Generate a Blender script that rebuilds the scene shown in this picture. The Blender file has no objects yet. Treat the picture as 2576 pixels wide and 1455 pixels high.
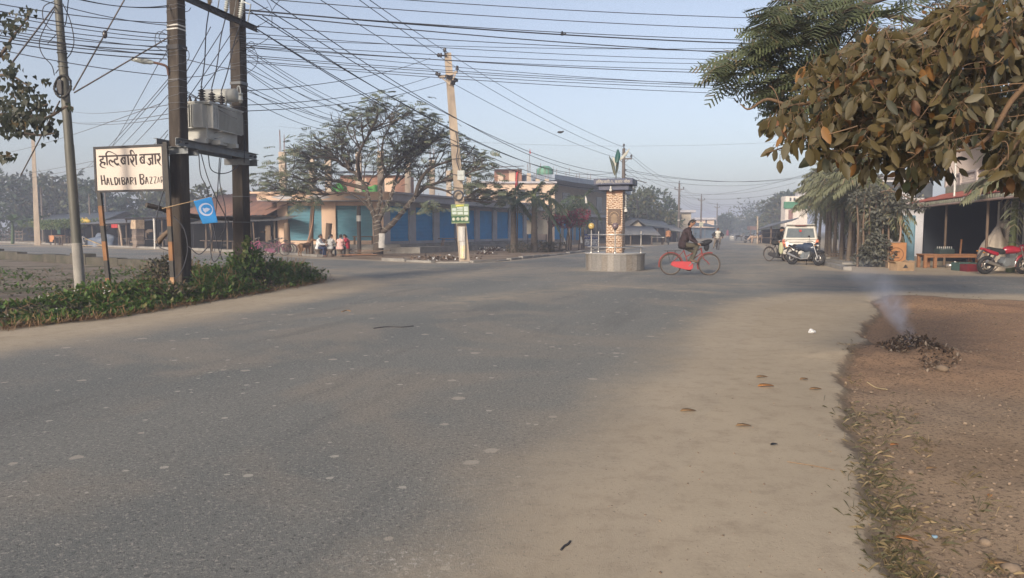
import bpy, bmesh, math, random
import numpy as np
from mathutils import Vector, Matrix, Quaternion, noise
SC = bpy.context.scene
COL = SC.collection
R = math.radians
PI = math.pi
rnd = random.Random(7)
CAM_H, FPX, CX, CY, HOR = 1.5, 1894.0, 1288.0, 727.5, 580.0
PITCH = math.atan((CY - HOR) / FPX)
def ray(px, py):
 x, z = (px - CX) / FPX, -(py - CY) / FPX
 return Vector((x, math.cos(PITCH) + z * math.sin(PITCH), -math.sin(PITCH) + z * math.cos(PITCH)))
def gp(px, py, z=0.0):
 d = ray(px, py); t = (z - CAM_H) / d.z
 return Vector((d.x * t, d.y * t, z))
def at(px, py, Y):
 d = ray(px, py); t = Y / d.y
 return Vector((d.x * t, Y, CAM_H + d.z * t))
def gx(px, Y):                                   # ground point at depth Y below column px
 p = at(px, HOR, Y); return Vector((p.x, Y, 0))
def zz(py, Y): return at(CX, py, Y).z
RU, RN = Vector((math.sin(R(17.36)), math.cos(R(17.36)), 0)), Vector((math.cos(R(17.36)), -math.sin(R(17.36)), 0))
def sn(s, n, z=0): return RU * s + RN * n + Vector((0, 0, z))
cam = bpy.data.cameras.new('camera'); camo = bpy.data.objects.new('camera', cam); COL.objects.link(camo)
camo.location = (0, 0, CAM_H); camo.rotation_euler = (PI / 2 - PITCH, 0, 0)
cam.sensor_width = 36; cam.lens = 36 * FPX / 2576; cam.clip_end = 4000; cam.clip_start = .05
SC.camera = camo
class MB:
 def __init__(s): s.v, s.f, s.m, s.sm, s.cur, s.smooth = [], [], [], [], 0, False
 def add(s, vs, fs, smooth=None):
  o = len(s.v); s.v.extend([tuple(v) for v in vs])
  for f in fs: s.f.append([i + o for i in f]); s.m.append(s.cur); s.sm.append(s.smooth if smooth is None else smooth)
  return s
 def mat(s, i): s.cur = i; return s
 def box(s, c, size, M=None, rz=0, taper=1.0):
  x, y, z = [k / 2 for k in size]; c = Vector(c)
  vs = [Vector((a * x * (taper if d > 0 else 1), b * y * (taper if d > 0 else 1), d * z)) for d in (-1, 1) for a, b in ((-1, -1), (1, -1), (1, 1), (-1, 1))]
  if rz: Q = Matrix.Rotation(rz, 3, 'Z'); vs = [Q @ v for v in vs]
  if M is not None: vs = [M @ v for v in vs]
  return s.add([v + c for v in vs], [(0, 3, 2, 1), (4, 5, 6, 7), (0, 1, 5, 4), (1, 2, 6, 5), (2, 3, 7, 6), (3, 0, 4, 7)], False)
 def bb(s, x0, x1, y0, y1, z0, z1): return s.box(((x0 + x1) / 2, (y0 + y1) / 2, (z0 + z1) / 2), (x1 - x0, y1 - y0, z1 - z0))
 def bar(s, p0, p1, w, h, up=(0, 0, 1)):
  p0, p1 = Vector(p0), Vector(p1); d = p1 - p0; L = d.length
  if L < 1e-6: return s
  d.normalize(); u = Vector(up)
  if abs(d.dot(u)) > .99: u = Vector((0, 1, 0))
  sd = d.cross(u).normalized(); u = sd.cross(d)
  M = Matrix((d, sd, u)).transposed()
  return s.box((p0 + p1) / 2, (L, w, h), M)
 def tube(s, pts, r, n=8, caps=True, smooth=True):
  pts = [Vector(p) for p in pts]; k = len(pts)
  rs = list(r) if hasattr(r, '__len__') else [r] * k
  t0 = (pts[1] - pts[0]).normalized()
  a = t0.orthogonal().normalized(); o = len(s.v); vs = []
  prev = t0
  for i, p in enumerate(pts):
   t = (pts[min(i + 1, k - 1)] - pts[max(i - 1, 0)])
   t = t.normalized() if t.length > 1e-9 else prev
   q = prev.rotation_difference(t); a = q @ a; a = (a - t * a.dot(t)).normalized(); b = t.cross(a); prev = t
   for j in range(n):
    w = 2 * PI * j / n; vs.append(p + (a * math.cos(w) + b * math.sin(w)) * rs[i])
  fs = [(i * n + j, i * n + (j + 1) % n, (i + 1) * n + (j + 1) % n, (i + 1) * n + j) for i in range(k - 1) for j in range(n)]
  s.add(vs, fs, smooth)
  if caps and n > 2:
   s.add([vs[j] for j in range(n)], [tuple(reversed(range(n)))], False); s.add([vs[(k - 1) * n + j] for j in range(n)], [tuple(range(n))], False)
  return s
 def cyl(s, p0, p1, r0, r1=None, n=12, smooth=True): return s.tube([p0, p1], [r0, r0 if r1 is None else r1], n, True, smooth)
 def lathe(s, prof, n=16, o=(0, 0, 0), M=None, smooth=True):
  o = Vector(o); vs = []
  for r, z in prof:
   for j in range(n):
    v = Vector((r * math.cos(2 * PI * j / n), r * math.sin(2 * PI * j / n), z))
    vs.append((M @ v if M is not None else v) + o)
  k = len(prof)
  return s.add(vs, [(i * n + j, i * n + (j + 1) % n, (i + 1) * n + (j + 1) % n, (i + 1) * n + j) for i in range(k - 1) for j in range(n)], smooth)
 def ball(s, c, r, n=12, m=8, M=None):
  rx, ry, rz = r if hasattr(r, '__len__') else (r, r, r); c = Vector(c); vs = []
  for i in range(m + 1):
   t = PI * i / m
   for j in range(n):
    v = Vector((rx * math.sin(t) * math.cos(2 * PI * j / n), ry * math.sin(t) * math.sin(2 * PI * j / n), -rz * math.cos(t)))
    vs.append((M @ v if M is not None else v) + c)
  return s.add(vs, [(i * n + j, i * n + (j + 1) % n, (i + 1) * n + (j + 1) % n, (i + 1) * n + j) for i in range(m) for j in range(n)], True)
 def torus(s, c, R0, r, axis=(0, 1, 0), n=28, m=6, a0=0, a1=2 * PI, ref=None):
  c = Vector(c); ax = Vector(axis).normalized(); u = (Vector(ref) if ref else ax.orthogonal()).normalized(); w = ax.cross(u)
  full = abs(a1 - a0 - 2 * PI) < 1e-6; K = n if full else n + 1; vs = []
  for i in range(K):
   a = a0 + (a1 - a0) * i / n; d = u * math.cos(a) + w * math.sin(a)
   for j in range(m):
    b = 2 * PI * j / m; vs.append(c + d * (R0 + r * math.cos(b)) + ax * (r * math.sin(b)))
  fs = [(i * m + j, ((i + 1) % K) * m + j, ((i + 1) % K) * m + (j + 1) % m, i * m + (j + 1) % m) for i in range(n) for j in range(m)]
  return s.add(vs, fs, True)
 def prism(s, poly, depth, O=(0, 0, 0), U=(1, 0, 0), V=(0, 0, 1), W=None, smooth=False):
  O, U, V = Vector(O), Vector(U), Vector(V); W = Vector(W) if W is not None else U.cross(V).normalized()
  k = len(poly); a = [O + U * x + V * y + W * (depth / 2) for x, y in poly]; b = [O + U * x + V * y - W * (depth / 2) for x, y in poly]
  return s.add(a + b, [tuple(range(k)), tuple(range(2 * k - 1, k - 1, -1))] + [(i + k, (i + 1) % k + k, (i + 1) % k, i) for i in range(k)], smooth)
 def build(s, name, mat, parent=None, loc=None, bevel=0):
  me = bpy.data.meshes.new(name); me.from_pydata(s.v, [], s.f)
  for m in (mat if isinstance(mat, (list, tuple)) else [mat]): me.materials.append(m)
  me.polygons.foreach_set('material_index', s.m); me.polygons.foreach_set('use_smooth', s.sm); me.update()
  if bevel:
   bm = bmesh.new(); bm.from_mesh(me); bmesh.ops.remove_doubles(bm, verts=bm.verts, dist=1e-5)
   ed = [e for e in bm.edges if len(e.link_faces) == 2 and e.calc_face_angle(0) > .6]
   bmesh.ops.bevel(bm, geom=ed, offset=bevel, segments=1, affect='EDGES', clamp_overlap=True); bm.to_mesh(me); bm.free()
  o = bpy.data.objects.new(name, me); COL.objects.link(o)
  if parent is not None: o.parent = parent
  if loc is not None: o.location = loc
  return o
def tag(o, label=None, cat=None, group=None, kind=None):
 if label: o['label'] = label
 if cat: o['category'] = cat
 if group: o['group'] = group
 if kind: o['kind'] = kind
 return o
def thing(name, label, cat, loc=(0, 0, 0), rz=0, group=None):
 o = bpy.data.objects.new(name, None); COL.objects.link(o); o.location = loc; o.rotation_euler = (0, 0, rz)
 return tag(o, label, cat, group)
def dup(o, parent=None):
 c = o.copy(); COL.objects.link(c)
 if parent is not None: c.parent = parent
 for ch in [k for k in bpy.data.objects if k.parent is o]: dup(ch, c)
 return c
def copy_thing(o, loc, rz=0, label=None, scale=None):
 c = dup(o); c.location = loc; c.rotation_euler = (0, 0, rz)
 if label: c['label'] = label
 if scale: c.scale = (scale,) * 3
 return c
def basis(d, up=(0, 0, 1)):                       # matrix whose x axis is d
 d = Vector(d).normalized(); u = Vector(up)
 if abs(d.dot(u)) > .99: u = Vector((1, 0, 0))
 y = u.cross(d).normalized(); z = d.cross(y)
 return Matrix((d, y, z)).transposed()
def remesh(mb, name, mat, parent, vox=.012, it=3, fac=.5, loc=None):
 o = mb.build(name, mat, None); m = o.modifiers.new('r', 'REMESH'); m.mode = 'VOXEL'; m.voxel_size = vox; m.use_smooth_shade = True
 if it: k = o.modifiers.new('s', 'SMOOTH'); k.iterations = it; k.factor = fac
 bpy.context.view_layer.update()
 me = bpy.data.meshes.new_from_object(o.evaluated_get(bpy.context.evaluated_depsgraph_get()))
 o.modifiers.clear(); old = o.data; o.data = me; bpy.data.meshes.remove(old); me.name = name
 if not me.materials: me.materials.append(mat)
 me.polygons.foreach_set('use_smooth', [True] * len(me.polygons))
 if parent is not None: o.parent = parent
 if loc is not None: o.location = loc
 return o
def bez(p0, p1, p2, n=8):
 p0, p1, p2 = Vector(p0), Vector(p1), Vector(p2)
 return [p0 * (1 - t) ** 2 + p1 * (2 * t * (1 - t)) + p2 * t * t for t in [i / n for i in range(n + 1)]]
def catmull(P, n=6):
 P = [Vector(p) for p in P]; Q = [P[0] * 2 - P[1]] + P + [P[-1] * 2 - P[-2]]; out = []
 for i in range(1, len(Q) - 2):
  for k in range(n):
   t = k / n; a, b, c, d = Q[i - 1], Q[i], Q[i + 1], Q[i + 2]
   out.append((b * 2 + (c - a) * t + (a * 2 - b * 5 + c * 4 - d) * t * t + (b * 3 - a - c * 3 + d) * t ** 3) * .5)
 return out + [P[-1]]
def textmesh(body, size, thick, name, mat, parent, O, U, V, align='CENTER', squash=1.0):
 c = bpy.data.curves.new(name, 'FONT'); c.body = body; c.size = 1; c.align_x = align; c.align_y = 'CENTER'; c.extrude = .02; c.resolution_u = 3; c.offset = thick
 o = bpy.data.objects.new(name, c); COL.objects.link(o); bpy.context.view_layer.update()
 me = bpy.data.meshes.new_from_object(o.evaluated_get(bpy.context.evaluated_depsgraph_get()))
 bpy.data.objects.remove(o); bpy.data.curves.remove(c)
 O, U, V = Vector(O), Vector(U).normalized(), Vector(V).normalized(); W = U.cross(V)
 for v in me.vertices: q = v.co.copy(); v.co = O + U * (q.x * size * squash) + V * (q.y * size) + W * (.003 + q.z * .15)
 me.materials.clear(); me.materials.append(mat); me.name = name; me.update()
 k = bpy.data.objects.new(name, me); COL.objects.link(k)
 if parent is not None: k.parent = parent
 return k
def mk(name):
 m = bpy.data.materials.new(name); m.use_nodes = True; nt = m.node_tree
 for n in list(nt.nodes): nt.nodes.remove(n)
 out = nt.nodes.new('ShaderNodeOutputMaterial'); b = nt.nodes.new('ShaderNodeBsdfPrincipled'); nt.links.new(b.outputs[0], out.inputs[0])
 return m, nt, b, out
def nd(nt, t, ins=None, **kw):
 n = nt.nodes.new('ShaderNode' + t)
 for k, v in kw.items(): setattr(n, k, v)
 for k, v in (ins or {}).items():
  s = n.inputs[k]
  if hasattr(v, 'is_linked') or hasattr(v, 'node'): nt.links.new(v, s)
  else:
   if s.type == 'RGBA' and len(v) == 3: v = (*v, 1)
   s.default_value = v
 return n
def mixc(nt, f, a, b, mode='MIX'):
 n = nt.nodes.new('ShaderNodeMix'); n.data_type = 'RGBA'; n.blend_type = mode
 for s, v in ((n.inputs[0], f), (n.inputs[6], a), (n.inputs[7], b)):
  if hasattr(v, 'node'): nt.links.new(v, s)
  else: s.default_value = v if not hasattr(v, '__len__') else ((*v, 1) if len(v) == 3 else v)
 return n.outputs[2]
def mth(nt, op, a, b=0.0, c=0.0):
 n = nt.nodes.new('ShaderNodeMath'); n.operation = op
 for s, v in zip(n.inputs, (a, b, c)):
  if hasattr(v, 'node'): nt.links.new(v, s)
  else: s.default_value = v
 return n.outputs[0]
def sstep(nt, v, lo, hi):
 n = nt.nodes.new('ShaderNodeMapRange'); n.interpolation_type = 'SMOOTHSTEP'
 nt.links.new(v, n.inputs[0]); n.inputs[1].default_value = lo; n.inputs[2].default_value = hi
 return n.outputs[0]
def coords(nt, sc=None, obj=True):
 t = nt.nodes.new('ShaderNodeTexCoord'); o = t.outputs['Object' if obj else 'Generated']
 if sc:
  m = nt.nodes.new('ShaderNodeMapping'); m.inputs[3].default_value = sc; nt.links.new(o, m.inputs[0]); o = m.outputs[0]
 return o
def nz(nt, co, scale, detail=4, rough=.55, dist=0): return nd(nt, 'TexNoise', {'Vector': co, 'Scale': scale, 'Detail': detail, 'Roughness': rough, 'Distortion': dist}).outputs[0]
_mats = {}
def pm(name, c1, c2=None, scale=3.0, rough=.8, bump=0.0, bscale=None, metal=0.0, island=0.0, sc=None, dirt=None, dscale=.8, damt=.55, spec=.3, coat=0):
 if name in _mats: return _mats[name]
 m, nt, b, out = mk(name); co = coords(nt, sc)
 c2 = c2 or tuple(k * .72 for k in c1)
 f = sstep(nt, nz(nt, co, scale, 5, .6), .3, .7); c = mixc(nt, f, c1, c2)
 if dirt: c = mixc(nt, mth(nt, 'MULTIPLY', sstep(nt, nz(nt, co, dscale, 6, .65, .4), .45, .7), damt), c, dirt)
 if island:
  g = nt.nodes.new('ShaderNodeNewGeometry'); h = nt.nodes.new('ShaderNodeHueSaturation')
  nt.links.new(mth(nt, 'MULTIPLY_ADD', g.outputs['Random Per Island'], island, 1 - island / 2), h.inputs['Value']); nt.links.new(c, h.inputs['Color']); c = h.outputs[0]
 nt.links.new(c, b.inputs['Base Color']); b.inputs['Roughness'].default_value = rough; b.inputs['Metallic'].default_value = metal
 b.inputs['Specular IOR Level'].default_value = spec
 if coat: b.inputs['Coat Weight'].default_value = coat; b.inputs['Coat Roughness'].default_value = .12
 if bump:
  k = nd(nt, 'Bump', {'Strength': bump, 'Distance': .02, 'Height': nz(nt, co, bscale or scale * 4, 5, .6)}); nt.links.new(k.outputs[0], b.inputs['Normal'])
 _mats[name] = m; return m
def leafm(name, c1, c2, c3=None, amt3=.15, tr=.25, rough=.5, spec=.3, cl=1.2):
 if name in _mats: return _mats[name]
 m, nt, b, out = mk(name); g = nt.nodes.new('ShaderNodeNewGeometry'); r = g.outputs['Random Per Island']
 c = mixc(nt, r, c1, c2)
 c = mixc(nt, mth(nt, 'MULTIPLY', nz(nt, coords(nt), cl, 3), .55), c, tuple(k * .62 for k in c1))
 if c3:
  w = nd(nt, 'TexWhiteNoise', {'W': r}, noise_dimensions='1D').outputs[0]; c = mixc(nt, mth(nt, 'LESS_THAN', w, amt3), c, c3)
 nt.links.new(c, b.inputs['Base Color']); b.inputs['Roughness'].default_value = rough; b.inputs['Specular IOR Level'].default_value = spec
 t = nd(nt, 'BsdfTranslucent', {'Color': c}); mx = nd(nt, 'MixShader', {0: tr}); nt.links.new(b.outputs[0], mx.inputs[1]); nt.links.new(t.outputs[0], mx.inputs[2]); nt.links.new(mx.outputs[0], out.inputs[0])
 _mats[name] = m; return m
def emis(name, col, st):
 m, nt, b, out = mk(name); b.inputs['Base Color'].default_value = (*col, 1); b.inputs['Emission Color'].default_value = (*col, 1); b.inputs['Emission Strength'].default_value = st; return m
def brickm(name, c1, c2, mortar, w=.23, h=.075, sc=1.0, rot=None):
 if name in _mats: return _mats[name]
 m, nt, b, out = mk(name); t = nt.nodes.new('ShaderNodeTexCoord'); mp = nt.nodes.new('ShaderNodeMapping')
 if rot: mp.inputs[2].default_value = rot
 nt.links.new(t.outputs['Object'], mp.inputs[0])
 br = nd(nt, 'TexBrick', {'Vector': mp.outputs[0], 'Color1': c1, 'Color2': c2, 'Mortar': mortar, 'Scale': sc, 'Mortar Size': .008, 'Brick Width': w, 'Row Height': h})
 c = mixc(nt, mth(nt, 'MULTIPLY', nz(nt, t.outputs['Object'], 2.0, 5), .5), br.outputs[0], tuple(k * .5 for k in c1))
 nt.links.new(c, b.inputs['Base Color']); b.inputs['Roughness'].default_value = .9
 k = nd(nt, 'Bump', {'Strength': .5, 'Distance': .01, 'Height': mth(nt, 'SUBTRACT', 1.0, br.outputs[1])}); nt.links.new(k.outputs[0], b.inputs['Normal'])
 _mats[name] = m; return m
M_concrete = pm('weathered_concrete', (.30, .28, .25), (.22, .205, .19), 2.5, .9, .3, 30, dirt=(.12, .11, .10), dscale=.9)
M_pole_dark = pm('dark_stained_pole', (.034, .027, .022), (.058, .046, .037), 1.6, .9, .5, 25, sc=(3, 3, .6), dirt=(.10, .085, .07), dscale=1.7, damt=.45)
M_pole_pale = pm('pale_concrete_pole', (.46, .37, .28), (.37, .30, .235), 1.6, .9, .25, 25, sc=(2, 2, .5), dirt=(.22, .18, .15), dscale=.8)
M_steel = pm('galvanised_grey_steel', (.20, .215, .225), (.14, .15, .16), 3, .55, .1, metal=.35, dirt=(.13, .09, .06), dscale=1.5, damt=.35)
M_dark = pm('blackened_metal', (.035, .035, .04), (.055, .05, .05), 6, .6)
M_black = pm('black_rubber', (.018, .018, .02), (.03, .03, .03), 8, .6)
M_wire = pm('dark_cable_sheath', (.035, .037, .045), (.05, .05, .06), 4, .6)
M_wire_pale = pm('grey_cable_sheath', (.16, .16, .17), (.11, .11, .12), 4, .6)
M_wood = pm('weathered_wood', (.17, .12, .085), (.10, .072, .052), 4, .85, .4, 20, sc=(1, 1, .25))
M_wood_warm = pm('warm_brown_wood', (.26, .13, .065), (.18, .085, .045), 3, .6, .15, 30, sc=(.5, 3, 3))
M_white = pm('chalky_white_paint', (.56, .545, .51), (.47, .455, .43), 3, .7, dirt=(.35, .31, .27), damt=.3)
M_chrome = pm('brushed_chrome', (.55, .53, .50), (.42, .40, .38), 6, .3, metal=.8)
M_rust = pm('rusty_tin', (.20, .105, .075), (.13, .075, .06), 1.4, .75, .15, 20, dirt=(.09, .07, .065), dscale=1.1)
M_tin = pm('grey_tin_sheet', (.16, .165, .175), (.11, .115, .125), 1.2, .55, .1, 10, metal=.2, dirt=(.12, .095, .08), dscale=.9)
M_tin_blue = pm('bluish_tin_sheet', (.085, .10, .12), (.065, .08, .095), 1.0, .5, metal=.2, dirt=(.10, .09, .09), dscale=.8)
M_skin = pm('brown_skin', (.30, .165, .105), (.26, .14, .09), 8, .55)
M_hair = pm('black_hair', (.014, .012, .012), (.024, .02, .018), 20, .45)
def wbuild(s, name, mat, parent=None, bevel=0):         # built in world coordinates, stored in the parent's
 o = s.build(name, mat, parent, bevel=bevel)
 if parent is not None:
  M = parent.matrix_basis
  if parent.parent is not None: M = parent.parent.matrix_basis @ M
  o.data.transform(M.inverted())
 return o
MB.wbuild = wbuild
def ext(p, q, z):                                       # point of line p-q at height z
 p, q = Vector(p), Vector(q); return p + (q - p) * ((z - p.z) / (q.z - p.z))
def pole_shaft(base, top, poly, s0=1.0, s1=.8, x=(1, 0, 0)):
 mb = MB(); d = (Vector(top) - Vector(base)).normalized(); X = Vector(x); X = (X - d * X.dot(d)).normalized(); Yv = d.cross(X); k = len(poly)
 N = 7; vs = []
 for i in range(N):
  t = i / (N - 1); c = Vector(base).lerp(Vector(top), t); s = s0 + (s1 - s0) * t
  vs += [c + X * (a * s) + Yv * (b * s) for a, b in poly]
 mb.add(vs, [(i * k + j, i * k + (j + 1) % k, (i + 1) * k + (j + 1) % k, (i + 1) * k + j) for i in range(N - 1) for j in range(k)] + [tuple(range(k - 1, -1, -1)), tuple(range((N - 1) * k, N * k))], False)
 return mb
def ring_on(mb, p, q, t, poly, s, h, x, grow=1.06):      # a band round a pole at fraction t
 d = (Vector(q) - Vector(p)).normalized(); X = Vector(x); X = (X - d * X.dot(d)).normalized(); Yv = d.cross(X); c = Vector(p).lerp(Vector(q), t); k = len(poly)
 for sg in (0,):
  vs = [c + d * o + X * (a * s * grow) + Yv * (b * s * grow) for o in (-h / 2, h / 2) for a, b in poly]
  mb.add(vs, [(j, (j + 1) % k, k + (j + 1) % k, k + j) for j in range(k)] + [tuple(range(k - 1, -1, -1)), tuple(range(k, 2 * k))], False)
SUN_EL, SUN_AZ = R(21), R(208)            # azimuth clockwise from +Y: low, behind the camera and to its left
W = bpy.data.worlds.new('World'); SC.world = W; W.use_nodes = True; wt = W.node_tree
bg = wt.nodes['Background']
sky = wt.nodes.new('ShaderNodeTexSky'); sky.sky_type = 'NISHITA'; sky.sun_disc = False; sky.sun_elevation = SUN_EL; sky.sun_rotation = SUN_AZ
sky.air_density = 1.0; sky.dust_density = 2.5; sky.ozone_density = 1.6; sky.altitude = 80
hs = wt.nodes.new('ShaderNodeHueSaturation'); hs.inputs['Saturation'].default_value = .66; wt.links.new(sky.outputs[0], hs.inputs['Color']); tn = wt.nodes.new('ShaderNodeMix'); tn.data_type = 'RGBA'; tn.blend_type = 'MULTIPLY'; tn.inputs[0].default_value = 1; tn.inputs[7].default_value = (1.0, .98, 1.01, 1); wt.links.new(hs.outputs[0], tn.inputs[6]); wt.links.new(tn.outputs[2], bg.inputs[0]); bg.inputs[1].default_value = .08
sd = Vector((math.sin(SUN_AZ) * math.cos(SUN_EL), math.cos(SUN_AZ) * math.cos(SUN_EL), math.sin(SUN_EL)))
sl = bpy.data.lights.new('sun', 'SUN'); sl.energy = 2.1; sl.angle = R(10.0); sl.color = (1, .87, .69)
slo = bpy.data.objects.new('sun', sl); COL.objects.link(slo); slo.rotation_euler = (-sd).to_track_quat('-Z', 'Y').to_euler()
vs = SC.view_settings; SC.display_settings.display_device = 'sRGB'; vs.view_transform = 'Standard'; vs.look = 'None'; vs.gamma = 1; vs.use_curve_mapping = False; vs.exposure = 1.2
SC.cycles.volume_bounces = 1; SC.cycles.max_bounces = 6; SC.cycles.transparent_max_bounces = 12; SC.cycles.diffuse_bounces = 3; SC.cycles.glossy_bounces = 2
SC.cycles.use_denoising = True; SC.cycles.sample_clamp_indirect = 6
hm, ht, hb, ho = mk('pale_haze_air'); ht.nodes.remove(hb)
pv = ht.nodes.new('ShaderNodeVolumePrincipled'); pv.inputs['Color'].default_value = (.68, .735, .90, 1); pv.inputs['Density'].default_value = .0024; pv.inputs['Anisotropy'].default_value = .1
ht.links.new(pv.outputs[0], ho.inputs['Volume'])
HZ = MB(); HZ.bb(-420, 560, -60, 950, -1.2, 22); tag(HZ.build('haze', hm), 'thin bluish morning haze hanging over the whole street', 'haze', kind='stuff')
def poly_px(P): return [tuple(gp(x, y)[:2]) for x, y in P]
ROAD = poly_px([(-60, 876), (200, 834), (400, 806), (600, 774), (760, 746), (860, 728), (910, 716), (885, 704), (800, 693), (640, 684), (400, 671), (229, 664), (0, 648), (-300, 634),
    (-300, 601), (0, 612), (369, 627), (700, 641), (820, 651), (950, 655), (1070, 661), (1180, 661), (1240, 658), (1330, 649), (1453, 635)]) + \
  [tuple(sn(s, n)[:2]) for s, n in ((52, -10.6), (62, -10), (80, -9), (120, -8), (200, -7), (930, -6.5), (930, 2), (200, 1.6), (90, 1.8), (50, 2.0), (40, 2.4))] + \
  poly_px([(2085, 678), (2200, 686), (2300, 690), (2576, 694), (2900, 700), (3300, 708), (3300, 770), (2900, 757), (2576, 749), (2300, 741), (2180, 741), (2060, 746), (1960, 756), (1900, 775), (1845, 840), (1780, 960), (1650, 1160), (1480, 1455), (1300, 1800)]) + \
  [(-.6, -6), (-9.5, -6)]
SOIL = poly_px([(2300, 1900), (2228, 1455), (2192, 1380), (2167, 1300), (2160, 1230), (2142, 1130), (2126, 1050), (2108, 990), (2112, 935), (2128, 892), (2180, 868), (2160, 838), (2176, 808), (2205, 782), (2190, 762), (2225, 747), (2290, 742), (2420, 751), (2576, 756), (2800, 764), (3300, 776)]) + [(40, 9), (40, -8), (2, -8)]
VERGE = poly_px([(-300, 862), (0, 832), (120, 815), (280, 800), (430, 775), (560, 752), (700, 730), (790, 713), (812, 706), (760, 694), (640, 686), (400, 673), (229, 666), (0, 650), (-300, 636)])
WALK = poly_px([(-300, 600), (0, 611), (369, 626), (700, 640), (820, 650), (950, 654), (1070, 660), (1180, 660), (1240, 657), (1330, 648), (1453, 634), (1560, 620), (1560, 608), (1450, 616), (1200, 632), (970, 632), (700, 630), (370, 618), (0, 606), (-300, 597)])
def sdf(P, X, Y):
 d = np.full(X.shape, 1e9); ins = np.zeros(X.shape, bool); k = len(P)
 for i in range(k):
  (ax, ay), (bx, by) = P[i], P[(i + 1) % k]; ex, ey = bx - ax, by - ay
  t = np.clip(((X - ax) * ex + (Y - ay) * ey) / (ex * ex + ey * ey + 1e-12), 0, 1)
  d = np.minimum(d, np.hypot(X - ax - t * ex, Y - ay - t * ey))
  c = ((ay > Y) != (by > Y)) & (X < (bx - ax) * (Y - ay) / ((by - ay) if abs(by - ay) > 1e-12 else 1e-12) + ax); ins ^= c
 return np.where(ins, -d, d)                         # negative inside
def axis(segs):
 out = [segs[0][0]]
 for a, b, st in segs:
  n = max(1, round((b - a) / st)); out += [a + (b - a) * i / n for i in range(1, n + 1)]
 return np.array(out)
def npnoise(X, Y, sc, seed=0.0):
 return np.array([noise.noise((x * sc + seed, y * sc, seed * 1.7)) for x, y in zip(X.ravel(), Y.ravel())]).reshape(X.shape)
def fbm(X, Y, sc, o=3, seed=0): return sum(npnoise(X, Y, sc * 2 ** i, seed + i * 9.1) / 2 ** i for i in range(o))
def grid_mesh(xs, ys, Z, attrs, name, mat, keep=None):
 nx, ny = len(xs), len(ys); X, Y = np.meshgrid(xs, ys)
 idx = np.arange(nx * ny).reshape(ny, nx); q = np.stack([idx[:-1, :-1], idx[:-1, 1:], idx[1:, 1:], idx[1:, :-1]], -1).reshape(-1, 4)
 if keep is not None: q = q[keep[q].any(1)]
 me = bpy.data.meshes.new(name); me.vertices.add(nx * ny); me.vertices.foreach_set('co', np.stack([X, Y, Z], -1).astype(np.float32).ravel())
 me.loops.add(len(q) * 4); me.loops.foreach_set('vertex_index', q.ravel().astype(np.int32)); me.polygons.add(len(q)); me.polygons.foreach_set('loop_start', np.arange(0, len(q) * 4, 4, dtype=np.int32))
 me.update(calc_edges=True); me.polygons.foreach_set('use_smooth', np.ones(len(q), bool))
 for k, a in attrs.items(): me.attributes.new(k, 'FLOAT', 'POINT').data.foreach_set('value', a.astype(np.float32).ravel())
 me.materials.append(mat); me.validate(); o = bpy.data.objects.new(name, me); COL.objects.link(o)
 if keep is not None:
  bm = bmesh.new(); bm.from_mesh(me); bmesh.ops.delete(bm, geom=[v for v in bm.verts if not v.link_faces], context='VERTS'); bm.to_mesh(me); bm.free()
 return o
def attr(nt, n): return nd(nt, 'Attribute', attribute_name=n).outputs['Fac']
def dust_col(nt, co):
 a = mixc(nt, sstep(nt, nz(nt, co, .5, 5, .6), .3, .7), (.405, .334, .244), (.350, .287, .208))
 a = mixc(nt, mth(nt, 'MULTIPLY', sstep(nt, nz(nt, co, 5, 4, .7), .45, .75), .5), a, (.22, .172, .125))
 a = mixc(nt, mth(nt, 'MULTIPLY', sstep(nt, nz(nt, co, 70, 3, .7), .55, .75), .7), a, (.40, .34, .265))
 return mixc(nt, mth(nt, 'MULTIPLY', sstep(nt, nz(nt, co, 45, 4, .8), .57, .68), .7), a, (.15, .125, .095))
# asphalt with dust drifting over its edges
m, nt, b, out = mk('worn_dusty_asphalt'); co = coords(nt)
mp = nt.nodes.new('ShaderNodeMapping'); mp.inputs[2].default_value = (0, 0, R(17.36)); nt.links.new(co, mp.inputs[0])
st = nt.nodes.new('ShaderNodeMapping'); st.inputs[3].default_value = (1, .12, 1); nt.links.new(mp.outputs[0], st.inputs[0]); lane = st.outputs[0]
a = mixc(nt, sstep(nt, nz(nt, lane, .55, 4, .55), .35, .68), (.158, .164, .157), (.210, .208, .190))
a = mixc(nt, mth(nt, 'MULTIPLY', sstep(nt, nz(nt, co, .28, 5, .6, .5), .46, .60), .8), a, (.262, .232, .192))
a = mixc(nt, mth(nt, 'MULTIPLY', sstep(nt, nz(nt, lane, 1.1, 5, .65), .52, .68), .42), a, (.095, .098, .100))
a = mixc(nt, sstep(nt, nz(nt, co, 130, 3, .8), .52, .68), a, (.062, .060, .060))
a = mixc(nt, mth(nt, 'MULTIPLY', sstep(nt, nz(nt, co, 42, 4, .8), .54, .64), .75), a, (.40, .365, .32))
a = mixc(nt, mth(nt, 'MULTIPLY', sstep(nt, nz(nt, co, 36, 4, .8), .55, .65), .75), a, (.055, .054, .055))
a = mixc(nt, mth(nt, 'MULTIPLY', sstep(nt, nz(nt, co, 95, 3, .85), .57, .70), .8), a, (.33, .31, .28))
vo = nd(nt, 'TexVoronoi', {'Vector': co, 'Scale': 2.6, 'Randomness': 1.0}); vr = nd(nt, 'TexWhiteNoise', {'Vector': vo.outputs['Position']}).outputs[0]
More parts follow.
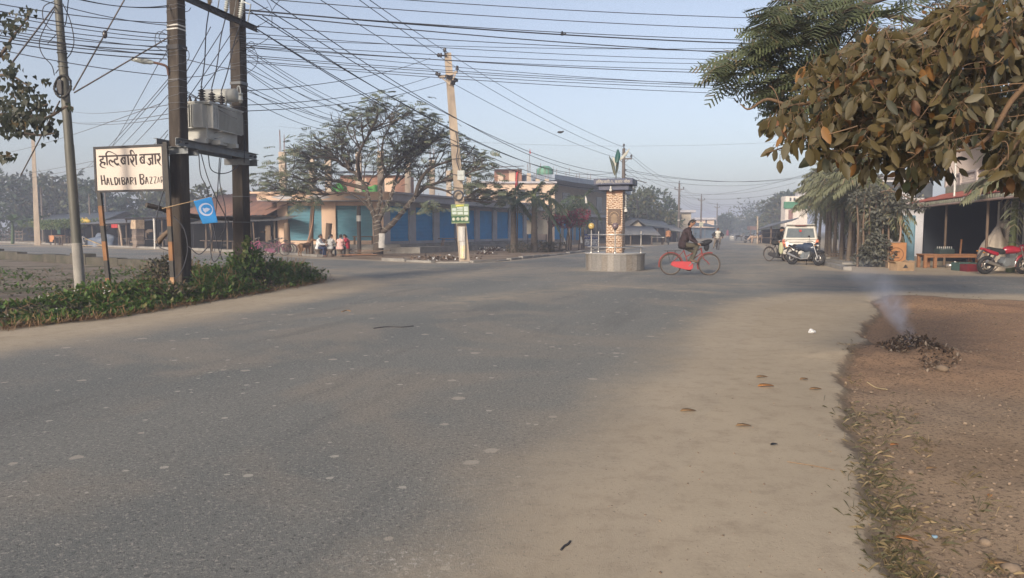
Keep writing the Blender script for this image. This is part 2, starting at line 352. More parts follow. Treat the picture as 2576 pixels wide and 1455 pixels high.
spot = mth(nt, 'MULTIPLY', mth(nt, 'LESS_THAN', mth(nt, 'ADD', vo.outputs[0], mth(nt, 'MULTIPLY', nz(nt, co, 22, 4, .7), .17)), mth(nt, 'MULTIPLY_ADD', vr, .20, .06)), mth(nt, 'GREATER_THAN', vr, .30))
a = mixc(nt, mth(nt, 'MULTIPLY', spot, .7), a, (.42, .37, .31))
vo3 = nd(nt, 'TexVoronoi', {'Vector': co, 'Scale': 4.6, 'Randomness': 1.0}); vr3 = nd(nt, 'TexWhiteNoise', {'Vector': vo3.outputs['Position']}).outputs[0]
a = mixc(nt, mth(nt, 'MULTIPLY', mth(nt, 'MULTIPLY', mth(nt, 'LESS_THAN', mth(nt, 'ADD', vo3.outputs[0], mth(nt, 'MULTIPLY', nz(nt, co, 70, 2), .1)), mth(nt, 'MULTIPLY_ADD', vr3, .14, .06)), mth(nt, 'GREATER_THAN', vr3, .42)), .75), a, (.46, .42, .36))
vo2 = nd(nt, 'TexVoronoi', {'Vector': co, 'Scale': 4.5, 'Randomness': 1.0}); vr2 = nd(nt, 'TexWhiteNoise', {'Vector': vo2.outputs['Position']}).outputs[0]
sp2 = mth(nt, 'MULTIPLY', mth(nt, 'LESS_THAN', mth(nt, 'ADD', vo2.outputs[0], mth(nt, 'MULTIPLY', nz(nt, co, 60, 2), .1)), .12), mth(nt, 'GREATER_THAN', vr2, .72))
a = mixc(nt, mth(nt, 'MULTIPLY', sp2, .6), a, (.06, .06, .06))
pt = mth(nt, 'MULTIPLY', sstep(nt, attr(nt, 'paint'), .0, .5), sstep(nt, nz(nt, co, 26, 5, .8), .55, .63)); a = mixc(nt, mth(nt, 'MULTIPLY', pt, .8), a, (.58, .56, .52))
e = mth(nt, 'ADD', attr(nt, 'edge'), mth(nt, 'MULTIPLY', mth(nt, 'SUBTRACT', nz(nt, co, .8, 6, .6), .5), 1.1))
e = mth(nt, 'ADD', e, mth(nt, 'MULTIPLY', mth(nt, 'SUBTRACT', nz(nt, co, 22, 4, .7), .5), .4))
du = sstep(nt, e, -1.35, -.10); du = mth(nt, 'MAXIMUM', du, mth(nt, 'MULTIPLY', attr(nt, 'drift'), sstep(nt, nz(nt, co, 1.6, 6, .65), .32, .6)))
c = mixc(nt, du, a, dust_col(nt, co))
nt.links.new(c, b.inputs['Base Color']); b.inputs['Roughness'].default_value = .88; b.inputs['Specular IOR Level'].default_value = .25
bh = mth(nt, 'MULTIPLY', nz(nt, co, 110, 4, .8), mth(nt, 'MULTIPLY_ADD', du, -.7, 1.0))
nt.links.new(nd(nt, 'Bump', {'Strength': .8, 'Distance': .012, 'Height': bh}).outputs[0], b.inputs['Normal']); M_asphalt = m
# bare ground: dust, red-brown soil, dry verge
m, nt, b, out = mk('bare_earth_ground'); co = coords(nt)
so = mixc(nt, sstep(nt, nz(nt, co, .9, 5, .6), .3, .7), (.33, .24, .16), (.255, .18, .118))
so = mixc(nt, mth(nt, 'MULTIPLY', sstep(nt, nz(nt, co, .35, 4, .5), .45, .65), .75), so, (.30, .225, .16))
so = mixc(nt, mth(nt, 'MULTIPLY', sstep(nt, mth(nt, 'ADD', nd(nt, 'SeparateXYZ', {0: co}).outputs[1], mth(nt, 'MULTIPLY', nz(nt, co, .6, 4), 4.0)), 7.5, 11.0), .8), so, (.29, .178, .108))
so = mixc(nt, sstep(nt, nz(nt, co, 28, 5, .75), .50, .64), so, (.10, .068, .048))
so = mixc(nt, mth(nt, 'MULTIPLY', sstep(nt, nz(nt, co, 55, 4, .8), .60, .70), .8), so, (.36, .29, .22))
ve = mixc(nt, sstep(nt, nz(nt, co, 1.3, 5, .6), .35, .65), (.17, .13, .095), (.22, .185, .15)); ve = mixc(nt, sstep(nt, nz(nt, co, .5, 5, .6), .5, .65), ve, (.07, .075, .035))
fa = mixc(nt, sstep(nt, nz(nt, co, .06, 5, .6), .4, .6), (.17, .14, .095), (.085, .085, .045))
nn = mth(nt, 'SUBTRACT', nz(nt, co, 3, 5, .7), .5)
c = mixc(nt, sstep(nt, attr(nt, 'far'), 6, 16), dust_col(nt, co), fa)
c = mixc(nt, sstep(nt, mth(nt, 'ADD', attr(nt, 'soil'), mth(nt, 'MULTIPLY', nn, .12)), .05, -.10), c, so)
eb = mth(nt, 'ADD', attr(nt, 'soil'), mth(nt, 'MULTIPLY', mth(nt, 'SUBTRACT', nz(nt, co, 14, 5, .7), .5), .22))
c = mixc(nt, mth(nt, 'MULTIPLY', mth(nt, 'MULTIPLY', sstep(nt, eb, .03, -.01), sstep(nt, eb, -.16, -.02)), .6), c, (.085, .066, .050))  # dark band along the soil step: its edge shade painted into the colour
c = mixc(nt, sstep(nt, mth(nt, 'ADD', attr(nt, 'verge'), mth(nt, 'MULTIPLY', nn, .9)), .25, -.35), c, ve)
c = mixc(nt, sstep(nt, mth(nt, 'ADD', attr(nt, 'walk'), mth(nt, 'MULTIPLY', nn, 1.2)), .3, -.3), c, mixc(nt, sstep(nt, nz(nt, co, .7, 5), .4, .6), (.20, .145, .105), (.27, .215, .165)))
nt.links.new(c, b.inputs['Base Color']); b.inputs['Roughness'].default_value = .95; b.inputs['Specular IOR Level'].default_value = .15
nt.links.new(nd(nt, 'Bump', {'Strength': mth(nt, 'MULTIPLY_ADD', sstep(nt, attr(nt, 'soil'), .05, -.1), .5, .2), 'Distance': .02, 'Height': nz(nt, co, 40, 6, .75)}).outputs[0], b.inputs['Normal']); M_ground = m
xs = axis([(-400, -120, 35), (-120, -30, 10), (-30, -8, 1.5), (-8, .4, .7), (.4, 8.6, .07), (8.6, 20, .35), (20, 60, 4), (60, 540, 40)])
ys = axis([(-50, -2, 6), (-2, 1.6, .4), (1.6, 15, .07), (15, 30, .3), (30, 60, 3), (60, 140, 8), (140, 940, 50)])
X, Y = np.meshgrid(xs, ys)
soil = sdf(SOIL, X, Y); ver = sdf(VERGE, X, Y); wal = sdf(WALK, X, Y); road = sdf(ROAD, X, Y)
near = (X > -1) & (X < 24) & (Y > -3) & (Y < 32)
n1 = np.zeros_like(X); n2 = np.zeros_like(X)
n1[near] = fbm(X[near], Y[near], 2.2, 4, 3); n2[near] = fbm(X[near], Y[near], .5, 2, 8)
sj = soil + .10 * n1
sj = sj + .05 * np.where(near, npnoise(X, Y, 9, 4) if False else 0, 0); step = np.clip((-sj + .02) / .07, 0, 1)
Z = -.075 * step + step * (.022 * n1 + .05 * n2 * np.clip(-soil / 2, 0, 1)) + .012 * n2 * np.exp(-np.abs(soil))
Z = np.where(near, Z, 0)
MOUND = []
for (px, py, h, rx, ry) in ((2272, 742, .20, .7, .4), (2400, 768, .13, 1.6, .6), (2330, 760, .10, .8, .5), (2225, 748, .08, .7, .4), (2285, 893, .14, 1.1, .75)):
 g = gp(px, py); Z = Z + h * np.exp(-((X - g.x) / rx) ** 2 - ((Y - g.y) / ry) ** 2) * (1 + .4 * n1); MOUND.append(g)
Z = np.where(road < .92, np.maximum(Z, 0) * np.clip((road - .25) / .67, 0, 1), np.where(road < 1.5, np.maximum(Z, 0) + np.minimum(Z, 0) * (road - .92) / .58, Z))
def ground_z(x, y):
 i = min(max(np.searchsorted(xs, x) - 1, 0), len(xs) - 2); j = min(max(np.searchsorted(ys, y) - 1, 0), len(ys) - 2); return float(Z[j, i])
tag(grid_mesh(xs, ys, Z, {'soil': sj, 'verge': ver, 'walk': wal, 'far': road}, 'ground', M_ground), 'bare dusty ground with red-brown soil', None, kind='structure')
xs2 = axis([(-140, -40, 8), (-40, -12, 2), (-12, 6, .3), (6, 24, .8), (24, 80, 6), (80, 300, 20)])
ys2 = axis([(-6, 22, .3), (22, 45, .8), (45, 110, 4), (110, 930, 20)])
X2, Y2 = np.meshgrid(xs2, ys2); rd = sdf(ROAD, X2, Y2)
drift = np.zeros(X2.shape)
def seg_d(P):
 d = np.full(X2.shape, 1e9)
 for (ax, ay), (bx, by) in zip(P[:-1], P[1:]): ex, ey = bx - ax, by - ay; t = np.clip(((X2 - ax) * ex + (Y2 - ay) * ey) / (ex * ex + ey * ey), 0, 1); d = np.minimum(d, np.hypot(X2 - ax - t * ex, Y2 - ay - t * ey))
 return d
for P, w, k in (([(830, 712), (1000, 706), (1180, 690), (1300, 668)], 1.1, .6), ([(700, 676), (900, 684), (1100, 680)], 1.2, .55), ([(1150, 760), (1350, 735), (1500, 722)], .7, .55), ([(1480, 717), (1660, 728), (1850, 741)], .2, .9), ([(1700, 720), (1950, 716), (2300, 712)], 1.0, .5), ([(1900, 700), (1960, 660), (1950, 630)], 1.4, .5)): drift = np.maximum(drift, k * np.exp(-(seg_d(poly_px(P)) / w) ** 2))
mcx = gx(1548, 28.5); drift = np.maximum(drift, .75 * np.exp(-((np.hypot(X2 - mcx.x, Y2 - mcx.y) - 1.3) / .45) ** 2))
pc = gp(1080, 1420); paint = 1 - np.hypot((X2 - pc.x) / .55, (Y2 - pc.y) / .28)
tag(grid_mesh(xs2, ys2, np.where(rd < .2, .004, .004 - .06 * np.clip((rd - .2) / .5, 0, 1)), {'edge': rd, 'paint': paint, 'drift': drift}, 'road', M_asphalt, keep=(np.where(rd < .6, 1, 0).ravel() > 0)), 'worn grey asphalt road junction with dust along its edges', None, kind='structure')
# kerbs: a raised far kerb by the sheds and the broken near kerb
def strip(P, w, h, name, mat, label, seg=1.1, gap=.02, jit=.0):
 mb = MB()
 pts = [Vector((*p, 0)) for p in P]
 for a, b in zip(pts[:-1], pts[1:]):
  L = (b - a).length; k = max(1, int(L / seg)); d = (b - a) / k
  for i in range(k):
   q = a + d * i; hh = h * (1 + rnd.uniform(-jit, jit)); u = d.normalized()
   mb.bar(q + u * gap + Vector((0, 0, hh / 2)), q + d + Vector((0, 0, hh / 2)), w, hh)
 return tag(mb.build(name, mat), label, None, kind='structure')
strip(poly_px([(-300, 600), (0, 610.5), (369, 625.5), (700, 639), (805, 647)]), .35, .16, 'kerb', M_concrete, 'low concrete kerb along the far side of the side road', jit=.2)
strip(poly_px([(-300, 637), (0, 651), (229, 667), (395, 674)]), .45, .42, 'kerb_wall', pm('mossy_kerb', (.10, .088, .07), (.06, .055, .042), 1.5, .95, .5, 12, dirt=(.045, .05, .025), dscale=.8, damt=.8), 'mossy broken concrete kerb on the near side of the side road', jit=.25, seg=1.6)
strip(poly_px([(960, 656), (1090, 662), (1180, 662), (1245, 659), (1335, 650), (1456, 636), (1560, 622)]), .25, .10, 'kerb', M_concrete, 'broken low kerb in front of the blue shops', jit=.5, seg=1.4, gap=.15)
HL0, HL1 = gp(458, 743), None; HL0 = Vector((HL0.x, HL0.y, -.3))
HL1 = ext(gp(458, 743), at(442, 0, 17.45), 8.6)
yR = 20.2; HR0 = gx(607, yR); HR1 = ext(gx(607, yR), at(597, 0, yR), 8.6)
EV = (HR0 - Vector((HL0.x, HL0.y, 0))).normalized(); RV = Vector((EV.y, -EV.x, 0))          # along the pole pair; towards the road
I_SEC = [(-.17, -.15), (.17, -.15), (.17, -.085), (.15, -.05), (.15, .05), (.17, .085), (.17, .15), (-.17, .15), (-.17, .085), (-.15, .05), (-.15, -.05), (-.17, -.085)]
C_SEC = [(-.155, -.15), (.155, -.15), (.175, -.13), (.175, .13), (.155, .15), (-.155, .15), (-.175, .13), (-.175, -.13)]
pole_x = (math.cos(R(-20)), math.sin(R(-20)), 0)
def hpole(b, t, label, sec, marks, s1=.85):
 th = thing('utility_pole', label, 'utility pole', b, 0, None); base = Vector(b)
 sh = pole_shaft(base, t, sec, 1.0, s1, pole_x).wbuild('shaft', M_pole_dark, th)
 for (tz, h, m, gr) in marks:
  tt = (tz - base.z) / (t.z - base.z); mb = MB(); ring_on(mb, base, t, tt, C_SEC, 1 + (s1 - 1) * tt, h, pole_x, gr); mb.wbuild('band', m, th)
 mb = MB()                                        # thin binding wires
 X = Vector(pole_x); Y = Vector((-X.y, X.x, 0)); Q = []
 for i in range(16 * 8):
  z = 4.2 + 2.7 * i / 128 + .05 * math.sin(i * .37); tt = (z - base.z) / (t.z - base.z); s = (1 + (s1 - 1) * tt) * 1.05; a, b = C_SEC[i % 8]; Q.append(base.lerp(t, tt) + X * (a * s) + Y * (b * s))
 mb.tube(Q, .006, 4, False)
 mb.wbuild('binding_wire', M_wire_pale, th)
 return th
pw = M_white
PL = hpole(HL0, HL1, 'dark concrete pole just right of the town name board, white double band near its top', C_SEC, ((6.02, .03, pw, 1.05), (6.10, .03, pw, 1.05), (5.62, .10, M_dark, 1.12), (4.9, .02, M_wire_pale, 1.04)))
PR = hpole(HR0, HR1, 'dark grooved concrete pole standing in the bushes behind the blue flag', I_SEC, ((5.35, .07, M_steel, 1.14), (2.4, .014, M_wire_pale, 1.05), (1.72, .014, M_wire_pale, 1.06)))
def HP(e, r, z): return Vector((HL0.x, HL0.y, 0)) + EV * e + RV * r + Vector((0, 0, z))
LEN = (HR0 - Vector((HL0.x, HL0.y, 0))).length
lean = lambda z: (HL1 - HL0) * ((z - HL0.z) / (HL1.z - HL0.z)) - Vector((0, 0, z - HL0.z))
def HQ(e, r, z): return HP(e, r, z) + Vector((lean(z).x, 0, 0)) * .8
def channel(mb, a, b, out, h=.17, w=.07, t=.012):
 a, b, o = Vector(a), Vector(b), Vector(out)
 mb.bar(a, b, t, h)
 for s in (-1, 1): mb.bar(a + o * w / 2 + Vector((0, 0, s * (h / 2 - t / 2))), b + o * w / 2 + Vector((0, 0, s * (h / 2 - t / 2))), w, t)
pf = thing('transformer_platform', 'grey steel channel platform bolted between the two dark poles under the transformer', 'platform', HP(LEN / 2, 0, 3.4))
for r, o in ((.22, RV), (-.24, -RV)):
 mb = MB(); channel(mb, HQ(-.45, r, 3.47), HQ(LEN + .45, r, 3.47), o); mb.wbuild('channel_beam', M_steel, pf)
for e in (-.20, .22, LEN - .2, LEN + .22):
 mb = MB(); channel(mb, HQ(e, -.62 if e < 1 else -.35, 3.30), HQ(e, .36, 3.30), EV * (-1 if e < 1 else 1), .16, .07); mb.wbuild('cross_bearer', M_steel, pf)
for e in (-.2, LEN + .2):
 for k in (-.12, .12): MB().cyl(HQ(e + k, .20, 3.47), HQ(e + k, .30, 3.47), .02, n=6).wbuild('bolt', M_dark, pf)
# transformer
M_tr = pm('transformer_grey_paint', (.43, .43, .40), (.36, .36, .345), 1.5, .45, dirt=(.22, .19, .15), dscale=1.3, damt=.35)
tr = thing('transformer', 'light grey finned power transformer with three dark insulators on the steel platform', 'transformer', HQ(1.25, 0, 3.56))
e0, e1, r0, r1 = .62, 2.22, -.48, .42
def tbox(mb, ea, eb, ra, rb, za, zb): mb.bar(HQ(ea, (ra + rb) / 2, (za + zb) / 2), HQ(eb, (ra + rb) / 2, (za + zb) / 2), rb - ra, zb - za)
mb = MB(); tbox(mb, e0 + .10, e1 - .08, r0 + .14, r1 - .13, 3.66, 4.50); mb.wbuild('tank', M_tr, tr, .008)
mb = MB(); tbox(mb, e0, e1 + .02, r0, r1, 4.50, 4.535); tbox(mb, e0 + .03, e1, r0 + .02, r1 - .02, 4.47, 4.498); mb.wbuild('lid', M_tr, tr)
mb = MB()
for k in range(19): e = e0 + .42 + k * .062; tbox(mb, e, e + .016, r1 - .13, r1 + .02, 3.93, 4.45)
tbox(mb, e0 + .13, e0 + .385, r1 - .13, r1 + .015, 3.92, 4.46); tbox(mb, e0 + .40, e1 - .09, r1 - .128, r1 - .10, 3.92, 4.46)
tbox(mb, e0 + .385, e1 - .10, r1 - .02, r1 + .012, 3.905, 3.925)
mb.wbuild('radiator_fins', M_tr, tr)
mb = MB()
for k in range(7): r = r0 + .08 + k * .062; tbox(mb, e0 - .06, e0 + .10, r, r + .016, 3.93, 4.45)
tbox(mb, e0 - .06, e0 + .10, r0 + .50, r1 - .14, 3.92, 4.46); tbox(mb, e0 - .055, e0 + .098, r0 + .08, r0 + .49, 3.905, 3.925)
mb.wbuild('radiator_fins', M_tr, tr)
mb = MB(); tbox(mb, e0 - .02, e0 + .10, r0 + .05, r1 - .1, 3.56, 3.66); tbox(mb, e0 + .35, e0 + .47, r0 + .05, r1 + .06, 3.56, 3.66); tbox(mb, e1 - .5, e1 - .38, r0 + .05, r1 + .06, 3.56, 3.66); tbox(mb, e0 + .0, e1 - .15, r1 - .22, r1 - .16, 3.6, 3.665)
mb.wbuild('base_rail', M_tr, tr)
M_ins = pm('glazed_brown_insulator', (.055, .045, .045), (.035, .03, .03), 5, .25, spec=.6)
M_insw = pm('grey_porcelain', (.46, .48, .46), (.36, .38, .37), 5, .3, spec=.5)
bt = []
for e in (e0 + .17, e0 + .62, e0 + 1.06):
 c = HQ(e, .14, 4.535); mb = MB(); pr = [(.055, 0), (.055, .06)]
 for k in range(4): z = .06 + k * .06; pr += [(.045, z + .005), (.088, z + .02), (.08, z + .035), (.04, z + .045)]
 pr += [(.03, .31), (.0, .31)]; mb.lathe(pr, 12, c); o = mb.wbuild('bushing', M_ins, tr)
 mb = MB(); mb.cyl(c + Vector((0, 0, .30)), c + Vector((0, 0, .42)), .014, n=6); mb.ball(c + Vector((0, 0, .36)), .028, 8, 6); mb.wbuild('terminal', M_steel, o); bt.append(c + Vector((0, 0, .42)))
for e in (e0 + .12, e0 + .36, e0 + .6):
 c = HQ(e, -.28, 4.535); mb = MB(); mb.lathe([(.05, 0), (.05, .05), (.035, .06), (.05, .09), (.03, .12), (.02, .18), (0, .18)], 10, c); mb.wbuild('low_voltage_bushing', M_ins, tr)
ca, cb = HQ(1.98, -.55, 4.90), HQ(1.98, .36, 4.90); mb = MB(); cd = (cb - ca).normalized()
mb.tube([ca - cd * .03, ca, cb, cb + cd * .03], [.10, .165, .165, .10], 20); mb.wbuild('conservator_tank', M_tr, tr)
mb = MB()
for r in (-.3, .14):
 mb.bar(HQ(1.86, r, 4.53), HQ(1.90, r, 4.80), .03, .05); mb.bar(HQ(2.16, r, 4.53), HQ(2.08, r, 4.80), .03, .05); mb.bar(HQ(1.86, r, 4.72), HQ(2.14, r, 4.72), .03, .03)
mb.wbuild('tank_bracket', M_tr, tr)
q = HQ(1.95, .50, 4.90); mb = MB(); mb.tube(catmull([HQ(1.98, .40, 5.0), HQ(1.96, .42, 5.10), HQ(1.95, .47, 5.11), HQ(1.95, .50, 5.02), HQ(1.95, .50, 4.92)], 4), .018, 8)
mb.lathe([(.0, -.18), (.04, -.18), (.04, -.12), (.062, -.12), (.062, -.09), (.052, -.09), (.052, .03), (.062, .03), (.062, .06), (0, .06)], 12, q + Vector((0, 0, -.02))); mb.wbuild('breather', M_insw, tr)
M_stencil = pm('faded_stencil', (.24, .24, .23), None, 3, .7)
for k, s in enumerate(('011 KVO-400/11-23', '4W4P-BC3DD-71C1')):
 textmesh(s, .055, 0, 'stencil', M_stencil, None, HQ(e0 + .20 + k * .11, r1 + .017, 4.19), (0, 0, 1), -EV, 'CENTER').data.transform(Matrix.Identity(4))
for o in [k for k in bpy.data.objects if k.name.startswith('stencil')]: o.data.transform(tr.matrix_basis.inverted()); o.parent = tr
# cross arm with its insulators
ca_ = thing('cross_arm', 'dark steel cross arm with tilted cutout insulators near the top of the transformer poles', 'cross arm', HQ(LEN / 2, .2, 6.85))
mb = MB(); channel(mb, HQ(-.35, .20, 6.72), HQ(LEN + .65, .20, 6.90), RV, .14, .07); mb.wbuild('arm_beam', M_dark, ca_)
mb = MB(); channel(mb, HQ(-.35, -.24, 6.95), HQ(LEN + .65, -.24, 7.10), -RV, .14, .07); mb.wbuild('arm_beam', M_dark, ca_)
for k, (e, m) in enumerate(((1.0, pm('aged_yellow_porcelain', (.48, .36, .22), (.36, .27, .17), 4, .35)), (1.75, M_insw), (2.45, M_insw))):
 b = HQ(e, .26, 6.80 + .05 * e); d = (RV * .25 + Vector((0, 0, 1)) - EV * .1).normalized(); B = basis(d); B = Matrix((B.col[1], B.col[2], B.col[0])).transposed()
 pr = [(.02, 0), (.045, .02)]
 for j in range(7): z = .06 + j * .05; pr += [(.042, z), (.07, z + .012), (.066, z + .022), (.04, z + .032)]
 pr += [(.045, .43), (.02, .47), (0, .47)]
 o = MB().lathe(pr, 12, b, B).wbuild('cutout_insulator', m, ca_)
 mb = MB(); mb.bar(b + d * .42 + RV * .02, b + d * .30 + RV * .30 - EV * .1, .03, .03); mb.cyl(b + d * .30 + RV * .30 - EV * .1, b - d * .05 + RV * .14 + EV * .15, .014, n=6); mb.wbuild('fuse_link', M_insw, o)
 mb = MB(); mb.tube(catmull([b - d * .02 + RV * .03, b + RV * .02 - Vector((0, 0, .10)), b + RV * .05 - Vector((0, 0, .14)) + EV * .06, b + EV * .12 - Vector((0, 0, .10))], 4), .014, 6); mb.wbuild('hook', M_dark, ca_)
# street lamp on the left pole
sl_ = thing('street_lamp', 'flat grey street lamp on a rusty arm reaching left from the dark pole', 'street lamp', at(424, 166, 17.3))
mb = MB(); mb.tube(catmull([at(424, 190, 17.35), at(421, 172, 17.3), at(412, 164, 17.25), at(383, 157, 17.15)], 4), .028, 8); mb.wbuild('lamp_arm', M_rust, sl_)
mb = MB(); a, b_ = at(386, 158, 17.15), at(331, 148, 17.0); d = b_ - a
mb.tube([a, a + d * .12, a + d * .3, a + d * .42, a + d, b_ + d * .02], [.03, .055, .06, .075, .05, .02], 10); o = mb.wbuild('lamp_head', M_insw, sl_)
# metal pole at the far left with its coil of cable
M_tube = pm('grey_green_steel_pole', (.115, .112, .095), (.085, .083, .074), 1.3, .55, .1, 18, metal=.15, dirt=(.15, .135, .11), dscale=.8, damt=.4)
mp0 = gp(204, 756); mp1 = ext(mp0, at(146, 0, mp0.y), 8.2)
tp = thing('tubular_steel_pole', 'tall tapering grey steel pole at the left with a coil of black cable', 'utility pole', mp0)
a = lambda t: mp0.lerp(mp1, t)
mb = MB(); mb.tube([a(-.02), a(.40), a(.405), a(.66), a(.665), a(1)], [.098, .094, .088, .086, .078, .074], 18); mb.wbuild('shaft', M_tube, tp)
mb = MB(); mb.tube([a(-.03), a(.145), a(.15)], [.108, .104, .098], 18); mb.wbuild('base_sleeve', M_concrete, tp)
mb = MB()
for t in (.60, .612, .635): mb.torus(a(t), .094, .012, (0, 0, 1), 18, 6)
mb.wbuild('band', M_steel, tp)
cc = at(158, 218, mp0.y - .14); ch = thing('cable_coil', 'black coil of cable hung round a small grey box on the steel pole', 'cable coil', cc)
mb = MB()
for k in range(7):
 aa = .17 + rnd.uniform(-.012, .02); P = [cc + Vector((math.cos(w) * aa + rnd.uniform(-.006, .006), .05 * math.sin(w * 1.0) + rnd.uniform(-.03, .03), math.sin(w) * (.235 + rnd.uniform(-.02, .02)))) for w in [2 * PI * j / 24 for j in range(25)]]
 mb.tube(P, .013, 6, False)
mb.wbuild('coil', M_black, ch)
mb = MB(); mb.box(cc + Vector((-.09, .05, -.01)), (.12, .08, .3)); mb.wbuild('splice_box', M_dark, ch, .012)
Yl, Yr = 17.5, 16.98
sb = thing('town_sign', 'white board reading Haldibari Bazzar in black hand lettering on striped posts', 'sign', gp(355, 742))
O = at(243, 482.5, Yl); U = at(414, 478.5, Yr) - O; V = at(238, 373, Yl) - O; Wd = U.cross(V).normalized()
BW, BH = U.length, V.length; u, v = U.normalized(), V.normalized()
M_board = pm('off_white_board', (.58, .51, .45), (.53, .465, .41), 1.2, .55, dirt=(.50, .42, .35), dscale=1.5, damt=.4)
M_ink = pm('hand_painted_ink', (.030, .019, .020), (.055, .038, .036), 9, .5)
def bp(x, y, off=0): return O + u * (x * BW) + v * (y * BH) + Wd * off
mb = MB(); mb.add([bp(x, y, o) for o in (-.02, .0) for x, y in ((0, 0), (1, 0), (1, 1), (0, 1))], [(0, 3, 2, 1), (4, 5, 6, 7), (0, 1, 5, 4), (1, 2, 6, 5), (2, 3, 7, 6), (3, 0, 4, 7)]); mb.wbuild('board', M_board, sb)
mb = MB()
for (x0, y0, x1, y1) in ((-.012, -.0, 1.012, -.0), (-.012, 1, 1.012, 1)): mb.bar(bp(x0, y0, .002), bp(x1, y1, .002), .05, .042, Wd)
for x in (0, 1): mb.bar(bp(x, .02, .002), bp(x, .98, .002), .05, .036, Wd)
mb.wbuild('frame', M_dark, sb)
M_och = pm('ochre_band_paint', (.26, .12, .045), (.19, .085, .032), 5, .6, dirt=(.12, .07, .04), dscale=4, damt=.6)
M_och_pale = pm('chipped_pale_band', (.42, .29, .17), (.30, .14, .06), 6, .7)
M_post = pm('black_band_paint', (.035, .032, .03), (.05, .045, .04), 5, .6)
for (xb, yb, xt, yt, Y, w, segs) in ((276, 741, 250, 484, Yl, .088, ((484, 518, 0), (518, 568, 1), (568, 607, 0), (607, 655, 1), (655, 699, 0), (699, 741, 1))),
          (437, 748, 416, 358, Yr - .03, .088, ((358, 522, 0), (522, 568, 1), (568, 607, 0), (607, 655, 1), (655, 697, 0), (697, 748, 2)))):
 pA, pB = at(xb, yb, Y), at(xt, yt, Y)
 pA.z = max(pA.z, -.05); mb = MB()
 for (ya, yb2, c) in segs: mb.mat(c).bar(pA.lerp(pB, (yb - ya) / (yb - yt)), pA.lerp(pB, (yb - yb2) / (yb - yt)), w, w, (1, 0, 0))
 mb.wbuild('post', [M_post, M_och, M_och_pale], sb, 0)
# lettering: brush strokes as ribbons of varying width; board coordinates measured on the board itself
def brush(mb, pts, w, off=.0035):
 P = catmull([Vector((x, y, 0)) for x, y in pts], 6) if len(pts) > 2 else [Vector((*pts[0], 0)), Vector((*pts[1], 0))]
 k = len(P); ws = w if hasattr(w, '__len__') else (w, w); vs = []
 for i, p in enumerate(P):
  t = (P[min(i + 1, k - 1)] - P[max(i - 1, 0)]).normalized(); n = Vector((-t.y, t.x, 0)); f = i / (k - 1) * (len(ws) - 1); j = min(int(f), len(ws) - 2); ww = (ws[j] + (ws[j + 1] - ws[j]) * (f - j)) / 2
  vs += [p + n * ww, p - n * ww]
 def m(q):                                       # drawing units -> board
  x = (q.x - 62) / 1785.0; y = 1 - (q.y - (218 - (q.x - 62) * .036)) / 1125.0
  return bp(x, y, off)
 mb.add([m(q) for q in vs], [(2 * i, 2 * i + 1, 2 * i + 3, 2 * i + 2) for i in range(k - 1)])
S = MB()
for p, w in (([(160, 436), (1185, 398)], 42), ([(1235, 395), (1775, 372)], 40),                       # head strokes
 ([(270, 440), (275, 500), (190, 520)], (40, 44, 40)), ([(190, 520), (235, 580), (320, 600), (300, 660)], (40, 46, 44, 40)), ([(330, 610), (250, 590), (195, 650), (240, 710), (345, 735)], (20, 36, 46, 36, 8)),   # ha
 ([(650, 400), (520, 330), (420, 310), (365, 370), (372, 440)], (16, 24, 34, 44, 36)), ([(375, 440), (385, 660)], (44, 40)),                  # i
 ([(545, 545), (520, 575), (480, 530), (440, 560), (460, 640), (565, 712)], (40, 44, 40, 40, 34, 6)),                                        # la
 ([(650, 440), (655, 500), (590, 510), (580, 580), (640, 640), (690, 610)], (42, 44, 40, 46, 48, 40)), ([(690, 620), (640, 660), (700, 650), (750, 700)], (30, 30, 20, 6)),   # da
 ([(860, 440), (862, 640)], (36, 28)), ([(860, 480), (800, 470), (755, 540), (800, 620), (855, 600)], (30, 44, 44, 44, 36)), ([(790, 500), (850, 590)], (20, 20)),   # ba
 ([(935, 430), (950, 650)], (46, 40)),                                                                                                       # aa
 ([(1050, 430), (1085, 500), (1050, 570), (1010, 520), (1000, 480)], (30, 44, 50, 40, 20)), ([(1010, 550), (1060, 640), (1125, 705)], (40, 34, 6)),   # ra
 ([(1120, 370), (1060, 290), (1015, 300), (1020, 390)], (16, 34, 50, 36)), ([(1140, 420), (1152, 650)], (46, 40)),                            # ii
 ([(1355, 400), (1360, 620)], (42, 34)), ([(1355, 470), (1300, 450), (1255, 510), (1290, 600), (1355, 590)], (30, 42, 42, 42, 36)), ([(1280, 480), (1345, 570)], (20, 20)),   # ba
 ([(1570, 400), (1572, 640)], (46, 40)), ([(1570, 480), (1470, 495), (1510, 540), (1520, 610), (1480, 640), (1410, 570)], (36, 36, 40, 44, 38, 8)),   # ja
 ([(1640, 395), (1648, 630)], (46, 40)), ([(1720, 390), (1765, 450), (1735, 530), (1695, 500)], (32, 44, 48, 30)), ([(1690, 510), (1740, 610), (1800, 675)], (40, 34, 6))):   # aa ra
 brush(S, p, w)
S.wbuild('devanagari_lettering', M_ink, sb)
S = MB()
L = lambda *a: [brush(S, p, w) for p, w in a]
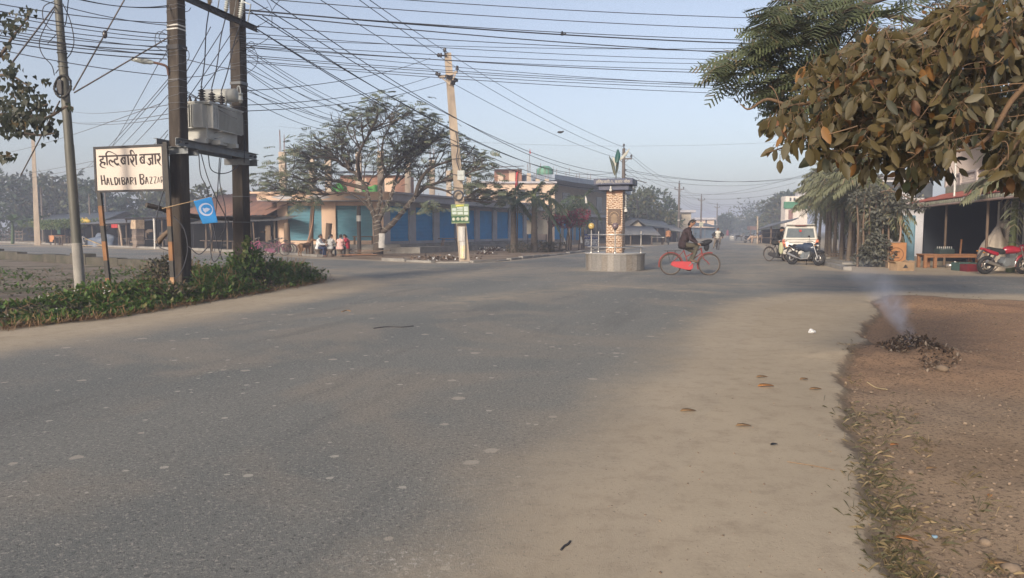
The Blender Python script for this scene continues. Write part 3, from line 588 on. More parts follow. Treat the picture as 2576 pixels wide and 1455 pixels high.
L(([(205, 920), (222, 1165)], (36, 40)), ([(280, 915), (312, 1160)], (34, 40)), ([(215, 1055), (300, 1045)], 26),                                    # H
 ([(375, 980), (350, 1170)], (34, 36)), ([(380, 985), (425, 1165)], (30, 14)), ([(360, 1110), (410, 1105)], 16),                                    # A
 ([(450, 985), (480, 1165)], (34, 38)), ([(475, 1160), (535, 1150)], 26),                                                                           # L
 ([(560, 970), (580, 1165)], (36, 36)), ([(560, 975), (625, 990), (645, 1070), (620, 1140), (575, 1165)], (24, 30, 34, 40, 36)),                     # D
 ([(680, 975), (695, 1160)], (36, 36)),                                                                                                              # I
 ([(745, 970), (765, 1150)], (36, 36)), ([(745, 970), (815, 980), (815, 1040), (760, 1060)], (20, 26, 26, 18)), ([(770, 1055), (825, 1090), (820, 1140), (765, 1155)], (18, 30, 36, 30)),   # B
 ([(895, 965), (865, 1155)], (34, 36)), ([(900, 970), (945, 1145)], (32, 14)), ([(880, 1095), (930, 1090)], 16),                                    # A
 ([(975, 965), (985, 1150)], (36, 36)), ([(975, 965), (1045, 985), (1040, 1040), (990, 1060)], (20, 28, 26, 16)), ([(1000, 1055), (1085, 1165)], (20, 6)),   # R
 ([(1100, 960), (1120, 1155)], (36, 36)),                                                                                                            # I
 ([(1230, 890), (1245, 1135)], (42, 42)), ([(1215, 890), (1310, 895), (1325, 960), (1250, 1010)], (20, 30, 34, 20)), ([(1260, 1000), (1325, 1040), (1310, 1120), (1255, 1145)], (24, 34, 40, 38)),   # B
 ([(1395, 950), (1370, 1130)], (34, 32)), ([(1400, 955), (1450, 1135)], (30, 12)), ([(1380, 1080), (1430, 1075)], 16),                               # A
 ([(1470, 955), (1545, 955)], 18), ([(1545, 955), (1490, 1115)], 22), ([(1485, 1120), (1550, 1115)], 16),                                            # Z
 ([(1580, 950), (1650, 948)], 16), ([(1650, 948), (1595, 1105)], 16), ([(1590, 1110), (1650, 1100)], 14),                                            # Z
 ([(1705, 950), (1680, 1100)], 18), ([(1705, 950), (1745, 1100)], 10), ([(1690, 1060), (1735, 1055)], 9),                                            # A
 ([(1765, 945), (1775, 1100)], 20), ([(1765, 945), (1820, 960), (1810, 1030), (1775, 1040)], (14, 20, 18, 10)), ([(1785, 1040), (1830, 1120)], (9, 4)))   # R
S.wbuild('english_lettering', M_ink, sb)
M_flag = pm('sky_blue_cloth', (.035, .26, .60), (.03, .22, .54), 4, .8); M_em = pm('printed_pale_emblem', (.50, .56, .70), (.42, .47, .62), 8, .8)
fl = thing('flag', 'small sky blue flag with a white bell in a ring, tied to the striped post', 'flag', at(437, 520, 16.85))
YF = 16.75; s0, s1 = at(408, 525, YF + .1), at(533, 495, YF)
mb = MB(); mb.cyl(s0, s1, .011, .009, 6); mb.wbuild('stick', pm('pale_bamboo', (.42, .30, .17), (.33, .23, .13), 6, .6), fl)
A_, B_, C_, D_ = at(487, 506.5, YF), at(532, 495, YF), at(549, 560, YF - .08), at(510, 564, YF - .02); fn = (B_ - A_).cross(D_ - A_).normalized()
def fp(a, b, off=0):                               # a across from the stick end, b down
 p = A_.lerp(B_, a).lerp(D_.lerp(C_, a), b); return p + Vector((0, -1, 0)) * (off + .018 * math.sin(a * 5 + b * 3) * b)
mb = MB(); n = 14; mb.add([fp(i / n, j / n) for j in range(n + 1) for i in range(n + 1)], [(j * (n + 1) + i, j * (n + 1) + i + 1, (j + 1) * (n + 1) + i + 1, (j + 1) * (n + 1) + i) for j in range(n) for i in range(n)], True)
fo = mb.wbuild('cloth', M_flag, fl); so_ = fo.modifiers.new('s', 'SOLIDIFY'); so_.thickness = .004
mb = MB(); k = 40; vs_ = []
for i in range(k):
 a = 2 * PI * i / k; vs_ += [(.5 + .40 * math.cos(a), .44 + .26 * math.sin(a)), (.54 + .31 * math.cos(a), .435 + .195 * math.sin(a))]
mb.add([fp(a, b, .006) for a, b in vs_], [(2 * i, 2 * i + 1, (2 * i + 3) % (2 * k), (2 * i + 2) % (2 * k)) for i in range(k)])
bell = [(.34, .36), (.38, .35), (.43, .39), (.55, .37), (.64, .40), (.70, .43), (.75, .44), (.75, .455), (.70, .465), (.64, .49), (.56, .52), (.47, .53), (.43, .57), (.39, .56), (.37, .50), (.33, .46), (.36, .43)]
mb.add([fp(.54, .45, .006)] + [fp(a, b, .006) for a, b in bell], [(0, i + 1, (i + 1) % len(bell) + 1) for i in range(len(bell))])
mb.wbuild('emblem', M_em, fl)
lg = MB().tube(catmull([at(368, 516, 17.0), at(400, 524, 17.25), at(440, 536, 17.75), at(520, 548, 19.0), at(584, 551, 20.0)], 5), [.055] * 21, 10).build('log', pm('dark_log', (.06, .048, .042), (.10, .085, .075), 4, .85, .4, 25))
tag(lg, 'dark round log lashed level between the two transformer poles', 'log')
br = MB().tube(catmull([at(396, 612, 17.6), at(410, 595, 17.6), at(440, 570, 17.7), at(470, 557, 17.75)], 5), [.07, .07, .07, .065, .065, .06, .06, .055, .05, .05, .045, .04, .035, .03, .02, .02], 8).build('branch', M_wood)
tag(br, 'short bare grey branch propped slanting against the dark pole below the name board', 'branch')
# cables hanging under the platform
HC = [[(500, 388, 17.4), (505, 440, 17.3), (522, 480, 17.2), (535, 560, 17.2), (548, 620, 17.2), (560, 655, 17.3)],
  [(506, 388, 17.5), (520, 440, 17.4), (540, 490, 17.4), (575, 560, 17.9)],
  [(552, 398, 18.4), (548, 470, 18.0), (540, 560, 17.6), (530, 620, 17.4), (535, 655, 17.2), (545, 655, 17.2), (556, 630, 17.2), (560, 600, 17.4)],
  [(556, 398, 18.5), (553, 460, 18.1), (566, 520, 17.8), (566, 570, 17.6), (553, 600, 17.6)],
  [(524, 390, 18), (530, 425, 18), (552, 437, 18.2), (580, 432, 18.8), (600, 415, 19.5)],
  [(437, 545, 16.9), (462, 575, 16.9), (472, 620, 16.9), (466, 660, 16.9), (452, 690, 16.9), (440, 700, 16.9)],
  [(412, 480, 17), (400, 520, 17), (392, 570, 17), (400, 620, 17), (436, 640, 17), (432, 700, 17)],
  [(600, 270, 19.8), (612, 300, 19.8), (616, 350, 19.8), (614, 410, 19.8)],
  [(474, 620, 17.1), (500, 640, 17.1), (522, 622, 17.2), (530, 600, 17.2), (525, 570, 17.3), (505, 540, 17.5)]]
for P in HC: tag(MB().tube(catmull([at(*p) for p in P], 6), .012, 6).build('hanging_cable', M_wire), 'black slack cable looping down below the transformer platform', 'cable', 'slack cables under the transformer')
for k, (px, py) in enumerate(((515, 33), (549, 47), (577, 69))):
 t = bt[k]; a = HQ((1.0, 1.75, 2.45)[k], .26, 6.78)
 tag(MB().tube(catmull([a, a.lerp(t, .3) + Vector((-.02, 0, 0)), a.lerp(t, .7) + Vector((.02, 0, 0)), t], 6), .014, 6).build('dropper_cable', M_wire), ('first', 'middle', 'last')[k] + ' of three upright cables dropping to the transformer insulators, counted from the left', 'cable', 'upright cables to the transformer')
def insul(mb, c, d=(0, 0, 1), s=1.0):
 B = basis(d); B = Matrix((B.col[1], B.col[2], B.col[0])).transposed()
 mb.lathe([(.015 * s, -.12 * s), (.02 * s, 0), (.06 * s, .01 * s), (.055 * s, .04 * s), (.035 * s, .05 * s), (.05 * s, .08 * s), (.05 * s, .10 * s), (.03 * s, .12 * s), (0, .13 * s)], 10, c, B)
p1b = gp(1169, 659); p1t = at(1126, 134, p1b.y - .1); P1X = (1, 0, 0)
SQ = [(-.19, -.19), (.15, -.19), (.19, -.15), (.19, .19), (-.19, .19)]
pp = thing('utility_pole', 'pale leaning concrete pole with a poster, between the shade tree and the blue shops', 'utility pole', p1b)
px1 = (math.cos(R(35)), math.sin(R(35)), 0)
pole_shaft(p1b - Vector((0, 0, .2)), p1t, [(-.235, -.16), (.235, -.16), (.235, .16), (-.235, .16)], 1.0, .62, (math.cos(R(14)), math.sin(R(14)), 0)).wbuild('shaft', M_pole_pale, pp)
d1 = p1t - p1b
q = p1b + d1 * .865
mb = MB(); mb.bar(at(1105, 196, p1b.y - .3), at(1150, 182, p1b.y - .3), .10, .10); mb.bar(at(1112, 197, p1b.y - .32), at(1132, 213, p1b.y - .3), .05, .05); mb.bar(at(1146, 186, p1b.y - .32), at(1134, 213, p1b.y - .3), .05, .05); mb.wbuild('cross_arm', M_pole_pale, pp)
mb = MB(); mb.bar(at(1122, 192, p1b.y - .45), at(1150, 203, p1b.y + .2), .12, .14); mb.bar(at(1141, 203, p1b.y - .4), at(1138, 213, p1b.y - .3), .2, .1); mb.wbuild('bracket', M_dark, pp)
for x, y, d in ((1107, 190, (-1, 0, .5)), (1150, 176, (0, 0, 1)), (1112, 140, (-1, 0, .1)), (1119, 131, (0, 0, 1))):
 mb = MB(); insul(mb, at(x, y, p1b.y - .3), d, 1.9 if d[0] else 1.5); mb.wbuild('insulator', M_ins, pp)
mb = MB(); c = at(1137, 455, p1b.y - .42) + Vector((0, 0, .0)); mb.box(at(1160, 442, p1b.y - .42), (.34, .2, .46)); mb.box(at(1160, 436, p1b.y - .53), (.26, .03, .2)); mb.wbuild('meter_box', M_insw, pp, .03)
mb = MB()
for k in range(5): mb.torus(at(1153, 492, p1b.y - .40), .20 + .012 * k, .02, (.1, 1, .1), 20, 5)
mb.wbuild('wire_coil', M_wire, pp)
mb = MB()
for t in (.30, .36, .42, .50, .56): 
 c = p1b + d1 * t; mb.torus(c, .30 - t * .12, .014, (rnd.uniform(-.2, .2), rnd.uniform(-.2, .2), 1), 14, 4)
mb.tube(catmull([at(1146, 330, p1b.y - .3), at(1152, 370, p1b.y - .32), at(1148, 400, p1b.y - .3), at(1156, 430, p1b.y - .4)], 4), .025, 5); mb.wbuild('bound_wires', M_wire, pp)
# poster tied to the pole: green, with white panels and round pictures
yp = p1b.y - .48; ps = thing('poster', 'green and white event poster tied round the leaning pale pole', 'poster', at(1157, 540, yp))
a, b_, c, d = at(1134, 515, yp), at(1179, 513, yp), at(1181, 562, yp), at(1136, 563, yp)
def pq(s, t, o=0): p = a.lerp(b_, s).lerp(d.lerp(c, s), t); return p + Vector((0, -o, 0))
def rectq(mb, s0, t0, s1, t1, o, th=.004): mb.add([pq(s, t, o + k) for k in (0, th) for s, t in ((s0, t0), (s1, t0), (s1, t1), (s0, t1))], [(0, 1, 2, 3), (7, 6, 5, 4), (0, 4, 5, 1), (1, 5, 6, 2), (2, 6, 7, 3), (3, 7, 4, 0)])
mb = MB(); rectq(mb, 0, 0, 1, 1, 0, .02); mb.wbuild('sheet', pm('poster_green', (.20, .25, .14), (.13, .19, .10), 6, .5), ps)
mb = MB(); rectq(mb, .28, .03, .72, .12, .022); mb.wbuild('title_strip', pm('poster_yellow', (.62, .58, .10), None, 6, .5), ps)
mb = MB()
for (s0, t0, s1, t1) in ((.06, .2, .30, .34), (.34, .16, .66, .24), (.34, .28, .66, .34), (.06, .38, .30, .52), (.36, .40, .66, .54), (.72, .14, .95, .38), (.72, .42, .95, .56)): rectq(mb, s0, t0, s1, t1, .022)
mb.wbuild('panel', pm('poster_white', (.60, .62, .58), (.35, .45, .40), 30, .5), ps)
mb = MB(); rectq(mb, 0, .62, 1, .92, .022); mb.wbuild('band', pm('poster_dark_green', (.03, .10, .045), None, 6, .5), ps)
mb = MB()
for s, r in ((.13, .09), (.37, .09), (.61, .09), (.83, .125)): mb.add([pq(s, .77, .028)] + [pq(s + r * math.cos(w), .77 + r * .95 * math.sin(w), .028) for w in [2 * PI * k / 16 for k in range(16)]], [(0, i + 1, (i + 1) % 16 + 1) for i in range(16)])
mb.wbuild('round_picture', pm('poster_portrait', (.62, .60, .52), (.28, .32, .20), 14, .5), ps)
for (x0, y0, x1, y1, nm, lab, m_) in ((1153, 570, 1169, 607, 'notice', 'large torn white notice pasted on the pale pole below the poster', M_white), (1156, 608, 1170, 619, 'notice', 'small white notice pasted below the large torn one on the pale pole', M_white), (1157, 618, 1170, 651, 'flyer', 'yellow and white flyer pasted lowest on the pale pole', pm('flyer_print', (.62, .52, .22), (.62, .58, .55), 5, .6))):
 y_ = p1b.y - .26; A1, B1 = at(x0, y1, y_), at(x1, y0, y_); mb = MB(); w = B1 - A1; lx = (at(x0, y0, y_) - A1).x
 mb.add([A1 + Vector((w.x * s + lx * t, -.01 + .02 * math.sin(7 * s), w.z * t)) for t in (0, .5, 1) for s in (0, .33, .66, 1)], [(r_ * 4 + i, r_ * 4 + i + 1, r_ * 4 + i + 5, r_ * 4 + i + 4) for r_ in range(2) for i in range(3)])
 o = mb.build(nm, m_); o.modifiers.new('s', 'SOLIDIFY').thickness = .006; tag(o, lab, nm)
# row of dark poles receding along the main road
M_far = pm('brown_concrete_pole', (.14, .115, .10), (.10, .085, .075), 2, .9)
def road_pole(px, ytop, Y, label, arms=True, h=8.0, w=.30, lamp=False, extra=None):
 b = gx(px, Y); t = at(px, ytop, Y); th = thing('utility_pole', label, 'utility pole', b, 0, 'concrete poles along the left side of the main road')
 L = t.z; mb = MB(); mb.tube([Vector((0, 0, -.1)), Vector((0, 0, L))], [w * .62, w * .38], 6, True, False); mb.build('shaft', M_far, th)
 mb = MB(); mb.bar((-.62, 0, L * .90), (.62, 0, L * .90), .10, .10); mb.bar((-.4, 0, L * .90), (0, 0, L * .85), .04, .04); mb.bar((.4, 0, L * .9), (0, 0, L * .85), .04, .04); mb.build('cross_arm', M_far, th)
 for x, z in ((-.58, L * .905), (.58, L * .905), (0, L + .08)): mb = MB(); insul(mb, Vector((x, 0, z + .08)), (0, 0, 1), 1.6); mb.build('insulator', M_ins, th)
 mb = MB()
 for k in range(4): mb.ball((w * .5, 0, L * (.79 - .045 * k)), .07, 6, 4)
 mb.build('spool_rack', M_dark, th)
 if lamp: mb = MB(); mb.bar((0, 0, L * .72), (1.7, -.5, L * .66), .10, .06); mb.build('lamp_arm', M_dark, th)
 if extra: extra(th, L)
 return th
def sgn(th, L): mb = MB(); mb.box((0, -.22, 2.62), (.75, .04, .80)); o = mb.build('board', pm('pale_notice', (.52, .50, .36), (.40, .38, .28), 4, .6), th); mb = MB(); mb.box((0, -.245, 2.75), (.5, .01, .22)); mb.box((0, -.245, 2.42), (.55, .01, .16)); mb.build('print', pm('notice_print', (.22, .22, .18), (.4, .38, .3), 12, .6), o)
def bands(th, L): mb = MB(); mb.cyl((0, 0, L * .36), (0, 0, L * .375), .17, n=8); mb.build('band', M_white, th); mb = MB(); mb.box((.26, 0, L * .42), (.10, .14, .8)); mb.build('cable_bundle', M_dark, th)
RP = [road_pole(1567, 374, 58.6, 'concrete pole rising right behind the monument and its metal leaves', lamp=True),
  road_pole(1707, 462, 103, 'concrete pole behind the head of the cyclist on the red bicycle', extra=bands),
  road_pole(1763, 493, 141, 'concrete pole with a pale square notice, first beyond the cyclist on the red bicycle', extra=sgn),
  road_pole(1803, 514, 186, 'concrete pole right above the cyclist in the open black jacket', extra=bands),
  road_pole(1832, 529, 236, 'thin far pole beside the walker in the red shawl'),
  road_pole(1855, 541, 300, 'small hazy pole, third from the far end of the row'),
  road_pole(1869, 549, 370, 'tiny hazy pole, second from the far end of the row'),
  road_pole(1879, 554, 440, 'tiniest pole at the hazy far end of the row')]
b = gx(93, 76); t = ext(b, at(82, 330, 76), 11.2); th = thing('utility_pole', 'pale concrete pole far back at the left, beside the vine covered stall', 'utility pole', b)
pole_shaft(b, t, [(-.26, -.2), (.26, -.2), (.26, .2), (-.26, .2)], 1, .5, (math.cos(R(25)), math.sin(R(25)), 0)).wbuild('shaft', M_pole_pale, th)
mb = MB(); mb.bar(t + Vector((-1.0, 0, -.3)), t + Vector((.9, 0, -.3)), .1, .12); mb.wbuild('cross_arm', M_steel, th)
def wire(a, b, sag=.25, r=.009, label='', group='', m=None, n=14, cat='overhead wire'):
 a, b = Vector(a), Vector(b); P = []
 for i in range(n + 1):
  t = i / n; p = a.lerp(b, t); p.z -= sag * 4 * t * (1 - t); P.append(p)
 return tag(MB().tube(P, r, 5, False).build('overhead_wire', m or M_wire), label, cat, group)
def through(p, q, t): return p + (q - p) * t
G1, L1 = 'overhead wires crossing the main road', 'dark overhead wire running level across the sky from the transformer poles to the tree'
for (x0, y0, x1, y1, r) in ((600, -8, 1873, 69, .012), (560, -36, 1868, 41, .012), (606, 24, 1825, 104, .02), (606, 26, 1871, 97, .012), (606, 32, 1801, 127, .016), (640, 66, 1793, 125, .011), (606, 96, 1793, 119, .008),
       (606, 83, 1780, 146, .009), (606, 108, 1793, 157, .009), (606, 118, 1793, 172, .009), (606, 113, 1793, 180, .012), (606, 138, 1847, 209, .009), (606, 143, 1847, 214, .009), (606, 152, 1847, 220, .009), (606, 156, 1888, 234, .009), (606, 118, 1847, 213, .008)):
 a = at(x0, y0, 20.0); b = at(x1, y1, 25.0); wire(a, through(a, b, 1.35) + Vector((0, 0, .12)), .18, r, L1, G1)
wire(at(700, 318, 60), at(2100, 350, 62), 1.0, .008, 'very thin pale wire strung low across the sky in front of the concrete poles', None, M_wire_pale)
G2, L2 = 'main line overhead wires', 'dark wire of the main line coming from overhead to the leaning pale pole'
p1y = p1b.y - .3
for (x0, y0, x1, y1) in ((820, 0, 1100, 184), (916, 0, 1150, 172), (942, 0, 1119, 128)):
 a, b = at(x0, y0, 22), at(x1, y1, p1y); wire(through(b, a, 1.9), b, .1, .012, L2, G2)
L3 = 'dark wire running from the leaning pale pole to the pole behind the monument'
p2 = RP[0].location; H2 = at(1567, 374, 58.6).z
for (x0, y0, dx, z) in ((1119, 128, 0, H2 + .1), (1150, 174, .58, H2 * .91), (1107, 192, -.58, H2 * .91)): wire(at(x0, y0, p1y), (p2.x + dx, p2.y, z), .35, .012, L3, 'main line overhead wires beyond the pale pole')
L4 = 'dark wire sagging long from the transformer poles past the shade tree to the monument pole'
for k, (x0, y0, y1) in enumerate(((632, 0, 436), (681, 0, 447), (629, 29, 452), (637, 68, 462), (640, 70, 470), (660, 40, 432))):
 a = at(x0, y0, 20.5); b = at(1560, y1, 58.4); wire(a, b, 1.1 + .1 * k, .014, L4, 'long sagging wires from the transformer poles', n=24)
L5 = 'thin service wire dropping from the right transformer pole towards the blue shuttered shops'
for k, (x0, y0, x1, y1) in enumerate(((617, 135, 960, 280), (617, 150, 940, 290), (617, 175, 930, 300), (617, 178, 900, 305), (617, 215, 960, 300), (617, 222, 920, 312), (617, 245, 900, 318), (617, 118, 990, 285), (617, 122, 985, 300), (617, 228, 1080, 330), (617, 170, 1190, 370))):
 a = at(x0, y0, 20); b = at(x1, y1, 44 + k % 3); wire(a, through(a, b, 1.0), .5, .009, L5, 'service wires to the blue shops')
L6 = 'thin wire strung from the right transformer pole up to the leaning pale pole'
for (x0, y0, x1, y1) in ((615, 229, 1082, 147), (615, 265, 1083, 194), (615, 280, 1121, 207)): wire(at(x0, y0, 20.1), at(x1, y1, p1y), .25, .011, L6, 'wires between the transformer poles and the pale pole')
L7 = 'dark overhead wire running left from the transformer poles past the steel pole'
for (x0, y0, x1, y1, r) in ((0, 15, 420, 87, .012), (0, 43, 420, 105, .009), (0, 49, 420, 121, .009), (0, 76, 420, 128, .012), (0, 82, 420, 137, .012), (0, 91, 420, 149, .012), (0, 112, 420, 191, .009), (18, 0, 420, 58, .010), (150, 0, 420, 64, .009), (0, 24, 420, 98, .009), (0, 66, 420, 140, .009), (260, -3, 424, 14, .01), (230, -8, 424, 18, .01), (0, 62, 420, 118, .009)):
 a, b = at(x1, y1, 17.3), at(x0, y0, 15.2); wire(a, through(a, b, 1.5), .12, r, L7, 'overhead wires leading left from the transformer poles')
L8 = 'slender wire slanting down left behind the name board'
for (x0, y0, x1, y1) in ((422, 200, 267, 369), (422, 210, 276, 369), (422, 240, 298, 369), (422, 272, 325, 369), (422, 328, 374, 368), (422, 338, 394, 366), (404, 150, 278, 369)):
 a, b = at(x0, y0, 17.6), at(x1, y1, 30); wire(a, through(a, b, 1.7), .1, .009, L8, 'slanting wires behind the name board', M_wire_pale)
L9 = 'pale thin wire running from between the transformer poles to the far left'
for (x0, y0, x1, y1) in ((404, 261, 0, 383), (424, 264, 188, 277), (424, 287, 170, 302), (424, 298, 182, 304), (560, 330, 0, 440), (560, 345, 0, 452)):
 a, b = at(x0, y0, 18), at(x1, y1, 45); wire(a, through(a, b, 1.2), .2, .009, L9, 'thin wires to the far left', M_wire_pale)
L10 = 'slanting wire crossing the sky between the two transformer poles'
for (x0, y0, x1, y1) in ((530, 68, 460, 196), (560, 75, 462, 224), (585, 80, 462, 262), (600, 100, 462, 290), (462, 225, 596, 300), (470, 150, 590, 175), (470, 240, 590, 270), (464, 232, 590, 282)):
 wire(at(x0, y0, 19.2), at(x1, y1, 18), .02, .010, L10, 'slanting wires between the transformer poles')
# stay wires with their strain insulators
for (x0, y0, x1, y1, Y0, Y1, lab) in ((330, -30, 184, 228, 17.4, 16.1, 'taut stay wire with a small strain insulator running up right from the steel pole'), (420, 97, 186, 234, 17.3, 16.1, 'taut stay wire without insulator from the steel pole to the dark pole'), (140, 14, 20, 172, 16.1, 13.5, 'taut stay wire slanting down left from the top of the steel pole'), (150, 255, 52, 442, 16.1, 21, 'stay wire slanting down left from the coil on the steel pole')):
 o = wire(at(x0, y0, Y0), at(x1, y1, Y1), .0, .016, lab, None, pm('braided_stay_wire', (.13, .11, .10), None, 30, .7))
 if x0 == 330: mb = MB(); c = at(x0, y0, Y0).lerp(at(x1, y1, Y1), .47); mb.ball(c, (.05, .05, .09)); mb.build('strain_insulator', M_ins, o)
# loose loops on the poles
for P, lab in (([(150, 0, 16.3), (112, 15, 16.2), (108, 45, 16.2), (120, 68, 16.2), (140, 80, 16.2), (150, 82, 16.3)], 'left pole'), ([(158, 10, 16.3), (176, 50, 16.2), (186, 100, 16.2), (180, 130, 16.2), (168, 148, 16.2), (140, 185, 16.2)], 'left pole'), ([(140, 20, 16.2), (110, 75, 16.2), (99, 110, 16.2), (108, 140, 16.2), (130, 165, 16.2), (137, 190, 16.2)], 'left pole'), ([(172, 0, 16.3), (165, 60, 16.3), (150, 78, 16.2), (120, 110, 16.2)], 'left pole')):
 tag(MB().tube(catmull([at(*p) for p in P], 6), .010, 5).build('cable_loop', M_wire), 'loose black cable looping off the upper part of the steel pole', 'cable', 'loose cable loops on the steel pole')
for P in ([(424, 90, 17), (400, 80, 17), (390, 95, 17), (396, 120, 17), (424, 132, 17)], [(424, 80, 17), (412, 76, 17), (400, 92, 17), (408, 110, 17)], [(424, 120, 17.2), (414, 140, 17.2), (404, 155, 17.2)], [(460, 120, 17.2), (474, 130, 17.2), (474, 150, 17.2), (460, 160, 17.2)], [(618, 112, 20), (640, 115, 19.9), (668, 102, 19.8), (680, 88, 19.8)], [(618, 114, 20), (632, 105, 19.9), (640, 112, 19.9), (626, 120, 19.9)], [(618, 120, 20), (640, 125, 19.9), (648, 150, 19.9), (640, 170, 19.9), (618, 188, 20)], [(618, 122, 20), (636, 118, 19.8), (640, 124, 19.8), (622, 132, 19.9)], [(668, -5, 20), (682, 20, 20), (684, 40, 20), (684, 70, 20)], [(708, -5, 20), (690, 18, 20), (676, 42, 20)], [(620, 28, 20), (650, 26, 20), (675, 18, 20)], [(640, 70, 20), (660, 60, 20), (676, 50, 20)], [(470, 195, 18.2), (520, 190, 18.6), (560, 175, 19), (592, 175, 19.5)], [(462, 30, 17.6), (474, 28, 17.8), (480, 20, 18)]):
 tag(MB().tube(catmull([at(*p) for p in P], 6), .008, 5).build('cable_loop', M_wire), 'curled loose end of cable at the upper transformer poles', 'cable', 'curled cables on the transformer poles')
# wires along the receding row of poles
for k in range(len(RP) - 1):
 a, b = RP[k].location, RP[k + 1].location; ha, hb = (8.0 if k else H2), 8.0
 for dx, f in ((-.58, .915), (.58, .915), (0, 1.01), (.17, .79), (.17, .74), (.17, .70)):
  wire((a.x + dx, a.y, (at(CX, (374, 462, 493, 514, 529, 541, 549, 554)[k], a.y).z) * f), (b.x + dx, b.y, at(CX, (374, 462, 493, 514, 529, 541, 549, 554)[k + 1], b.y).z * f), .55, .013, 'wire strung along the receding row of poles by the main road', 'wires along the row of road poles', n=8)
for (k, f, x1, y1, Y1) in ((0, .80, 2060, 441, 72), (0, .78, 2060, 437, 72), (1, .80, 2050, 430, 80), (1, .86, 2000, 460, 90), (1, .78, 2040, 470, 80), (2, .84, 2000, 492, 120), (2, .88, 2010, 520, 110), (0, .74, 1990, 452, 90)):
 p = RP[k].location; h = at(CX, (374, 462, 493)[k], p.y).z; wire((p.x, p.y, h * f), at(x1, y1, Y1), .8, .014, 'wire sagging across the main road from a road pole to the palms', 'wires from the road poles across the main road')
def corr(mb, p00, p10, p11, p01, waves=20, amp=.02, rows=2, sag=0.0):      # corrugated sheet, ripples run from edge 00-10 to edge 01-11
 p00, p10, p11, p01 = map(Vector, (p00, p10, p11, p01)); n = waves * 4; nrm = (p10 - p00).cross(p01 - p00).normalized(); vs = []
 for j in range(rows + 1):
  for i in range(n + 1):
   s, t = i / n, j / rows; p = p00.lerp(p10, s).lerp(p01.lerp(p11, s), t)
   vs.append(p + nrm * (amp * math.sin(s * waves * 2 * PI)) - Vector((0, 0, sag * 4 * t * (1 - t))))
 mb.add(vs, [(j * (n + 1) + i, j * (n + 1) + i + 1, (j + 1) * (n + 1) + i + 1, (j + 1) * (n + 1) + i) for j in range(rows) for i in range(n)], True)
def shutter(p, u, w, z0, z1, name, mat, parent, out, pitch=.095):
 p, u, out = Vector(p), Vector(u), Vector(out); k = int((z1 - z0) / pitch); prof = []
 for i in range(k):
  z = z0 + (z1 - z0) * i / k; h = (z1 - z0) / k; prof += [(0, z), (.030, z + h * .25), (.030, z + h * .7), (0, z + h * .95)]
 prof.append((0, z1)); vs = [p + u * s + out * d + Vector((0, 0, z)) for d, z in prof for s in (0, w)]
 mb = MB(); mb.add(vs, [(2 * i, 2 * i + 1, 2 * i + 3, 2 * i + 2) for i in range(len(prof) - 1)], False); o = mb.wbuild(name, mat, parent)
 mb = MB(); mb.bar(p + out * .03 + Vector((0, 0, z0 + .05)), p + u * w + out * .03 + Vector((0, 0, z0 + .05)), .06, .09)
 for s in (w * .3, w * .7): mb.bar(p + u * (s - .07) + out * .05 + Vector((0, 0, z0 + .22)), p + u * (s + .07) + out * .05 + Vector((0, 0, z0 + .22)), .04, .04)
 mb.wbuild('bottom_rail', mat, o); return o
def rebars(mb, c, w, z, h, n=4):
 for k in range(n):
  x, y = ((-1, -1), (1, -1), (1, 1), (-1, 1), (0, -1), (0, 1))[k]; q = Vector(c) + Vector((x * w, y * w, 0)); hh = h * rnd.uniform(.75, 1.05)
  mb.cyl(q + Vector((0, 0, z)), q + Vector((x * rnd.uniform(-.03, .06), rnd.uniform(-.05, .05), z + hh)), .018, n=4)
M_peach = pm('peach_plaster', (.62, .44, .32), (.54, .38, .28), 1.0, .85, .1, 20, dirt=(.36, .29, .24), dscale=.7, damt=.35)
M_greyplaster = pm('lavender_grey_plaster', (.44, .43, .45), (.36, .35, .37), 1.0, .85, .1, 20, dirt=(.25, .23, .22), dscale=.6, damt=.4)
M_sh_teal = pm('teal_shutter_paint', (.10, .25, .32), (.088, .22, .285), 1.2, .5, dirt=(.12, .17, .19), dscale=.9, damt=.5)
M_sh_blue = pm('blue_shutter_paint', (.028, .29, .58), (.024, .25, .52), 1.2, .45, dirt=(.05, .20, .36), dscale=.9, damt=.4)
M_rawcol = pm('raw_column_concrete', (.46, .37, .29), (.36, .295, .24), 2, .9, .2, 20)
M_brick = brickm('red_brickwork', (.34, .155, .095), (.26, .115, .075), (.30, .26, .22), .25, .08, rot=(R(90), 0, 0))
M_interior = pm('dim_shop_interior', (.014, .013, .014), (.022, .019, .018), 1.5, .9)  # near-black walls: the dimness inside is put into the colour
BD = Vector((math.sin(R(24)), math.cos(R(24)), 0)); BO = Vector((BD.y, -BD.x, 0)); UX = Vector((1, 0, 0)); FO = Vector((0, -1, 0))
YW = 49.7; CW = Vector(((966 - 1288) / 1894 * YW, YW, 0)); XL = (700 - 1288) / 1894 * YW; LS = 31.0; ZS0, ZS1 = 3.43, 3.96
bs = thing('shop_building', 'low corner shop block with blue and teal roller shutters and raw columns on its roof', 'shop building', CW)
def BX(px): return (px - 1288) / 1894 * YW
def V3(x, y, z): return Vector((x, y, z))
mb = MB()
for a, b_ in ((700, 725), (811, 846), (938, 966)): mb.bb(BX(a), BX(b_), YW, YW + .5, .55, 3.44)
mb.bb(XL, CW.x, YW + .12, YW + .40, .55, .82); mb.bb(XL, CW.x, YW + .14, YW + .5, 3.12, 3.44)
mb.wbuild('front_wall', M_peach, bs)
mb = MB(); W2 = 3.38
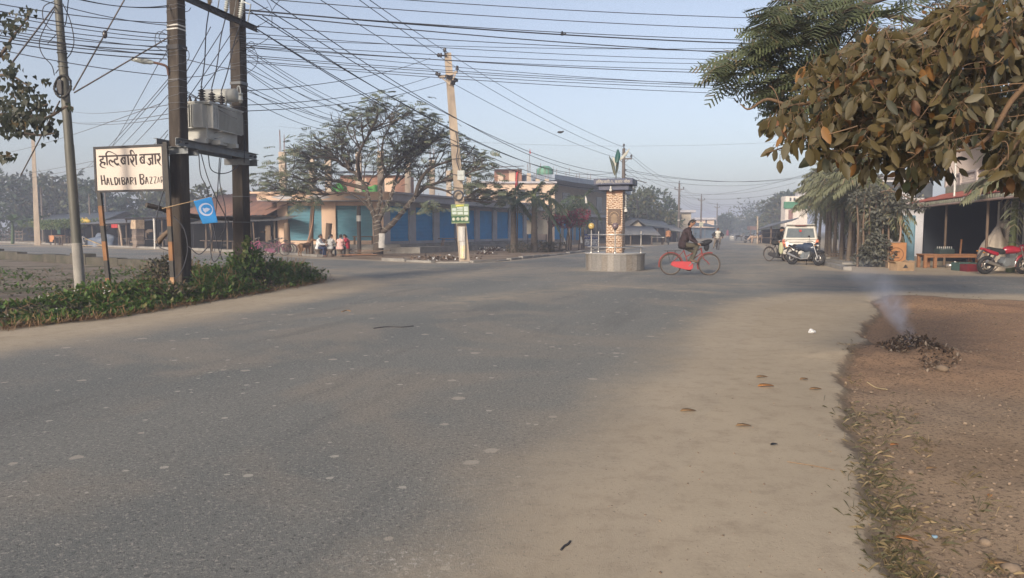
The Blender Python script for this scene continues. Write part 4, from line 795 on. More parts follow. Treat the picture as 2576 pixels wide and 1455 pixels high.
for k in range(10):
 s = -.15 + W2 * k - (.0 if k else -.15); a = CW + BD * (max(0, W2 * k - .08) + (0 if k else .02)); mb.bar(a - BO * .22 + V3(0, 0, 2.0), a + BD * .80 - BO * .22 + V3(0, 0, 2.0), .44, 2.88)
 if k < 9: mb.bar(a + BD * .80 - BO * .30 + V3(0, 0, 3.28), a + BD * W2 - BO * .30 + V3(0, 0, 3.28), .3, .32); mb.bar(a + BD * .80 - BO * .26 + V3(0, 0, .66), a + BD * W2 - BO * .26 + V3(0, 0, .66), .3, .22)
mb.wbuild('side_wall', M_greyplaster, bs)
for a, b_ in ((725, 811), (846, 938)): shutter((BX(a), YW + .20, 0), UX, BX(b_) - BX(a), .84, 3.13, 'shutter', M_sh_teal, bs, FO)
for k in range(9):
 a = CW + BD * (max(0, W2 * k - .08) + .80) - BO * .18; shutter(a, BD, W2 - .80 if k else W2 - .9, .77, 3.13, 'shutter', M_sh_blue, bs, BO)
mb = MB(); a = V3(XL - .9, YW - 1.2, 0); b_ = V3(CW.x + 1.15, YW - 1.2, 0); e_ = CW + BD * LS + BO * 1.25; c_ = CW + BD * LS - BO * 9; d_ = V3(XL - .9, YW + 10, 0)
def slab(mb, P, z0, z1): k = len(P); mb.add([p + V3(0, 0, z) for z in (z0, z1) for p in P], [tuple(range(k - 1, -1, -1)), tuple(range(k, 2 * k))] + [(i, (i + 1) % k, (i + 1) % k + k, i + k) for i in range(k)], False)
b2 = CW + BO * 1.25 - BD * 1.25
slab(mb, [a, V3(b2.x, YW - 1.2, 0), b2 + BD * .4, e_, c_, d_], 3.38, 3.54); mb.wbuild('roof_slab', M_greyplaster, bs)
mb = MB(); mb.bb(XL - .9, b2.x, YW - 1.24, YW - 1.08, 3.43, 3.84); mb.bb(XL - 1.35, b2.x + .1, YW - 1.36, YW - .9, 3.84, 3.96); mb.wbuild('fascia', M_peach, bs)
mb = MB(); p, q = b2 + BD * .35, CW + BD * LS + BO * 1.25
mb.bar(p + V3(0, 0, 3.635), q + V3(0, 0, 3.635), .14, .41); mb.bar(p + BO * .06 + V3(0, 0, 3.90), q + BO * .06 + V3(0, 0, 3.90), .40, .12); mb.wbuild('fascia', M_greyplaster, bs)
for i in range(14):
 if i < 3: c, U_ = V3(BX(730 + i * 88), YW - 1.245, 3.62), UX * .62
 else: c, U_ = p + BD * (1.6 + 2.7 * (i - 3)) + BO * .082 + V3(0, 0, 3.64), BD * .75
 mb = MB(); mb.add([c + U_ * (math.cos(w) * (1 + .25 * math.cos(4 * w))) + V3(0, -.012 if i < 3 else 0, .15 * math.sin(w)) for w in [2 * PI * k / 20 for k in range(20)]], [tuple(range(20))]); mb.wbuild('ornament', M_greyplaster, bs)
mb = MB(); slab(mb, [V3(XL - .3, YW - .7, 0), V3(CW.x + .5, YW - .7, 0), CW + BO * 2.4 + BD * .6, CW + BO * 2.4 + BD * LS, CW + BD * LS - BO, CW - BO, V3(XL - .3, YW + 2, 0)], 0, .40)
slab(mb, [V3(XL - .1, YW - .25, 0), V3(CW.x + .2, YW - .25, 0), CW + BO * .9 + BD * .6, CW + BO * .9 + BD * LS, CW + BD * LS - BO * 1.1, CW - BO * 1.1, V3(XL - .1, YW + 1.5, 0)], .402, .58); mb.wbuild('plinth', M_concrete, bs)
for i, (px, Y, yt, hb) in enumerate(((715, 50.2, 383, 1.4), (788, 58, 400, 1.0), (829, 50.4, 391, .9), (905, 55, 384, .9), (960, 50.6, 381, 1.0), (1028, 54, 396, .8), (1088, 57.5, 404, .9), (1130, 62, 430, .7), (1180, 66, 440, .8))):
 c = gx(px, Y); zt = zz(yt, Y); mb = MB(); mb.bb(c.x - .2, c.x + .2, Y - .2, Y + .2, 3.54, zt); o = mb.wbuild('roof_column', M_rawcol, bs)
 mb = MB(); rebars(mb, c, .13, zt, hb); mb.wbuild('rebar', M_rust, o)
mb = MB()
for px, Y in ((1100, 60), (1140, 63), (1210, 69), (1240, 71), (1290, 76), (1340, 79), (1060, 57)): rebars(mb, gx(px, Y), .14, 3.5, .9, 4)
mb.wbuild('rebar', M_rust, bs)
# brick room and tank standing on that roof
br_ = thing('brick_hut', 'unfinished brick room with a tin roof on top of the corner shops, behind the tree', 'hut', gx(940, 60) + V3(0, 0, 3.54))
x0, x1 = gx(858, 60).x, gx(1030, 60).x; mb = MB(); mb.bb(x0, x1, 60, 63, 3.54, zz(441, 60)); mb.wbuild('wall', M_brick, br_)
mb = MB()
for px in (898, 965): mb.bb(gx(px, 60).x, gx(px + 26, 60).x, 59.94, 60.0, 4.1, 5.6)
mb.wbuild('window', M_peach, br_)
mb = MB(); corr(mb, (x0 - .5, 59.3, zz(436, 59.3)), (x1 + .4, 59.3, zz(436, 59.3)), (x1 + .4, 63.5, zz(430, 63)), (x0 - .5, 63.5, zz(430, 63)), 24, .03); mb.wbuild('roof', M_tin, br_)
M_green = pm('green_plastic', (.06, .26, .05), (.05, .21, .045), 3, .5)
c = gx(856, 55.5); t_ = MB(); pr = [(0, 0), (.52, 0)]
for k in range(5): z = .12 + k * .2; pr += [(.52, z), (.55, z + .05), (.55, z + .12), (.52, z + .17)]
pr += [(.50, 1.15), (.22, 1.32), (.22, 1.38), (0, 1.40)]
tag(t_.lathe(pr, 16, c + V3(0, 0, 3.54)).build('water_tank', M_green), 'green ribbed plastic water tank on the corner shop roof', 'water tank')
c = gx(925, 57); mb = MB(); P = [V3(c.x - .9 + 1.8 * i / 10, 57 + .08 * math.sin(i * 2), 3.9 + .95 * j / 4 - (.08 * math.sin(i * 1.3) if j == 4 else 0)) for j in range(5) for i in range(11)]
mb.add(P, [(j * 11 + i, j * 11 + i + 1, (j + 1) * 11 + i + 1, (j + 1) * 11 + i) for j in range(4) for i in range(10)], True); tag(mb.build('tarpaulin', M_green), 'green sheet hung between columns on the corner shop roof', 'sheet')
M_cream = pm('warm_cream_plaster', (.62, .47, .35), (.54, .41, .31), .8, .9, dirt=(.34, .28, .24), dscale=.5, damt=.4)  # warm cream base colour with random darker blotches
M_window = pm('dark_window', (.05, .055, .065), (.08, .085, .09), 3, .25, spec=.6)
h2 = thing('house', 'part built brick and cream upper house with a tin roof, behind the palms', 'house', gx(1290, 74))
Yh = 74; xa, xb = gx(1205, Yh).x, gx(1395, Yh).x
mb = MB(); mb.bb(xa, xb, Yh, Yh + 7, 0, zz(462, Yh)); mb.wbuild('wall', M_cream, h2)
mb = MB(); mb.bb(xa - .2, xb + .2, Yh - .3, Yh + 7.2, zz(462, Yh), zz(457, Yh)); mb.wbuild('floor_slab', M_greyplaster, h2)
mb = MB(); mb.bb(gx(1243, Yh).x, gx(1313, Yh).x, Yh + 1, Yh + 5, zz(457, Yh), zz(424, Yh)); mb.wbuild('brick_room', M_brick, h2)
mb = MB(); mb.bb(gx(1280, Yh).x, gx(1296, Yh).x, Yh + .93, Yh + .99, zz(457, Yh), zz(428, Yh)); mb.bb(gx(1252, Yh).x, gx(1266, Yh).x, Yh + .7, Yh + .9, zz(462, Yh), zz(440, Yh)); mb.wbuild('column', M_cream, h2)
mb = MB(); corr(mb, (gx(1232, Yh).x, Yh - .2, zz(424, Yh)), (gx(1316, Yh).x, Yh - .2, zz(418, Yh)), (gx(1322, Yh).x, Yh + 6, zz(412, Yh + 3)), (gx(1236, Yh).x, Yh + 6, zz(414, Yh + 3)), 20, .03); mb.wbuild('roof', M_rust, h2)
for px, y0, y1 in ((1262, 478, 505), (1312, 478, 505), (1225, 480, 505), (1348, 475, 505)):
 mb = MB(); mb.bb(gx(px - 9, Yh).x, gx(px + 9, Yh).x, Yh - .06, Yh + .02, zz(y1, Yh), zz(y0, Yh)); o = mb.wbuild('window', M_window, h2); mb = MB(); mb.bb(gx(px - 11, Yh).x, gx(px + 11, Yh).x, Yh - .35, Yh - .01, zz(y0 - 4, Yh), zz(y0 - 1, Yh)); mb.wbuild('sunshade', M_peach, o)
for px in (1330, 1352, 1375): 
 c = gx(px, Yh + .4); mb = MB(); mb.bb(c.x - .2, c.x + .2, c.y - .2, c.y + .2, zz(457, Yh), zz(436 if px < 1340 else 450, Yh)); o = mb.wbuild('roof_column', M_rawcol, h2); mb = MB(); rebars(mb, c, .13, zz(436 if px < 1340 else 450, Yh), 1.1); mb.wbuild('rebar', M_rust, o)
fl_ = thing('pennant', 'small red pennant on a thin pole above the unfinished roofs', 'flag', gx(1333, 75) + V3(0, 0, zz(440, 75)))
mb = MB(); mb.cyl(at(1330, 440, 75), at(1333, 375, 75), .03, n=5); mb.wbuild('pole', M_wire_pale, fl_)
M_red = pm('red_cloth', (.42, .035, .03), (.34, .03, .028), 4, .8)
mb = MB(); mb.add([at(1333, 374, 75), at(1336, 388, 74.6), at(1331, 384, 75), at(1333, 380, 74.9)], [(0, 1, 3), (1, 2, 3)]); mb.wbuild('cloth', M_red, fl_)
# second long shop with the curved blue-grey canopy, in line with the shutters
h3 = thing('shop_house', 'beige shop house with a sweeping blue grey canopy and bare rebar, beyond the palms', 'house', CW + BD * 32)
A3 = CW + BD * 29.5 - BO * .2; L3_ = 26; mb = MB(); mb.bar(A3 - BO * 3 + V3(0, 0, 3.3), A3 + BD * L3_ - BO * 3 + V3(0, 0, 3.3), 6, 6.6); mb.wbuild('wall', pm('beige_render', (.36, .31, .255), (.30, .26, .22), .8, .9), h3)
M_bgrey = pm('blue_grey_canopy', (.26, .31, .38), (.20, .24, .30), 1, .6)
mb = MB(); P = []
for i in range(13):
 t = i / 12; s = -1.5 + (L3_ + 2.5) * t; o = 1.6 + 1.3 * math.sin(PI * t); z = 7.0 - .25 * t
 P += [A3 + BD * s + BO * o + V3(0, 0, z), A3 + BD * s + BO * o + V3(0, 0, z - .55), A3 + BD * s - BO * 1 + V3(0, 0, z - .75), A3 + BD * s - BO * 6 + V3(0, 0, z + .05)]
mb.add(P, [(4 * i + a, 4 * i + b, 4 * (i + 1) + b, 4 * (i + 1) + a) for i in range(12) for a, b in ((0, 1), (1, 2), (3, 0))] + [(0, 1, 2, 3), (51, 50, 49, 48)]); mb.wbuild('canopy', M_bgrey, h3)
for i, s in enumerate((5, 11, 17, 22)):
 a = A3 + BD * s; mb = MB(); mb.bar(a + BO * .03 + V3(0, 0, 4.6), a + BD * 2.2 + BO * .03 + V3(0, 0, 4.6), .06, 1.9); mb.wbuild('window', M_window, h3)
for i in range(6):
 a = A3 + BD * (1.5 + 4 * i); mb = MB(); mb.bar(a + BO * .04 + V3(0, 0, 1.6), a + BD * 2.9 + BO * .04 + V3(0, 0, 1.6), .08, 2.4); mb.wbuild('shutter', M_sh_blue if i < 3 else M_window, h3)
mb = MB(); mb.bar(A3 + BO * .5 + V3(0, 0, 3.2), A3 + BD * L3_ + BO * .5 + V3(0, 0, 3.2), 1.1, .3); mb.wbuild('balcony', M_greyplaster, h3)
mb = MB()
for s in (0, 3.5, 7.5, 11, 15, 19, 23): rebars(mb, A3 + BD * s - BO * .3, .16, 6.7, 1.6, 4); rebars(mb, A3 + BD * (s + 1) - BO * 4.5, .16, 6.7, 1.3, 4)
mb.wbuild('rebar', M_rust, h3)
mb = MB(); mb.lathe([(0, 0), (.9, 0), (.9, .9), (.45, 1.25), (0, 1.3)], 14, at(1371, 448, 82)); tag(mb.build('water_tank', pm('faded_green_tank', (.12, .28, .20), None, 3, .5)), 'faded green water tank on the roof left of the sweeping canopy', 'water tank')
KA, KB_ = gp(700, 640), gp(0, 611)
def kerb_pt(px, off=0):                              # point on the far kerb line in column px, pushed back from the road
 d = (KB_ - KA); n = Vector((-d.y, d.x, 0)).normalized(); n = n if n.y > 0 else -n
 A = KA + n * off; k = (px - 1288) / 1894; t = (k * A.y - A.x) / (d.x - k * d.y); return A + d * t
KD = (KA - KB_).normalized(); KN = Vector((-KD.y, KD.x, 0)); KN = KN if KN.y > 0 else -KN
M_thatch = pm('old_plank', (.15, .115, .085), (.10, .075, .058), 5, .9, sc=(1, 1, .2))
def shed(label, px0, px1, off, dep, hf, hb, roof, posts=3, name='stall', wall=None, over=.8, waves=18, ridge=None):
 a, b_ = kerb_pt(px0, off), kerb_pt(px1, off); d = (b_ - a).normalized(); n = KN
 th = thing(name, label, 'shed', (a + b_) / 2 + n * dep / 2)
 mb = MB(); L = (b_ - a).length
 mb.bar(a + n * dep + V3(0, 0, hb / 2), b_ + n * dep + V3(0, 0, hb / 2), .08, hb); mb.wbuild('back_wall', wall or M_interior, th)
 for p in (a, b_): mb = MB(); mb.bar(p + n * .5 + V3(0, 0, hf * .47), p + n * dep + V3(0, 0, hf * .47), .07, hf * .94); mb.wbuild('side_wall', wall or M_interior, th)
 for i in range(posts):
  p = a.lerp(b_, i / (posts - 1)) if posts > 1 else a; mb = MB(); mb.tube([p, p + V3(rnd.uniform(-.06, .06), 0, hf * .5), p + V3(0, 0, hf)], .065, 7); mb.wbuild('post', M_thatch, th)
 mb = MB(); e = d * over * .6
 if ridge:
  m0, m1 = a - e + n * dep * .5 + V3(0, 0, ridge), b_ + e + n * dep * .5 + V3(0, 0, ridge)
  corr(mb, a - e - n * over + V3(0, 0, hf), b_ + e - n * over + V3(0, 0, hf), m1, m0, waves, .025); corr(mb, m0, m1, b_ + e + n * (dep + over) + V3(0, 0, hb), a - e + n * (dep + over) + V3(0, 0, hb), waves, .025)
 else: corr(mb, a - e - n * over + V3(0, 0, hf), b_ + e - n * over + V3(0, 0, hf), b_ + e + n * (dep + .3) + V3(0, 0, hb), a - e + n * (dep + .3) + V3(0, 0, hb), waves, .025, 3, .06)
 o = mb.wbuild('roof', roof, th); o.modifiers.new('s', 'SOLIDIFY').thickness = .012
 mb = MB(); mb.bar(a - e * .6 + V3(0, 0, hf - .07), b_ + e * .6 + V3(0, 0, hf - .07), .07, .10); mb.wbuild('lintel', M_thatch, th)
 mb = MB(); mb.bar(a + n * .7 + d * L * .1 + V3(0, 0, .72), a + n * .7 + d * L * .8 + V3(0, 0, .72), .6, .05)
 for t in (.12, .45, .78): mb.bar(a + n * .7 + d * L * t, a + n * .7 + d * L * t + V3(0, 0, .72), .07, .07)
 mb.wbuild('counter', M_thatch, th)
 for k in range(10):
  mb = MB(); p = a + n * rnd.uniform(1, dep - .3) + d * L * rnd.uniform(.06, .94); s = rnd.uniform(.2, .55); mb.box(p + V3(0, 0, rnd.uniform(.3, 1.5)), (s, .3, s * rnd.uniform(.5, 1.1)), rz=rnd.uniform(-.3, .3)); mb.wbuild('stacked_box', pm(('dim_box', 'dim_sack', 'dim_tin')[k % 3], ((.14, .10, .07), (.05, .05, .06), (.09, .08, .07))[k % 3]), th)
 return th
shed('large low shed with a rusty brown hipped roof, left of the peach corner shop', 472, 694, .9, 6.0, 2.5, 2.7, M_rust, 5, 'shed', over=.9, waves=30, ridge=4.35)
shed('dark tin roofed stall behind the tin clad brick pier', 322, 462, 1.2, 4.0, 2.55, 2.9, M_dark, 4, waves=24)
shed('low dark shed with blue tarpaulin heaped in its front', 205, 338, 1.5, 4.5, 2.15, 2.85, M_tin, 5, waves=26)
D_sh = shed('leafy vine covered stall at the far left, beside the pale distant pole', 104, 200, 1.6, 4.0, 1.95, 2.4, M_tin, 4)
shed('grey tin roofed house behind the vine covered stall', 50, 250, 6.5, 6.0, 2.2, 2.4, M_tin_blue, 3, 'house', over=.6, waves=30, ridge=3.75, wall=pm('faded_blue_board', (.12, .16, .19), (.09, .12, .14), 2, .8))
# lean-to canopy and wood door in front of the rusty shed
lt = thing('canopy', 'sagging grey lean-to canopy along the front of the rusty roofed shed', 'canopy', kerb_pt(580, .4))
a, b_ = kerb_pt(470, -.2), kerb_pt(700, -.1); mb = MB(); corr(mb, a + V3(0, 0, 1.98), b_ + V3(0, 0, 2.12), b_ + KN * 1.6 + V3(0, 0, 2.45), a + KN * 1.6 + V3(0, 0, 2.45), 30, .02, 2, .05); mb.wbuild('sheet', M_tin, lt)
for px in (533, 590, 640): p = kerb_pt(px, 0); mb = MB(); mb.tube([p, p + V3(.03, 0, 1.0), p + V3(-.02, 0, 2.02)], .085 if px == 533 else .05, 7); mb.wbuild('post', M_wood, lt)
p = kerb_pt(676, .75); dr = thing('plank_door', 'grey plank door standing in the dark front of the rusty roofed shed', 'door', p); mb = MB()
for k in range(5): mb.box(p + KD * (k * .13 - .26) + V3(0, 0, .98), (.12, .03, 1.7), rz=math.atan2(KD.y, KD.x))
mb.wbuild('plank', M_wood, dr); mb = MB()
for z in (.4, 1.55): mb.box(p - KN * .03 + V3(0, 0, z), (.66, .03, .09), rz=math.atan2(KD.y, KD.x))
mb.wbuild('ledge', M_wood, dr)
# brick pier with tin cladding
p = kerb_pt(349, .5); pr_ = thing('brick_pier', 'square brick pier clad with wrinkled pale tin at its top', 'pier', p); rz = math.atan2(KD.y, KD.x)
mb = MB()
for k in range(10):
 z = .1 + k * .16; mb.box(p + V3(rnd.uniform(-.04, .04), 0, z), (.95 + rnd.uniform(-.08, .08) - (.15 if k < 2 else 0), .6, .15), rz=rz + rnd.uniform(-.04, .04))
mb.box(p + KD * -.8 + V3(0, 0, .52), (.8, .4, .14), rz=rz); mb.wbuild('masonry', pm('sooty_brick', (.22, .17, .135), (.15, .12, .10), 3, .9, .3, 15, island=.5), pr_)
mb = MB(); a = p - KN * .36 - KD * .58; corr(mb, a + V3(0, 0, 1.62), a + V3(0, 0, 2.38) + KN * .06, a + KD * 1.16 + V3(0, 0, 2.38) + KN * .06, a + KD * 1.16 + V3(0, 0, 1.62), 8, .03)
a2 = a + KD * 1.16; corr(mb, a2 + V3(0, 0, 1.62), a2 + V3(0, 0, 2.38), a2 + KN * .7 + V3(0, 0, 2.38), a2 + KN * .7 + V3(0, 0, 1.62), 8, .03); mb.wbuild('tin_cladding', pm('pale_wrinkled_tin', (.52, .40, .27), (.42, .32, .22), 4, .6, dirt=(.2, .13, .08), dscale=3), pr_)
mb = MB(); p = kerb_pt(391, .2); mb.tube([p, p + V3(.02, 0, 1.2), p + V3(0, 0, 2.45)], .085, 8); tag(mb.build('post', M_white), 'whitewashed post at the front of the dark stall right of the brick pier', 'post')
mb = MB(); p = kerb_pt(306, .4); mb.tube([p + V3(.1, 0, 0), p + V3(.03, 0, 1.2), p + V3(-.12, 0, 2.0)], .10, 8); tag(mb.build('post', pm('bleached_wood', (.36, .27, .20), (.28, .21, .16), 4, .85)), 'thick bleached post holding up the low dark shed, left of the brick pier', 'post')
def cloth_heap(c, rx, ry, h, name, mat, label, cat, seed=1, fold=.06):
 mb = MB(); n, m = 40, 14; vs = []
 for j in range(m + 1):
  t = j / m
  for i in range(n):
   w = 2 * PI * i / n; r = math.sin(t * PI / 2) ** .7; k = noise.noise((math.cos(w) * 1.8 + seed, math.sin(w) * 1.8, t * 2.2)) ; f = 1 + k * .35 + .10 * math.sin(w * 7 + seed + t * 4)
   vs.append(Vector(c) + V3(rx * r * f * math.cos(w), ry * r * f * math.sin(w), h * math.cos(t * PI / 2) * (1 + k * .4) + fold * math.sin(w * 9 + t * 6) * t * (1 - t)))
 mb.add(vs, [(j * n + i, j * n + (i + 1) % n, (j + 1) * n + (i + 1) % n, (j + 1) * n + i) for j in range(m) for i in range(n)], True); return tag(mb.build(name, mat), label, cat)
cloth_heap(kerb_pt(262, .6), 1.5, .9, 1.1, 'tarpaulin', pm('blue_grey_tarp', (.08, .11, .17), (.13, .15, .19), 2, .5), 'crumpled blue grey tarpaulin heaped before the low dark shed', 'tarpaulin', 3)
mb = MB(); p = kerb_pt(266, .9); mb.bar(p + V3(-.5, 0, .9), p + V3(.45, -.1, 2.0), .5, .04); tag(mb.build('board', pm('pale_cardboard', (.36, .27, .19), (.30, .22, .15), 4, .85)), 'pale brown board leaning above the blue tarpaulin', 'board')
mb = MB(); p = kerb_pt(240, -.3); mb.bar(p + V3(-1.1, 0, .12), p + V3(1.3, .1, .08), .18, .05); mb.bar(p + V3(-.8, 0, .75), p + V3(.9, -.3, .12), .16, .05); tag(mb.build('plank_stack', pm('fresh_sawn_wood', (.45, .33, .17), (.37, .27, .14), 3, .7)), 'yellow sawn planks lying crossed by the kerb behind the far motorbike', 'planks')
mb = MB(); p = kerb_pt(293, .55); mb.add([p + KD * (x - .8) + V3(0, 0, z) - KN * (.05 + .03 * math.sin(x * 5)) for z in (1.72, 2.05) for x in (0, .4, .8, 1.2, 1.6)], [(i, i + 1, i + 6, i + 5) for i in range(4)], True); tag(mb.build('cloth_strip', M_red), 'red cloth strip hung under the eave of the low dark shed', 'cloth')
mb = MB(); p = kerb_pt(219, 1.6) + V3(0, 0, 2.42); mb.ball(p, (.55, .2, .24), 14, 8); mb.cyl(p + V3(-.25, 0, .2), p + V3(-.25, 0, .36), .08, n=8); mb.torus(p + V3(.1, 0, .22), .13, .03, (0, -1, 0), 12, 5, 0, PI, (1, 0, 0)); tag(mb.build('jerrycan', pm('yellow_plastic', (.55, .38, .06), None, 3, .5)), 'yellow plastic can lying on the roof of the low dark shed', 'jerrycan')
# orange covered table
p = kerb_pt(155, -.1); tb = thing('street_table', 'wooden table with an orange cloth in front of the vine covered stall', 'table', p, math.atan2(KD.y, KD.x))
mb = MB(); mb.bb(-1.9, 1.9, -.45, .45, .88, .95); mb.build('tabletop', M_wood, tb)
for x in (-1.8, -.4, 1.0, 1.8):
 for y in (-.4, .4): mb = MB(); mb.bb(x - .05, x + .05, y - .05, y + .05, 0, .88); mb.build('leg', M_wood, tb)
mb = MB(); mb.bb(-1.98, -.3, -.50, .50, .951, .985); mb.bb(-2.0, -.3, -.53, -.50, .55, .985); mb.bb(-1.6, -.6, -.56, -.531, .35, .6); mb.build('cloth', pm('orange_cloth', (.52, .24, .11), (.46, .20, .09), 4, .8), tb)
mb = MB(); p = kerb_pt(152, 1.0); mb.bb(-.5, .5, -.03, .03, 0, .7); o = mb.build('hanging_cloth', pm('dark_green_cloth', (.03, .08, .06), None, 4, .8)); o.location = p + V3(0, 0, 1.1); o.rotation_euler = (0, 0, rz); tag(o, 'dark green cloth hanging inside the vine covered stall', 'cloth')
mb = MB(); a, b_ = kerb_pt(-40, 4.5), kerb_pt(60, 4.5); 
for z in (.4, .9, 1.35): mb.bar(a + V3(0, 0, z), b_ + V3(0, 0, z), .05, .08)
for i in range(14): q = a.lerp(b_, i / 13); mb.bar(q, q + V3(0, 0, 1.5), .08, .08)
tag(mb.build('fence', M_thatch), 'dark wooden rail fence under the trees at the far left edge', 'fence')
MC = gx(1548, 28.5); mrz = R(-16); mo = thing('monument', 'square brick patterned pillar with navy name cap and metal leaves on a round tiled plinth', 'monument', MC, mrz)
m, nt, b, out = mk('carved_stone_cladding'); co = coords(nt)
nw = nd(nt, 'TexNoise', {'Vector': co, 'Scale': 7.0, 'Detail': 2}); off = nd(nt, 'VectorMath', {0: nw.outputs[1], 1: (.5, .5, .5)}, operation='SUBTRACT'); of2 = nd(nt, 'VectorMath', {0: off.outputs[0], 'Scale': .10}, operation='SCALE')
pos = nd(nt, 'VectorMath', {0: co, 1: of2.outputs[0]}, operation='ADD'); sp = nd(nt, 'SeparateXYZ', {0: pos.outputs[0]})
cv = nd(nt, 'CombineXYZ', {0: mth(nt, 'ADD', sp.outputs[0], sp.outputs[1]), 1: sp.outputs[2], 2: 0.0})
br = nd(nt, 'TexBrick', {'Vector': cv.outputs[0], 'Color1': (.30, .155, .075), 'Color2': (.20, .10, .05), 'Mortar': (.60, .48, .37), 'Scale': 1.0, 'Mortar Size': .014, 'Mortar Smooth': .4, 'Brick Width': .14, 'Row Height': .066})
nt.links.new(br.outputs[0], b.inputs['Base Color']); b.inputs['Roughness'].default_value = .6
nt.links.new(nd(nt, 'Bump', {'Strength': .7, 'Distance': .02, 'Height': br.outputs[1]}).outputs[0], b.inputs['Normal']); M_clad = m
M_tiles = [pm('tile_ash', (.25, .235, .22), (.15, .14, .13), 5, .5, sc=(3, 3, 9)), pm('tile_taupe', (.20, .175, .15), (.28, .26, .24), 4, .5, sc=(4, 2, 8)), pm('tile_walnut', (.15, .125, .10), (.22, .20, .18), 4, .5, sc=(2, 4, 10)), pm('tile_grout', (.30, .285, .265), None, 5, .8)]
mb = MB(); N = 30; RB_ = 1.10
for i in range(N):
 for j in range(2):
  a0, a1 = 2 * PI * (i + .02) / N, 2 * PI * (i + .98) / N; z0, z1 = .02 + .30 * j, .315 + .30 * j; mb.cur = (i * 2 + j * 3 + (i // 4)) % 3; r = RB_ + .012
  mb.add([(r * math.cos(a0), r * math.sin(a0), z0), (r * math.cos(a1), r * math.sin(a1), z0), (r * math.cos(a1), r * math.sin(a1), z1), (r * math.cos(a0), r * math.sin(a0), z1)], [(0, 1, 2, 3)])
mb.cur = 3; mb.lathe([(RB_, -.1), (RB_, .63)], 60); mb.build('tiled_plinth', M_tiles, mo)
mb = MB(); mb.lathe([(0, .62), (RB_ + .05, .62), (RB_ + .05, .665), (0, .668)], 60, smooth=False); mb.build('plinth_top', pm('granite_top', (.36, .345, .33), (.28, .27, .26), 8, .45), mo)
mb = MB(); mb.bb(-.30, .30, -.30, .30, .66, 3.0); mb.build('pillar', M_clad, mo)
mb = MB(); mb.bb(-.305, .305, -.305, .305, 2.86, 2.98); mb.build('pillar_collar', pm('terracotta_band', (.32, .15, .09), (.24, .2, .18), 3, .7), mo)
M_navy = pm('navy_stone', (.055, .065, .115), (.04, .05, .09), 4, .45, dirt=(.12, .12, .15), dscale=3, damt=.4)
mb = MB(); mb.bb(-.56, .56, -.56, .56, 2.98, 3.17); mb.build('cap_lower', M_navy, mo, bevel=.012)
mb = MB(); mb.bb(-.72, .72, -.72, .72, 3.172, 3.40); mb.build('cap', M_navy, mo, bevel=.012)
M_let = pm('gilt_white_letters', (.52, .48, .40), None, 5, .5)
textmesh('हल्दिबारी-२, बजार चोक'.replace('ल्दि', 'िल्द'), .15, .0, 'lettering', M_let, mo, (0, -.722, 3.275), (1, 0, 0), (0, 0, 1), squash=.95)
textmesh('चोक', .13, .004, 'lettering', M_let, mo, (.722, 0, 3.285), (0, 1, 0), (0, 0, 1))
pq_ = MB(); pq_.bb(-.235, .235, -.345, -.30, 1.72, 2.30); po = pq_.build('plaque', pm('brown_granite_plaque', (.105, .062, .042), (.075, .045, .03), 6, .35), mo, bevel=.01)
mb = MB()
mb.torus((0, -.35, 2.02), .17, .012, (0, -1, 0), 24, 5, 0, PI, (1, 0, 0))
for k in range(9): z = 2.09 - .042 * k; w = (.05, .09, .12, .10, .13, .11, .12, .08, .10)[k]; mb.bb(-w, w, -.352, -.345, z - .011, z + .011)
mb.build('engraved_lines', pm('worn_gilt', (.34, .24, .15), None, 5, .5), po)
M_chr = M_chrome; pa = [R(a) + R(16) for a in (-160, 122, -98, 64, -26)]; RR = 1.0
for k, a in enumerate(pa):
 c = V3(RR * math.cos(a), RR * math.sin(a), 0); h = 1.56 if k in (0, 2) else 1.47; mb = MB(); mb.cyl(c + V3(0, 0, .66), c + V3(0, 0, h), .024, n=8); mb.lathe([(.05, .66), (.05, .70), (.03, .72)], 8, (c.x, c.y, 0)); mb.build('railing_post', M_chr, mo)
for z in (.88, 1.34): mb = MB(); mb.torus((0, 0, z), RR + .03, .021, (0, 0, 1), 60, 7); mb.build('railing', M_chr, mo)
for k, mname, colr in ((0, 'amber_globe', (.50, .36, .13)), (2, 'mauve_globe', (.16, .115, .125))):
 a = pa[k]; c = V3(RR * math.cos(a), RR * math.sin(a), 1.66); mb = MB(); mb.ball(c, .118, 20, 14); o = mb.build('lamp_globe', pm(mname, colr, tuple(q * .8 for q in colr), 3, .2, spec=.6), mo)
 mb = MB(); mb.lathe([(.03, -.16), (.06, -.14), (.05, -.10)], 10, c); mb.build('lamp_neck', M_dark, o)
mb = MB(); c = V3(-.10, -.60, 3.03); mb.lathe([(0, -.11), (.045, -.09), (.055, -.04), (.03, .02), (.028, .09), (0, .10)], 12, c); mb.bar(c + V3(0, 0, .08), c + V3(0, .1, .10), .03, .03); mb.build('bulb', M_white, mo)
mb = MB(); mb.lathe([(0, -.09), (.05, -.07), (.06, -.01)], 10, (.40, -.12, 2.2)); mb.build('camera_dome', M_black, mo)
mb = MB(); mb.lathe([(.06, -.01), (.06, .08), (.03, .10), (0, .10)], 10, (.40, -.12, 2.2)); mb.bar((.30, -.12, 2.34), (.40, -.12, 2.34), .03, .03); mb.cyl((.40, -.12, 2.28), (.40, -.12, 2.9), .012, n=5); mb.build('camera_mount', M_white, mo)
